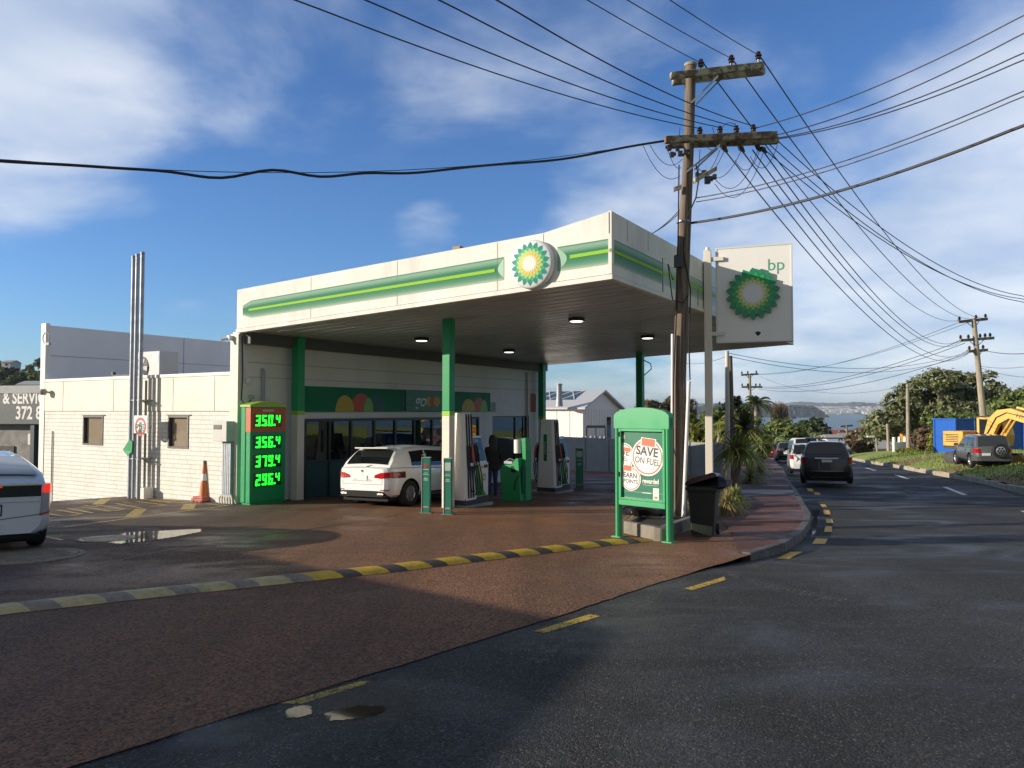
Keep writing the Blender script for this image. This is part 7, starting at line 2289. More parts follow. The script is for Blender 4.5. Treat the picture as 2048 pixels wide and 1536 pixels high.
for px, py in ((1449, 297), (1483, 297), (1516, 295), (1527, 299)):
    mb = MB(); p = at(px, py, d0 + 0.35); mb.tube([p + Vector((-0.06, -0.04, 0.03)), p, p + Vector((0.07, 0.06, -0.05))], [0.03, 0.055, 0.03], 10); mb.build('strain_insulator', mIns, tM)
mb = MB(); arm(mb, at(1388, 362, d0 - 0.2), at(1432, 337, d0 - 0.1), 0.05, 0.05); mb.build('short_arm', mArm, tM, bevel=0.01)
rr = random.Random(4)
mb = MB()
for k in range(6):
    p = at(1394 + k * 7, 352 + rr.uniform(-8, 8), d0 - 0.15); s = rr.uniform(0.03, 0.06); mb.box(p.x - s, p.x + s, p.y - s, p.y + s, p.z - s * 1.6, p.z + s)
mb.build('fuse_holder', mDark, tM, bevel=0.01)
mb = MB()
for k in range(9):
    p = at(1333 + k * 5.5, 296 + rr.uniform(-6, 16), d0 - 0.22); s = rr.uniform(0.02, 0.045); mb.box(p.x - s, p.x + s, p.y - s, p.y + s, p.z - s * 1.5, p.z + s)
mb.build('connector', mDark, tM, bevel=0.008)
mb = MB(); arm(mb, at(1348, 379, d0 - 0.12), at(1362, 374, d0 - 0.12), 0.04, 0.04); mb.build('stub', mArm, tM)
mb = MB()
mb.tube([at(1358, 330, d0 - 0.14), at(1357, 420, d0 - 0.15), at(1354, 600, d0 - 0.16), at(1347, 760, d0 - 0.16), at(1346, 1046, d0 - 0.16)], 0.014)
mb.tube([at(1392, 330, d0 - 0.16), at(1398, 355, d0 - 0.16), at(1392, 395, d0 - 0.15), at(1372, 440, d0 - 0.16), at(1366, 500, d0 - 0.16), at(1381, 580, d0 - 0.16), at(1378, 690, d0 - 0.15), at(1380, 760, d0 - 0.17)], 0.014)
mb.tube([at(1346, 560, d0 - 0.16), at(1336, 528, d0 - 0.2), at(1345, 600, d0 - 0.2), at(1366, 606, d0 - 0.19), at(1377, 590, d0 - 0.18)], 0.012)
mb.tube([at(1347, 895, d0 - 0.17), at(1362, 960, d0 - 0.2), at(1356, 1000, d0 - 0.2), at(1346, 1040, d0 - 0.18)], 0.011)
mb.build('pole_cable', mBlack, tM)
mb = MB()
def loopw(a, b, sag, n=10, j=0.0):
    p, q = at(*a), at(*b)
    mb.tube([p.lerp(q, k / n) + Vector((rr.uniform(-j, j), 0, -sag * 4 * (k / n) * (1 - k / n) + rr.uniform(-j, j))) for k in range(n + 1)], 0.0065, 5)
for a, b, s in (((1400, 262, d0), (1425, 300, d0), 0.1), ((1425, 255, d0), (1452, 300, d0), 0.15), ((1470, 250, d0), (1440, 262, d0), -0.1), ((1470, 245, d0), (1480, 300, d0), 0.2),
                ((1449, 300, d0), (1395, 335, d0), 0.25), ((1483, 300, d0), (1410, 345, d0), 0.3), ((1516, 300, d0), (1425, 350, d0), 0.5), ((1527, 305, d0), (1430, 368, d0), 0.55),
                ((1555, 290, d0), (1500, 312, d0), 0.35), ((1520, 300, d0), (1470, 320, d0), 0.3), ((1335, 296, d0), (1362, 335, d0), 0.15), ((1285, 288, d0), (1360, 352, d0), 0.3),
                ((1300, 290, d0), (1365, 318, d0), 0.25), ((1360, 255, d0), (1353, 295, d0), 0.1), ((1400, 300, d0), (1392, 355, d0), 0.2), ((1440, 300, d0), (1400, 350, d0), 0.15)):
    loopw(a, b, s)
mb.build('jumper_wire', mWire, tM)
mb = MB(); mb.tube([at(1378, 763, d0 - 0.2), at(1366, 1049, d0 - 0.25)], 0.036, 14); mb.build('white_conduit', M('white pvc', (0.75, 0.75, 0.73), 0.4, dirt=0.1), tM)
mb = MB(); mb.tube([at(1345, 668, d0 - 0.12), at(1344, 1040, d0 - 0.12)], 0.03, 12); mb.build('white_conduit', MATS['white pvc'], tM)
mb = MB(); p = at(1360, 522, d0 - 0.17); mb.box(p.x - 0.1, p.x + 0.05, p.y - 0.03, p.y + 0.1, p.z - 0.12, p.z + 0.12); mb.build('pole_plate', mDark, tM)
mb = MB(); p = at(1367, 444, d0); mb.lathe([(0.14, p.z - 0.02), (0.145, p.z), (0.14, p.z + 0.02)], 16, (p.x, p.y, 0)); mb.build('cable_clamp', mSteel, tM)


def far_pole(px, ytop, ybase, d, w, arms, label, mat=mPole, tilt=0.0, group='power poles down the street', braces=True):
    a, b = at(px + tilt, ybase, d), at(px, ytop, d)
    t = thing('power_pole', Matrix.Translation(a), label, 'power pole', group)
    mb = MB(); mb.tube([a, b], [w * 0.62, w * 0.42], 12); mb.build('pole', mat, t)
    for (x0, y0, x1, y1, ins) in arms:
        p, q = at(x0, y0, d - 0.2), at(x1, y1, d + 0.2)
        mb = MB(); arm(mb, p, q, w * 0.24, w * 0.27); mb.build('crossarm', mArm2, t)
        for k in ins:
            mb = MB(); c_ = p.lerp(q, k); insulator(mb, c_ + Vector((0, 0, w * 0.2)), w / 0.22); mb.build('insulator', mIns, t)
        if braces:
            c_ = a.lerp(b, (c_z := ((p.z + q.z) / 2 - 0.55 - a.z) / (b.z - a.z)))
            mb = MB()
            for k in (0.25, 0.75): mb.tube([c_, p.lerp(q, k)], w * 0.07, 6)
            mb.build('brace', mSteel, t)
    return t


far_pole(1947, 636, 838, 52, 0.36, [(1916, 644, 1974, 638, (0.05, 0.62, 0.95)), (1920, 681, 1987, 676, (0.02, 0.25, 0.6, 0.75, 0.9)), (1935, 703, 1974, 700, (0.1, 0.8))], 'grey wooden power pole with two crossarms behind the yellow excavator', mPoleP, 20)
far_pole(1499, 749, 912, 92, 0.42, [(1482, 750, 1516, 748, (0.05, 0.4, 0.9)), (1483, 774, 1524, 774, (0.03, 0.3, 0.7, 0.9))], 'two armed power pole rising behind the palms', mPoleP, 3)
far_pole(1454, 702, 975, 33, 0.20, [], 'bare pale pole behind the cabbage tree', M('pole white', (0.6, 0.57, 0.5), 0.7, dirt=0.2), 2, None)
far_pole(1460, 712, 975, 33.3, 0.24, [], 'dark wooden pole leaning against the bare pale pole', mPole, 6, None)
far_pole(1692, 851, 930, 125, 0.5, [(1680, 853, 1705, 851, ()), (1678, 862, 1707, 863, ())], 'pale two armed power pole beside the bend', mPoleP, 6, braces=False)
far_pole(1775, 848, 905, 84, 0.3, [], 'plain wooden post left of the white wall', mPoleP, 2, None)
far_pole(1815, 768, 906, 73, 0.34, [], 'tall pale wooden post in front of the white wall', mPoleP, 2, None)
far_pole(1583, 836, 905, 150, 0.4, [(1570, 837, 1592, 836, ())], 'small distant power pole above the parked cars', mPoleP, 0, braces=False)
for px, y0, y1, d in ((1752, 875, 912, 86), (1656, 857, 880, 190)):
    t = thing('street_lamp', Matrix.Translation(at(px, y1, d)), 'thin street lamp with a short arm left of the plain post' if d < 100 else 'tiny street lamp among the far trees', 'street lamp')
    mb = MB(); mb.tube([at(px + 3, y1, d), at(px, y0, d), at(px - 5, y0 - 2, d)], 0.09, 8); mb.build('post', mPoleP, t)
    mb = MB(); p = at(px - 9, y0 - 2, d); mb.box(p.x - 0.5, p.x + 0.3, p.y - 0.12, p.y + 0.12, p.z - 0.08, p.z + 0.08); mb.build('lamp_head', mPaper, t)

# ------------------------------------------------------------------ overhead wires, each from pole to pole
WN = {'left': 'thin overhead wire running from the main pole up out of view at the top left', 'high': 'upper wire sagging from the main pole to the pole behind the excavator'}


def wire(label, group, p, q, sag=0.0, r=0.009, ext=0.0, n=28, wob=None):
    """p, q: world points; ext carries the span on past q towards its next pole"""
    p, q = Vector(p), Vector(q)
    pts = []
    for k in range(n + 1):
        t = (1 + ext) * k / n
        c = p.lerp(q, t)
        c.z -= sag * 4 * t * (1 - t) if t <= 1 else -sag * 4 * t * (t - 1) * 0.35
        if wob: c.z += wob(t)
        pts.append(c)
    mb = MB(); mb.tube(pts, r, 6)
    return tag(mb.build('overhead_wire', mWire, None, origin=p), label, 'overhead wire', group)


G1 = 'overhead wires to the upper left'
for i, ((x0, y0), (x1, y1)) in enumerate((((1402, 126), (1175, 0)), ((1463, 117), (1255, 0)), ((1517, 110), (1340, 0)))):
    wire(('first', 'second', 'third')[i] + ' of three thin wires from the pole top arm, going up left', G1, at(x0, y0, d0 - 0.05), at(x1, y1, 9.8), 0.02, 0.008, 0.9)
for i, ((x0, y0), (x1, y1)) in enumerate((((1400, 257), (593, 0)), ((1440, 255), (733, 0)), ((1473, 254), (880, 0)), ((1507, 252), (995, 0)))):
    wire(('lowest', 'second', 'third', 'highest')[i] + ' of four wires from the lower arm crossing the sky to the top left', G1, at(x0, y0, d0 - 0.05), at(x1, y1, 8.5), 0.16, 0.010, 0.8)
def wob(t):
    return 0.07 * sin(t * 40) * exp(-((t - 0.66) / 0.13) ** 2) + 0.02 * sin(t * 23)
wire('thick black bundled cable waving across the left sky', G1, at(1328, 282, d0 - 0.1), at(-10, 319, 10.5), 0.42, 0.022, 0.5, 90, wob)
wire('thin messenger wire beside the thick bundled cable', G1, at(1328, 280, d0 - 0.1), at(-10, 317, 10.5), 0.40, 0.006, 0.5, 40)
G2 = 'overhead wires to the upper right'
for i, ((x0, y0), (x1, y1), r) in enumerate((((1512, 256), (2048, 30), 0.010), ((1553, 270), (2048, 66), 0.010), ((1556, 276), (2048, 105), 0.010), ((1556, 278), (2048, 119), 0.010), ((1392, 396), (2048, 181), 0.010), ((1392, 404), (2048, 192), 0.009), ((1382, 446), (2048, 250), 0.024))):
    wire(('topmost of the wires running up right from the lower arm', 'second wire running up right from the lower arm', 'third wire running up right, one of a close pair', 'fourth wire running up right, lower of the close pair',
          'upper of two parallel wires from below the arms to the right edge', 'lower of two parallel wires from below the arms to the right edge', 'thick black cable rising to the right edge below the others')[i], G2, at(x0, y0, d0), at(x1, y1, 10.5), 0.16 if i < 4 else 0.2, r, 0.7)
G3 = 'street wires between the main pole and the pole behind the excavator'
for i, ((x0, y0), (x1, y1), s) in enumerate((((1408, 128), (1917, 641), 1.55), ((1466, 120), (1951, 638), 1.45), ((1520, 112), (1971, 636), 1.4), ((1449, 300), (1940, 704), 2.05), ((1483, 300), (1938, 698), 1.95), ((1505, 300), (1926, 681), 1.75), ((1527, 303), (1922, 679), 1.6))):
    wire(('first', 'second', 'third')[i % 3] + ' upper span from the top arm sagging to the far pole' if i < 3 else ('outer', 'second', 'third', 'inner')[i - 3] + ' lower span from the lower arm sagging to the far pole', G3, at(x0, y0, d0), at(x1, y1, 52), s, 0.013)
for i, ((x0, y0), (x1, y1)) in enumerate((((1530, 300), (2048, 598)), ((1540, 290), (2048, 604)), ((1556, 282), (2048, 592)))):
    wire(('lower', 'middle', 'upper')[i] + ' of three service wires slanting down to the right edge', G3, at(x0, y0, d0), at(x1, y1, 24), 0.62, 0.011, 0.25)
G4 = 'thin far wires over the street'
for i, (a, b, s, r) in enumerate((((1456, 706, 33), (1935, 704, 52), 0.9, 0.012), ((1456, 712, 33), (1935, 708, 52), 1.0, 0.012), ((1516, 749, 92), (1917, 645, 52), 0.9, 0.016), ((1500, 748, 92), (1950, 640, 52), 1.0, 0.014), ((1524, 774, 92), (1921, 682, 52), 0.9, 0.02), ((1510, 775, 92), (1930, 686, 52), 1.1, 0.02), ((1516, 778, 92), (1936, 706, 52), 1.2, 0.02), ((1518, 752, 92), (1815, 770, 73), 1.4, 0.014), ((1520, 800, 92), (1815, 790, 73), 1.2, 0.014), ((1974, 702, 52), (2080, 704, 40), 0.15, 0.02), ((1960, 732, 52), (2080, 728, 45), 0.2, 0.012), ((1960, 735, 52), (2080, 755, 45), 0.2, 0.012), ((1330, 705, 60), (1454, 712, 33), 0.6, 0.01))):
    wire('far wire ' + ('from the bare pole, upper', 'from the bare pole, lower', 'from the palm pole to the top arm, upper', 'from the palm pole to the top arm, lower', 'from the palm pole to the lower arm, upper', 'from the palm pole to the lower arm, middle', 'from the palm pole to the lower arm, lowest', 'dipping to the tall pale post, upper', 'dipping to the tall pale post, lower', 'level at the right edge behind the big tree', 'rising right above the excavator', 'falling right above the excavator', 'under the canopy edge beside the bare pole')[i], G4, at(*a), at(*b), s, r)
for i, (a, b) in enumerate((((1376, 400, d0), (1306, 466, 16.5)), ((1376, 408, d0), (1302, 468, 16.5)))):
    wire(('upper', 'lower')[i] + ' of two short service cables from the pole to the canopy roof', 'service cables', at(*a), at(*b), 0.06, 0.010)

# ------------------------------------------------------------------ grass verge and plants
m = bpy.data.materials.new('verge grass'); nt, b = principled(m); N, L = nt.nodes, nt.links
g_ = N.new('ShaderNodeNewGeometry')
def tnoise(s, d=8, r=0.6):
    n = N.new('ShaderNodeTexNoise'); n.inputs['Scale'].default_value = s; n.inputs['Detail'].default_value = d; n.inputs['Roughness'].default_value = r; L.new(g_.outputs['Position'], n.inputs[0]); return n.outputs[0]
cr = N.new('ShaderNodeValToRGB'); L.new(tnoise(3.0), cr.inputs[0])
cr.color_ramp.elements[0].position = 0.3; cr.color_ramp.elements[0].color = (0.16, 0.23, 0.04, 1)
cr.color_ramp.elements[1].position = 0.7; cr.color_ramp.elements[1].color = (0.40, 0.43, 0.10, 1)
# bare earth where vehicles have crossed
tot = None
for (px, py, rx, ry) in ((1990, 968, 2.6, 3.2), (1820, 922, 5.0, 3.0), (1905, 938, 1.5, 2.0), (2060, 985, 4.0, 4.0)):
    p = gp(px, py, gl)
    sb = N.new('ShaderNodeVectorMath'); sb.operation = 'SUBTRACT'; L.new(g_.outputs['Position'], sb.inputs[0]); sb.inputs[1].default_value = p
    ml = N.new('ShaderNodeVectorMath'); ml.operation = 'MULTIPLY'; L.new(sb.outputs[0], ml.inputs[0]); ml.inputs[1].default_value = (1 / rx, 1 / ry, 0)
    ln = N.new('ShaderNodeVectorMath'); ln.operation = 'LENGTH'; L.new(ml.outputs[0], ln.inputs[0])
    s_ = N.new('ShaderNodeMath'); s_.operation = 'SUBTRACT'; s_.inputs[0].default_value = 1.0; L.new(ln.outputs['Value'], s_.inputs[1])
    if tot is None: tot = s_.outputs[0]
    else:
        mm = N.new('ShaderNodeMath'); mm.operation = 'MAXIMUM'; L.new(tot, mm.inputs[0]); L.new(s_.outputs[0], mm.inputs[1]); tot = mm.outputs[0]
ad = N.new('ShaderNodeMath'); ad.operation = 'MULTIPLY_ADD'; L.new(tnoise(0.9, 8, 0.7), ad.inputs[0]); ad.inputs[1].default_value = 1.6; L.new(tot, ad.inputs[2])
r_ = N.new('ShaderNodeMapRange'); L.new(ad.outputs[0], r_.inputs[0]); r_.inputs[1].default_value = 0.72; r_.inputs[2].default_value = 1.0
mx = N.new('ShaderNodeMix'); mx.data_type = 'RGBA'; L.new(r_.outputs[0], mx.inputs[0]); L.new(cr.outputs[0], mx.inputs[6]); mx.inputs[7].default_value = (0.24, 0.145, 0.08, 1)
L.new(mx.outputs[2], b.inputs['Base Color']); b.inputs['Roughness'].default_value = 0.95
bp = N.new('ShaderNodeBump'); bp.inputs['Strength'].default_value = 0.8; bp.inputs['Distance'].default_value = 0.08; L.new(tnoise(6, 8, 0.75), bp.inputs['Height']); L.new(bp.outputs[0], b.inputs['Normal'])
mGrass = m
mb = MB()
rows = []
for y in [-41, -20, 0, 5, 10, 14, 18, 22, 25, 28, 32, 36, 40, 43, 48, 52, 56, 60, 64, 68, 72, 76, 80, 85, 90, 95, 105, 118, 130]:
    x0 = kx(KR, y)
    rows.append([(x0 + e + 0.15, y, gl(x0 + e + 0.15, y) - (0.02 if e == 0 else 0)) for e in (0, 0.4, 1, 2, 3.5, 5, 7, 10, 14, 20, 30, 50, 90)])
mb.ring_loft(rows, 0, True, closed=False, cap=False)
tag(mb.build('grass_verge', mGrass), kind='structure')
# grass blades along the part of the verge in view
bl_v, bl_f = [], []
rr = random.Random(5)
for i in range(9000):
    y = 24 + 46 * rr.random() ** 1.5; x0 = kx(KR, y); x = x0 + 0.1 + 14 * rr.random()
    z = gl(x, y); h = rr.uniform(0.05, 0.16); a = rr.uniform(0, 6.28); w = 0.035
    o = len(bl_v); bl_v += [(x - w * cos(a), y - w * sin(a), z), (x + w * cos(a), y + w * sin(a), z), (x + rr.uniform(-.06, .06), y + rr.uniform(-.06, .06), z + h)]; bl_f.append((o, o + 1, o + 2))
mb = MB(); mb.add(bl_v, bl_f); tag(mb.build('grass', leaf_mat('grass blade', (0.19, 0.25, 0.05), 0.4)), 'short rough grass on the verge', 'grass', kind='stuff')
# far kerb, broken in places
mb = MB()
krs = [p for p in KR if 5 <= p[1] <= 105]
for (x0, y0), (x1, y1) in zip(krs, krs[1:]):
    n = int(sqrt((x1 - x0) ** 2 + (y1 - y0) ** 2) / 1.5)
    for i in range(n):
        t0, t1 = i / n, (i + 0.97) / n
        p, q = Vector((x0 + (x1 - x0) * t0, y0 + (y1 - y0) * t0)), Vector((x0 + (x1 - x0) * t1, y0 + (y1 - y0) * t1))
        nn = Vector((q.y - p.y, p.x - q.x)).normalized() * 0.22
        h = rnd.choice((0.10, 0.12, 0.12, 0.05))
        lo = [(p.x, p.y), (q.x, q.y), (q.x + nn.x, q.y + nn.y), (p.x + nn.x, p.y + nn.y)]
        mb.add([(x, y, gz(x, y) - 0.25) for x, y in lo] + [(x, y, gz(x, y) + h) for x, y in lo], [(0, 1, 5, 4), (1, 2, 6, 5), (2, 3, 7, 6), (3, 0, 4, 7), (4, 5, 6, 7)])
tag(mb.build('kerb', M('pale kerb', (0.42, 0.36, 0.27), 0.85, var=0.3, vs=1.5), bevel=0.02), kind='structure')


def leaves(rr, blobs, n, size, flat=0.5):
    """leaf quads in small sprays through the outer part of ellipsoid clumps"""
    vs, fs = [], []
    tw = sum(b[1][0] * b[1][1] for b in blobs)
    for c, r in blobs:
        k = int(n * r[0] * r[1] / tw)
        nsub = max(4, k // 28)
        subs = []
        for _ in range(nsub):
            d = Vector((rr.gauss(0, 1), rr.gauss(0, 1), rr.gauss(0.25, 1))).normalized()
            f = rr.uniform(0.62, 1.08)
            subs.append((Vector((c[0] + d.x * r[0] * f, c[1] + d.y * r[1] * f, c[2] + d.z * r[2] * f)), d, rr.uniform(0.12, 0.30) * min(r)))
        for _ in range(k):
            p0, d, rad = rr.choice(subs)
            p = p0 + Vector((rr.gauss(0, 1), rr.gauss(0, 1), rr.gauss(0, 0.55))) * rad
            nrm = (Vector((rr.gauss(0, 1), rr.gauss(0, 1), rr.gauss(0, 1))) * flat + d + Vector((0, 0, 0.5))).normalized()
            u = nrm.orthogonal().normalized(); a = rr.uniform(0, 6.28); w = nrm.cross(u)
            e = (u * cos(a) + w * sin(a)); g = nrm.cross(e)
            s = size * rr.uniform(0.6, 1.4)
            o = len(vs)
            vs += [p - e * s, p + g * s * 0.45, p + e * s, p - g * s * 0.45]
            fs.append((o, o + 1, o + 2, o + 3))
    return vs, fs


mBark = wood_mat('bark', (0.07, 0.055, 0.045), (0.22, 0.18, 0.15))
LM = {'dark': leaf_mat('leaf dark', (0.07, 0.10, 0.036), 0.55, 0.2), 'mid': leaf_mat('leaf mid', (0.155, 0.21, 0.06), 0.5, 0.25), 'olive': leaf_mat('leaf olive', (0.20, 0.22, 0.11), 0.5, 0.2),
      'lime': leaf_mat('leaf lime', (0.22, 0.24, 0.04), 0.45, 0.3), 'brown': leaf_mat('leaf brown', (0.17, 0.125, 0.075), 0.4, 0.2), 'far': leaf_mat('leaf far', (0.095, 0.13, 0.065), 0.5, 0.2)}
CORE = M('inner shade of crown', (0.018, 0.022, 0.012), 0.95)


def tree(name, label, base, blobs, n, size, leaf, trunk=0.25, seed=1, group=None, cat='tree', core=0.0, limbs=True, trunk_m=None):
    rr = random.Random(seed)
    base = Vector(base)
    t = thing(name, Matrix.Translation(base), label, cat, group)
    vs, fs = leaves(rr, blobs, n, size)
    mb = MB(); mb.add(vs, fs); mb.build('crown', LM[leaf], t)
    mb = MB()
    zt = min(c[2] - r[2] * 0.2 for c, r in blobs)
    ctr = Vector((sum(c[0] for c, _ in blobs) / len(blobs), sum(c[1] for c, _ in blobs) / len(blobs), 0))
    fork = Vector((base.x * 0.7 + ctr.x * 0.3, base.y, base.z + max(0.4, (zt - base.z) * 0.55)))
    mb.tube([base - Vector((0, 0, 0.6)), base.lerp(fork, 0.5) + Vector((rr.uniform(-.1, .1), 0, 0)), fork], [trunk * 1.25, trunk, trunk * 0.85], 10)
    if limbs:
        for c, r in blobs:
            e = Vector(c); mid = fork.lerp(e, 0.5) + Vector((rr.uniform(-.3, .3), rr.uniform(-.3, .3), r[2] * 0.2))
            mb.tube([fork, mid, e, e + Vector((rr.uniform(-.5, .5) * r[0], rr.uniform(-.5, .5) * r[1], r[2] * 0.7))], [trunk * 0.5, trunk * 0.32, trunk * 0.18, trunk * 0.05], 6)
            for _ in range(4):
                mb.tube([mid.lerp(e, rr.random()), e + Vector((rr.uniform(-.85, .85) * r[0], rr.uniform(-.85, .85) * r[1], rr.uniform(-.5, .8) * r[2]))], [trunk * 0.16, trunk * 0.04], 5)
    mb.build('trunk', trunk_m or mBark, t)
    return t


def blobs_px(lst, d, dj=0.0):
    out = []
    for px, py, rx, ry in lst:
        p = at(px, py, d + rnd.uniform(-dj, dj)); out.append(((p.x, p.y, p.z), (rx * d / F, rx * d / F * 0.8, ry * d / F)))
    return out


# the big spreading tree on the right
bb = [(1880, 758, 38, 20), (1840, 775, 38, 20), (1925, 762, 32, 18), (1975, 770, 26, 26), (2003, 790, 18, 20), (1955, 800, 40, 24), (1900, 790, 44, 24), (1850, 810, 46, 26), (1805, 800, 30, 20), (1790, 825, 36, 24), (1768, 850, 36, 24), (1745, 868, 24, 16), (1830, 845, 50, 24), (1890, 825, 44, 24), (1935, 830, 36, 22), (1990, 815, 20, 14), (1870, 865, 60, 16), (1800, 870, 40, 14)]
tree('spreading_tree', 'huge spreading dark green tree filling the right skyline', (at(1885, 900, 100).x, 100, -4.5), blobs_px(bb, 100, 5), 36000, 0.27, 'olive', 0.75, 3)
# bush bank at far right and behind the container
bushes = [
    ('bushy_tree', 'rounded green trees at the right edge behind the excavator', [(2020, 815, 50, 24), (2075, 800, 50, 26), (2040, 840, 60, 26), (2110, 830, 50, 34)], 82, 'mid', 9000, 0.30, 2),
    ('bushy_tree', 'shaded bushy growth along the top of the blue container', [(1880, 842, 34, 13), (1930, 838, 34, 13), (1975, 845, 30, 14), (1860, 868, 20, 16)], 78, 'mid', 6000, 0.24, 4),
    ('hedge', 'tall trimmed brown green hedge between white wall and blue container', [(1838, 880, 13, 26), (1850, 878, 14, 28), (1864, 880, 10, 24)], 70, 'brown', 5000, 0.16, 5),
    ('hedge', 'yellow green hedge strip against the container end', [(1868, 872, 9, 20), (1866, 890, 10, 14)], 66, 'lime', 2500, 0.14, 6),
    ('shrub', 'light green shrub below the white battlement wall', [(1805, 902, 13, 6), (1830, 899, 14, 8), (1822, 903, 20, 5)], 70, 'lime', 2000, 0.14, 7),
    ('bushy_tree', 'dark green bush at the bend beside the white wall', [(1720, 880, 28, 18), (1750, 890, 26, 14), (1765, 898, 18, 10)], 120, 'far', 5000, 0.34, 8),
    ('bushy_tree', 'round reddish green tree above the bend', [(1725, 893, 20, 14), (1712, 880, 20, 14)], 110, 'brown', 3000, 0.3, 9),
    ('bushy_tree', 'distant green tree left of the bend', [(1660, 895, 26, 16), (1640, 880, 20, 14), (1680, 900, 18, 12)], 130, 'olive', 4500, 0.36, 10),
    ('bushy_tree', 'small dark tree with a pointed crown before the sea', [(1635, 850, 16, 14), (1625, 858, 12, 12), (1645, 862, 16, 12), (1635, 870, 18, 12)], 190, 'dark', 3500, 0.45, 11),
    ('bushy_tree', 'dark rounded tree over the parked van', [(1608, 852, 12, 10), (1598, 862, 14, 12)], 200, 'dark', 2500, 0.45, 12),
    ('bushy_tree', 'green tree crown over the white van', [(1560, 852, 22, 14), (1580, 865, 24, 16), (1545, 862, 18, 16), (1575, 885, 40, 14)], 105, 'mid', 6500, 0.32, 13),
    ('bushy_tree', 'pale olive bush above the parked cars', [(1600, 880, 22, 12), (1625, 888, 24, 12), (1590, 895, 20, 12)], 110, 'lime', 3500, 0.3, 14),
    ('bushy_tree', 'tangle of green shrubs beside the footpath', [(1524, 890, 18, 20), (1512, 905, 18, 22), (1503, 880, 16, 20)], 58, 'mid', 6500, 0.17, 15),
    ('bushy_tree', 'dark green trees behind the planter palms', [(1470, 830, 26, 34), (1440, 840, 22, 30), (1495, 860, 24, 34), (1420, 850, 22, 30), (1460, 880, 40, 30)], 62, 'dark', 11000, 0.20, 16),
    ('bushy_tree', 'yellow green shrub left of the cream sign post', [(1392, 870, 18, 34), (1410, 885, 14, 30), (1395, 905, 18, 18), (1380, 850, 12, 24), (1430, 895, 16, 24)], 52, 'lime', 8000, 0.16, 17),
    ('bushy_tree', 'brown twiggy trees behind the white house', [(1300, 815, 24, 14), (1325, 822, 20, 16), (1350, 812, 22, 18), (1375, 820, 18, 22)], 78, 'brown', 5000, 0.20, 18)]
for nm, lab, lst, d, leaf, n, s, seed in bushes:
    px = sum(q[0] for q in lst) / len(lst); yb = max(q[1] + q[3] for q in lst)
    p = at(px, yb, d); zz = min(p.z, gl(p.x, d) if p.x > kx(KR, min(d, 129)) and d < 129 else gz(p.x, d))
    tree(nm, lab, (p.x, d, p.z - 0.5), blobs_px(lst, d, d * 0.02), n, s, leaf, max(0.12, d * 0.0022), seed, None, 'hedge' if nm == 'hedge' else ('shrub' if nm == 'shrub' else 'tree'), limbs=nm == 'bushy_tree')

# bare poplar
rr = random.Random(33)
pb = at(1560, 858, 230)
t = thing('bare_tree', Matrix.Translation(pb), 'broad leafless brown tree standing before the headland', 'tree')
mb = MB()
mb.tube([pb - Vector((0, 0, 3)), pb + Vector((0, 0, 3))], [0.6, 0.45], 8)
mb.build('trunk', mBark, t)
mb = MB()
for i in range(420):
    u = rr.uniform(-1, 1)
    tip = at(1558 + u * 19, 801 + abs(u) ** 2 * 10 + rr.uniform(0, 22), 230 + rr.uniform(-4, 4))
    b0 = pb + Vector((u * 0.9, 0, rr.uniform(0.5, 4.0)))
    mid = b0.lerp(tip, 0.45) + Vector((u * 0.9, 0, 0))
    mb.tube([b0, mid, tip], [0.14, 0.09, 0.03], 4, cap=False)
mb.build('crown', M('bare twigs', (0.20, 0.15, 0.11), 0.9), t)


def fronds(mb, c, n, ln, droop, w, rr, up=0.6, m=0):
    """arching strap leaves from one point"""
    for i in range(n):
        a = rr.uniform(0, 6.283); el = rr.uniform(-0.15, 1.45) if up else rr.uniform(-0.4, 1.2)
        l = ln * rr.uniform(0.75, 1.1)
        d = Vector((cos(a) * cos(el), sin(a) * cos(el), sin(el)))
        side = Vector((-sin(a), cos(a), 0))
        k = 6; pts = []
        p = Vector(c)
        for j in range(k + 1):
            f = j / k
            pts.append((Vector(c) + d * l * f - Vector((0, 0, 1)) * droop * l * f * f * (0.3 + cos(el)), w * (0.5 + 1.2 * f) * (1 - f) * 1.9 + 0.002))
        o = len(mb.v)
        vs = []
        for p, ww in pts: vs += [p - side * ww, p + side * ww + Vector((0, 0, ww * 0.3))]
        mb.add(vs, [(2 * j, 2 * j + 1, 2 * j + 3, 2 * j + 2) for j in range(k)], m)


mFr = leaf_mat('strap leaf', (0.30, 0.33, 0.09), 0.45, 0.35, 0.4); mFrD = leaf_mat('strap leaf dark', (0.07, 0.10, 0.04), 0.4, 0.15, 0.45)
mTus = leaf_mat('tussock blade', (0.32, 0.27, 0.12), 0.4, 0.25)
# cabbage tree in the planter
rr = random.Random(12)
p = at(1466, 968, 23.0)
zg = gz(p.x, 23) + 0.17
t = thing('cabbage_tree', Matrix.Translation((p.x, 23, zg)), 'spiky cabbage tree with drooping strap leaves at the end of the planter', 'cabbage tree')
h1 = at(1484, 905, 23); h2 = at(1488, 855, 23.3)
mb = MB(); mb.tube([(p.x, 23, zg - 0.1), h1], [0.09, 0.07], 10); mb.tube([h1, h2], [0.07, 0.06], 10)
mb.tube([h1 - Vector((0, 0, 0.2)), at(1470, 905, 22.9)], 0.05); mb.build('trunk', mBark, t)
mb = MB(); fronds(mb, h1, 210, 0.95, 0.50, 0.022, rr); mb.build('leaf_head', mFr, t)
mb = MB(); fronds(mb, h2, 130, 0.85, 0.35, 0.022, rr); mb.build('leaf_head', mFrD, t)
mb = MB(); fronds(mb, at(1468, 900, 22.9), 90, 0.9, 0.6, 0.022, rr); mb.build('leaf_head', mFr, t)
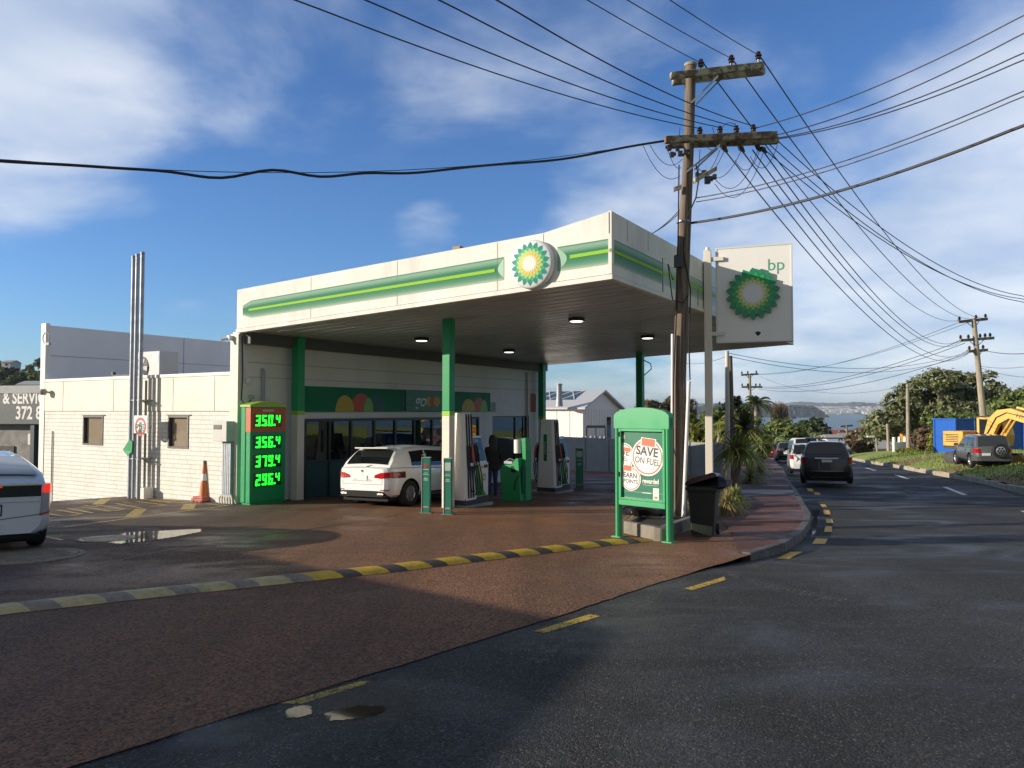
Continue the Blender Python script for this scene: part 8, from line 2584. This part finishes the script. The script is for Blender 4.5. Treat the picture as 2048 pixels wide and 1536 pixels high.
# tussocks and flax in the planter
for i, (px, py, d, s, n, mm, lab) in enumerate(((1291, 1040, 15.3, 0.62, 420, mTus, 'tawny tussock grass behind the poster stand'), (1387, 1030, 15.6, 0.55, 300, mTus, 'tawny tussock grass behind the power pole'), (1455, 1020, 17.0, 0.62, 480, mTus, 'tussock clump just right of the wheelie bin'),
                                               (1468, 995, 18.8, 0.6, 420, mFr, 'green tussock clump at the footpath edge'), (1425, 985, 19.8, 0.6, 260, mFrD, 'dark flax clump behind the wheelie bin'), (1400, 970, 21, 0.6, 260, mFrD, 'dark flax clump at the foot of the cream sign post'), (1500, 940, 30, 1.1, 260, mFr, 'broad leaved flax beside the footpath'), (1520, 925, 36, 1.2, 220, mFr, 'second flax clump farther down the footpath'))):
    p = at(px, py, d); z0 = gz(p.x, d) + 0.1
    rr = random.Random(50 + i)
    mb = MB(); fronds(mb, (p.x, d, z0), n, s * 1.15, 0.7, 0.0075 if mm is mTus else 0.014, rr)
    tag(mb.build('tussock_plant' if mm is mTus else 'flax_plant', mm, None, origin=Vector((p.x, d, z0))), lab, 'plant', 'clumps of grass and flax in the planter')


def palm(px, py, yb, d, n, ln, label, seed, mat):
    rr = random.Random(seed)
    c = at(px, py, d); b_ = at(px, yb, d)
    t = thing('palm_tree', Matrix.Translation(b_), label, 'palm tree')
    mb = MB(); mb.tube([b_ - Vector((0, 0, 1)), c], [0.16, 0.12], 10); mb.build('trunk', mPoleP, t)
    mb = MB()
    for i in range(n):
        a = rr.uniform(0, 6.283); el = rr.uniform(-0.3, 1.2); l = ln * rr.uniform(0.8, 1.1)
        d_ = Vector((cos(a) * cos(el), sin(a) * cos(el), sin(el)))
        sp = [c + d_ * l * f - Vector((0, 0, 1)) * 0.55 * l * f * f for f in [j / 12 for j in range(13)]]
        for j in range(1, 13):
            tg = (sp[j] - sp[j - 1]).normalized(); sd = tg.cross(Vector((0, 0, 1)))
            sd = sd.normalized() if sd.length > 0.05 else Vector((1, 0, 0))
            for s in (-1, 1):
                q = sp[j]; L_ = l * 0.26 * (1 - 0.6 * abs(j / 12 - 0.4))
                e = q + (sd * s * 0.8 + tg * 0.45 - Vector((0, 0, 0.55))) * L_
                mb.add([q - tg * 0.05, q + tg * 0.05, e], [(0, 1, 2)])
        mb.tube(sp, 0.02, 4, cap=False)
    mb.build('fronds', mat, t)


palm(1438, 838, 930, 48, 40, 1.6, 'green feathery palm right of the cream sign post', 3, LM['mid'])
palm(1512, 806, 905, 60, 34, 1.6, 'dark palm beside the two armed power pole', 4, LM['dark'])
palm(1470, 850, 940, 40, 34, 1.8, 'yellow tinged palm in front of the dark trees', 5, LM['lime'])

# ------------------------------------------------------------------ buildings beyond
mWB = M('white weatherboard', (0.80, 0.80, 0.78), 0.5, var=0.03, dirt=0.05)
mRoofL = M('pale roof sheet', (0.52, 0.53, 0.55), 0.5, var=0.06, vs=1)


def gable_house(name, label, o, ux, uy, L_, W_, he, hr, wall, roof, wins=(), group=None, over=0.35, cat='house', base=-6):
    """o: a ground corner, ux along the ridge, uy across"""
    M4 = Matrix(((ux.x, uy.x, 0, o[0]), (ux.y, uy.y, 0, o[1]), (0, 0, 1, o[2]), (0, 0, 0, 1)))
    t = thing(name, M4, label, cat, group)
    mb = MB(); mb.prism([(0, base), (W_, base), (W_, he), (W_ / 2, hr), (0, he)], lambda u, v: (0, u, v), lambda u, v: (L_, u, v)); w = mb.build('wall', wall, t, M4)
    mb = MB()
    for s in (0, 1):
        y0, y1 = (-over, W_ / 2) if s == 0 else (W_ + over, W_ / 2)
        sl = (hr - he) / (W_ / 2)
        z0 = he - over * sl
        mb.add([(-over, y0, z0 + 0.03), (L_ + over, y0, z0 + 0.03), (L_ + over, y1, hr + 0.03), (-over, y1, hr + 0.03), (-over, y0, z0 + 0.17), (L_ + over, y0, z0 + 0.17), (L_ + over, y1, hr + 0.17), (-over, y1, hr + 0.17)],
               [(0, 1, 2, 3), (7, 6, 5, 4), (0, 4, 5, 1), (1, 5, 6, 2), (2, 6, 7, 3), (3, 7, 4, 0)])
    rf = mb.build('roof', roof, t, M4)
    for (f, u0, u1, z0, z1) in wins:
        mb = MB()
        if f == 'x': mb.box(L_ + 0.01, L_ + 0.05, u0, u1, z0, z1)
        elif f == '-x': mb.box(-0.05, -0.01, u0, u1, z0, z1)
        else: mb.box(u0, u1, -0.05, -0.01, z0, z1)
        fm = mb.build('window', mPaper, t, M4)
        mb = MB(); e = 0.08
        if f == 'x': mb.box(L_ + 0.052, L_ + 0.056, u0 + e, u1 - e, z0 + e, z1 - e)
        elif f == '-x': mb.box(-0.056, -0.052, u0 + e, u1 - e, z0 + e, z1 - e)
        else: mb.box(u0 + e, u1 - e, -0.056, -0.052, z0 + e, z1 - e)
        mb.build('pane', mCarGl, fm, M4)
    return t, M4, w, rf


# white house behind the boundary wall: its gable end turns to the road
cH = at(1166, 900, 58)
ux = DV.copy(); uxx = Vector((DU.x, DU.y, 0))
W_h = 7.0
he, hr = at(1166, 816, 58).z, at(1217, 783, 60).z
o = Vector((cH.x, cH.y, 0)) - DV * 14
t, M4, w, rf = gable_house('white_house', 'white weatherboard house with a pale gable roof and a steel flue behind the station', (o.x, o.y, -2.4), DV, uxx, 14.0, W_h, he + 2.4, hr + 2.4, mWB, mRoofL, (('x', 4.2, 5.2, 1.0, 3.6),))
mb = MB()
for k in range(1, 9): mb.box(14.0 - k * 1.15 - 0.02, 14.0 - k * 1.15 + 0.02, -0.02, -0.001, 0, he + 2.3)
for k in range(1, 14): mb.box(14.001, 14.02, k * 0.5 - 0.02, k * 0.5 + 0.02, 0, he + 2.3)
mb.build('batten', M('batten grey', (0.55, 0.56, 0.57), 0.5), w, M4)
mb = MB(); sl = (hr - he) / (W_h / 2)
p0, p1 = 6.0, 12.6
z_ = lambda y: he + 2.4 + sl * y + 0.19
mb.add([(p0, 1.3, z_(1.3)), (p1, 1.3, z_(1.3)), (p1, 3.2, z_(3.2)), (p0, 3.2, z_(3.2))], [(0, 1, 2, 3)]); sk = mb.build('skylight', M('skylight glass', (0.05, 0.09, 0.13), 0.15), rf, M4)
mb = MB()
for k in range(7):
    a = p0 + (p1 - p0) * k / 6
    for s in (-1, 1):
        b_ = a + s * 0.55
        if p0 <= b_ <= p1: mb.tube([(a, 1.3, z_(1.3) + 0.03), (b_, 2.25, z_(2.25) + 0.03)], 0.04, 4); mb.tube([(b_, 2.25, z_(2.25) + 0.03), (a, 3.2, z_(3.2) + 0.03)], 0.04, 4)
mb.build('glazing_bar', mPaper, sk, M4)
fl = at(1119, 800, 57.5)
mb = MB(); mb.lathe([(0.30, at(1119, 805, 57.5).z - 0.3), (0.24, at(1119, 795, 57.5).z), (0.22, at(1119, 795, 57.5).z), (0.22, at(1119, 770, 57.5).z), (0.26, at(1119, 769, 57.5).z), (0.26, at(1119, 767, 57.5).z)], 16, (fl.x, fl.y + 0.4, 0)); mb.build('flue', mSteel, rf, Matrix.Identity(4))

# distant houses on the slope below
spots = [(1740, 888, 150, 9, 'grey hip roofed house below the bend', (0.30, 0.31, 0.30)), (1725, 898, 112, 8, 'low house with a pale grey roof at the bend', (0.40, 0.41, 0.40)), (1770, 893, 125, 8, 'pale roofed house beside the wooden post', (0.45, 0.45, 0.45)), (1690, 872, 260, 16, 'red roofed house among the far trees', (0.34, 0.11, 0.07)), (1770, 868, 240, 14, 'red tiled house under the big tree', (0.36, 0.12, 0.08)), (1668, 876, 300, 22, 'brown roofed house near the shore', (0.28, 0.14, 0.10)), (1640, 877, 310, 14, 'small red roofed house near the shore', (0.35, 0.12, 0.08))]
for i, (px, py, d, w_, lab, c_) in enumerate(spots):
    p = at(px, py, d)
    gable_house('distant_house', lab, (p.x - w_ / 2, p.y, p.z - 2.4), Vector((1, 0, 0)), Vector((0, 1, 0)), w_, 7, 2.5, 4.3, M('house wall %d' % i, (0.6, 0.58, 0.53), 0.7), M('house roof %d' % i, c_, 0.7, var=0.15, vs=0.5), (('y', 1.5, 3.0, 0.6, 1.9), ('y', 5.0, 6.5, 0.6, 1.9)), 'houses on the slope below')
# far trees on the slope between the street and the sea
rr = random.Random(77)
leafk = ['far', 'mid', 'olive', 'brown', 'dark']
FT = {'far': 'blue green', 'mid': 'mid green', 'olive': 'grey olive', 'brown': 'rusty brown', 'dark': 'dark green'}
def far_tree_at(px, ytop, d, w, leaf, lab, grp, yb=None, n=900, s=None):
    p = at(px, ytop, d); r = w * d / F / 2
    h = r * rr.uniform(0.8, 1.0)
    s = s or d * 0.0022
    bl = [((p.x + rr.uniform(-.4, .4) * r, d + rr.uniform(-.4, .4) * r, p.z - h * rr.uniform(0.6, 1.5)), (r * rr.uniform(.5, .8), r * .6, h * rr.uniform(.45, .7))) for _ in range(4)]
    tree('far_tree', lab, (p.x, d, p.z - h * 3.2), bl, n, s or d * 0.0026, leaf, r * 0.10, rr.randint(0, 999), grp)
for i in range(34):
    px = 1520 + 300 * (i + rr.random()) / 34; d = rr.uniform(135, 290)
    yt = {0: 862, 1: 872, 2: 868}[i % 3] + rr.uniform(-4, 12) + (8 if 1655 < px < 1790 else 0)
    lf = rr.choice(leafk)
    far_tree_at(px, yt, d, rr.uniform(22, 40), lf, '%s tree on the slope above the shore' % FT[lf], 'trees on the slope above the shore')
# bush and houses on the hill at the far left
for i in range(95):
    px = -160 + 260 * rr.random(); f = rr.random()
    gq = gp(px, 734 + 75 * f, land); d = min(gq.y, 345); w_ = rr.uniform(16, 34); yt = gq_y = (734 + 75 * f) - w_ * 0.62
    lf = rr.choice(['dark', 'mid', 'olive', 'far'])
    far_tree_at(px, yt, d, w_, lf, '%s tree on the steep hillside at the far left' % FT[lf], 'trees on the hillside at the far left', n=700)
for px, py, d, w_, lab in ((12, 722, 330, 4, 'grey house on the hilltop at the far left'), (64, 765, 205, 8, 'white house showing above the garage roof')):
    p = at(px, py, d)
    gable_house('distant_house', lab, (p.x - w_ / 2, p.y, p.z - 2.6), Vector((1, 0, 0)), Vector((0, 1, 0)), w_, 7, 2.0, 3.0, M('hill house wall', (0.5, 0.5, 0.48), 0.7), M('hill house roof', (0.36, 0.37, 0.38), 0.6), (('y', 1.5, 3.0, 0.4, 1.5),), 'houses on the left hill')

# white wall with battlements on the verge
pa, pb_ = at(1789, 906, 78), at(1836, 900, 84)
pc = Plane((pa.x, pa.y), (pb_.x, pb_.y))
mb = MB(); fC = pc.fr(); zb = gl(pa.x, pa.y) - 0.4
H0, H1 = at(1789, 885, 78).z, at(1836, 882, 84).z
mb.prism([(0, zb), (pc.w, zb), (pc.w, H1), (0, H0)], lambda u, v: (u, v, -0.2), lambda u, v: (u, v, 0))
for k in range(5):
    u = pc.w * k / 4.4; z = H0 + (H1 - H0) * k / 4.4
    mb.box(u, u + 0.45, z - 0.001, z + 0.55, -0.21, 0.01)
tag(mb.build('battlement_wall', M('wall white', (0.82, 0.80, 0.74), 0.6), None, fC), 'bright white garden wall with battlements on the verge', 'garden wall')
p = at(1811, 874, 82)
t = thing('garden_digger', Matrix.Translation(p), 'small orange machine showing above the white battlement wall', 'small digger')
mb = MB(); mb.box(p.x - 0.35, p.x + 0.3, p.y, p.y + 0.6, p.z - 1.2, p.z + 0.35); mb.build('cab', M('digger orange', (0.65, 0.25, 0.02), 0.5), t, bevel=0.06)
mb = MB(); mb.tube([p + Vector((0.2, 0, 0.3)), p + Vector((0.0, 0, 0.8)), p + Vector((-0.4, 0, 0.3))], 0.07); mb.build('arm', mDark, t)

# neighbouring garage on the left with its painted fascia
d1 = 38.0
pg_ = Plane((at(-260, 800, 40.5).x, 40.5), (at(120, 800, 37.2).x, 37.2))
t = thing('garage_building', Matrix.Translation((at(0, 1000, 38).x, 38, -2.6)), 'dark grey repair garage with a white painted service sign at the left edge', 'garage')
FG = pg_.fr()
zt_, zs1, zs0 = pg_(40, 771)[1], pg_(40, 788)[1], pg_(40, 848)[1]
BG = lambda mb, name, mat, par=None, **k: mb.build(name, mat, par or t, FG, **k)
mb = MB(); mb.box(0, pg_.w, -4.5, zs0 - 0.01, -6, -0.5); BG(mb, 'wall', M('garage wall', (0.20, 0.20, 0.19), 0.7, var=0.15))
mb = MB(); mb.box(-0.2, pg_.w + 0.2, zs1 + 0.02, zt_, -8, 0.02); BG(mb, 'roof', M('garage roof', (0.30, 0.32, 0.33), 0.5, var=0.1), bevel=0.02)
mb = MB(); mb.box(0, pg_.w, zs0, zs1, -0.4, 0.0); sg = BG(mb, 'sign_fascia', M('fascia slate', (0.055, 0.075, 0.085), 0.5, var=0.08))
mb = MB()
def gtext(s, px, py, hpx, w):
    u, z = pg_(px, py); size = hpx / F * 38 / 0.70
    vs, fs = text_verts(s, size, 0.022, align='LEFT', width=w)
    mb.add([(u + x, z + y, 0.006) for x, y, _ in vs], fs)
gtext('TYRES & SERVICE', -118, 797, 22, 0.74) if 0 else gtext('& SERVICE', 6, 797, 23, 0.80)
gtext('372 8900', 31, 827, 25, 0.72) if 0 else gtext('372 89', 31, 827, 25, 0.80)
BG(mb, 'lettering', mPaper, sg)
mb = MB()
for px in (60, 84): u = pg_(px, 900)[0]; mb.box(u - 0.12, u + 0.12, -4, zs0 - 0.012, -0.45, -0.1)
BG(mb, 'post', M('garage post', (0.05, 0.07, 0.085), 0.5))
u0, u1 = pg_(66, 900)[0], pg_(88, 900)[0]
mb = MB(); mb.box(u0, u1, -4, zs0 - 0.012, -0.48, -0.46); vp_ = BG(mb, 'vertical_board', M('board dark', (0.025, 0.028, 0.03), 0.5))
mb = MB()
for i, ch in enumerate('SERVICE'):
    vs, fs = text_verts(ch, 0.42, 0.012, width=0.8); u, z = pg_(80, 862 + i * 17.5); mb.add([(u + x, z + y, -0.45) for x, y, _ in vs], fs)
BG(mb, 'lettering', M('board letters', (0.34, 0.36, 0.37), 0.5), vp_)
mb = MB(); ua, ub = pg_(-80, 900)[0], pg_(12, 900)[0]; z0_ = pg_(0, 893)[1]; mb.box(ua, ub, -4, z0_, -0.495, -0.44); BG(mb, 'doorway', mBlack)
mb = MB(); ua, za = pg_(42, 870); mb.box(ua, ua + 0.35, za - 0.5, za + 0.05, -0.49, -0.40); BG(mb, 'pale_window', mPaper)  # plain white panel on the garage front

# long building behind the photographer: its roof edge throws the shade over the forecourt entrance
tanE = tan(SUN_EL)
HB = 3.5
def up_sun(px, py):
    g = gp(px, py); k = (HB - g.z) / tanE
    return Vector((g.x + SUN_H.x * k, g.y + SUN_H.y * k))
c1, c2, c3 = up_sun(430, 1093), up_sun(1235, 1262), up_sun(1010, 1500)
dirA = (c1 - c2).normalized(); dirB = (c3 - c2).normalized()
far1 = c2 + dirA * 16; far2 = c2 + dirB * 16
back = far1 + dirB * 16
t = thing('neighbour_building', Matrix.Translation((c2.x, c2.y, 0)), 'flat roofed building across the side road whose shadow falls over the forecourt entrance', 'building')
foot = [c2, far2, Vector((far2.x - 14, far2.y + 4)), Vector((far1.x - 4, far1.y - 6)), far1]
mb = MB(); mb.prism([(p.x, p.y) for p in foot], lambda u, v: (u, v, -1.5), lambda u, v: (u, v, HB - 0.3)); mb.build('wall', mCream, t)
mb = MB(); mb.prism([(p.x, p.y) for p in foot], lambda u, v: (u, v, HB - 0.298), lambda u, v: (u, v, HB)); mb.build('roof', mRoofM, t)
mb = MB()
for k in (0.2, 0.45, 0.7):
    p = c2.lerp(far1, k); n = Vector((dirA.y, -dirA.x))
    n = n if n.dot(Vector((1, 0))) > 0 else -n
    q = p + dirA * 1.6
    mb.add([(p.x + n.x * .01, p.y + n.y * .01, 1), (q.x + n.x * .01, q.y + n.y * .01, 1), (q.x + n.x * .01, q.y + n.y * .01, 2.4), (p.x + n.x * .01, p.y + n.y * .01, 2.4)], [(0, 1, 2, 3)])
mb.build('window', mCarGl, t)

# ------------------------------------------------------------------ person at the pump
def person(px, py, rz, label):
    g = gp(px, py)
    fr = frame(g.x, g.y, g.z + 0.01, rz)
    t = thing('person', fr, label, 'person')
    V, E, R = [], [], []
    def vert(p, r, par=None):
        V.append(p); R.append(r)
        if par is not None: E.append((par, len(V) - 1))
        return len(V) - 1
    pel = vert((0, 0, 0.98), 0.155)
    wa = vert((0, 0.01, 1.14), 0.15, pel); ch = vert((0, 0.02, 1.36), 0.175, wa); nb = vert((0, 0.0, 1.50), 0.085, ch); nk = vert((0, -0.015, 1.56), 0.058, nb)
    hd = vert((0, -0.03, 1.66), 0.10, nk); hd2 = vert((0, -0.035, 1.76), 0.085, hd)
    vert((0, -0.13, 1.66), 0.02, hd)
    for s in (-1, 1):
        hip = vert((s * 0.09, 0, 0.90), 0.105, pel); kn = vert((s * 0.10, -0.02 + 0.03 * s, 0.50), 0.068, hip); an = vert((s * 0.11, 0.03 + 0.05 * s, 0.10), 0.05, kn); vert((s * 0.12, -0.12 + 0.05 * s, 0.05), 0.042, an)
        sh = vert((s * 0.19, 0.01, 1.42), 0.075, ch); el = vert((s * 0.25, 0.0, 1.14), 0.055, sh)
        wr = vert((s * 0.21, -0.20 if s > 0 else -0.06, 1.0 if s > 0 else 0.90), 0.036, el)
        hx, hy, hz = V[wr]
        pm = vert((hx - s * 0.01, hy - 0.06, hz - 0.05), 0.030, wr)
        for k, l in enumerate((0.065, 0.078, 0.072, 0.056)):
            f1 = vert((hx - s * 0.01 + (k - 1.5) * 0.021, hy - 0.10 - 0.002 * k, hz - 0.075), 0.010, pm); vert((hx - s * 0.01 + (k - 1.5) * 0.021, hy - 0.105 - l * 0.5, hz - 0.075 - l), 0.008, f1)
        th = vert((hx - s * 0.045, hy - 0.06, hz - 0.035), 0.011, pm); vert((hx - s * 0.06, hy - 0.10, hz - 0.055), 0.009, th)
    me = bpy.data.meshes.new('body'); me.from_pydata(V, E, [])
    ob = bpy.data.objects.new('tmp', me); COL.objects.link(ob)
    sk = ob.modifiers.new('s', 'SKIN'); sub = ob.modifiers.new('u', 'SUBSURF'); sub.levels = 2
    for i, r in enumerate(R):
        me.skin_vertices[0].data[i].radius = (r, r)
    me.skin_vertices[0].data[0].use_root = True
    dg = bpy.context.evaluated_depsgraph_get()
    bm_ = bpy.data.meshes.new_from_object(ob.evaluated_get(dg)); bpy.data.objects.remove(ob)
    ms = [M('jacket black', (0.012, 0.012, 0.014), 0.8), M('blue jeans', (0.035, 0.06, 0.17), 0.85, var=0.2, vs=10), M('skin', (0.42, 0.25, 0.18), 0.5), M('brown shoe', (0.16, 0.10, 0.06), 0.6)]
    for m in ms: bm_.materials.append(m)
    for p in bm_.polygons:
        c = p.center; p.use_smooth = True
        hand = abs(c.x) > 0.13 and c.z < 1.0 and c.y < -0.08
        p.material_index = 2 if c.z > 1.53 or hand else (3 if c.z < 0.10 else (1 if c.z < 0.93 and abs(c.x) < 0.2 else 0))
    ob = bpy.data.objects.new('body', bm_); COL.objects.link(ob); ob.parent = t; PM[ob] = fr
    mb = MB()
    rings = []
    for z, rx, ry, dy in ((1.40, 0.10, 0.06, 0.08), (1.50, 0.12, 0.085, 0.05), (1.62, 0.128, 0.12, 0.0), (1.73, 0.118, 0.125, -0.01), (1.81, 0.08, 0.09, -0.015), (1.835, 0.02, 0.02, -0.02)):
        rings.append([(rx * cos(k * pi / 8), dy + 0.02 + ry * sin(k * pi / 8) * (1 if sin(k * pi / 8) > 0 else 0.55), z) for k in range(16)])
    mb.ring_loft(rings, 0, True); mb.build('hair', M('dark hair', (0.012, 0.009, 0.008), 0.6), t, fr)
    rings = [[((0.185 + 0.03 * (z < 1)) * cos(k * pi / 10), 0.01 + (0.135 + 0.02 * (z < 1)) * sin(k * pi / 10), z) for k in range(20)] for z in (0.82, 0.95, 1.15, 1.35)]
    mb = MB(); mb.ring_loft(rings + [[(0.13 * cos(k * pi / 10), 0.01 + 0.10 * sin(k * pi / 10), 1.49) for k in range(20)]], 0, True); mb.build('jacket', ms[0], t, fr)
    for s in (-1, 1):
        mb = MB(); mb.lathe([(0.001, -0.012), (0.012, 0), (0.001, 0.012)], 8, (s * 0.034, -0.128, 1.70)); mb.build('eye', mPaper, t, fr)


person(985, 996, radians(200), 'person in a black jacket and blue jeans seen from behind at the pump')

# ------------------------------------------------------------------ sea air
m = bpy.data.materials.new('sea haze'); m.use_nodes = True
N, L = m.node_tree.nodes, m.node_tree.links
N.clear()
out = N.new('ShaderNodeOutputMaterial'); pv = N.new('ShaderNodeVolumePrincipled')
pv.inputs['Color'].default_value = (0.80, 0.90, 1.0, 1); pv.inputs['Density'].default_value = 0.00008; pv.inputs['Anisotropy'].default_value = 0.2
L.new(pv.outputs[0], out.inputs['Volume'])
mb = MB(); mb.box(-9500, 9500, -9500, 8800, -32, 130)
tag(mb.build('haze', m), 'pale blue sea air', 'haze', kind='stuff')
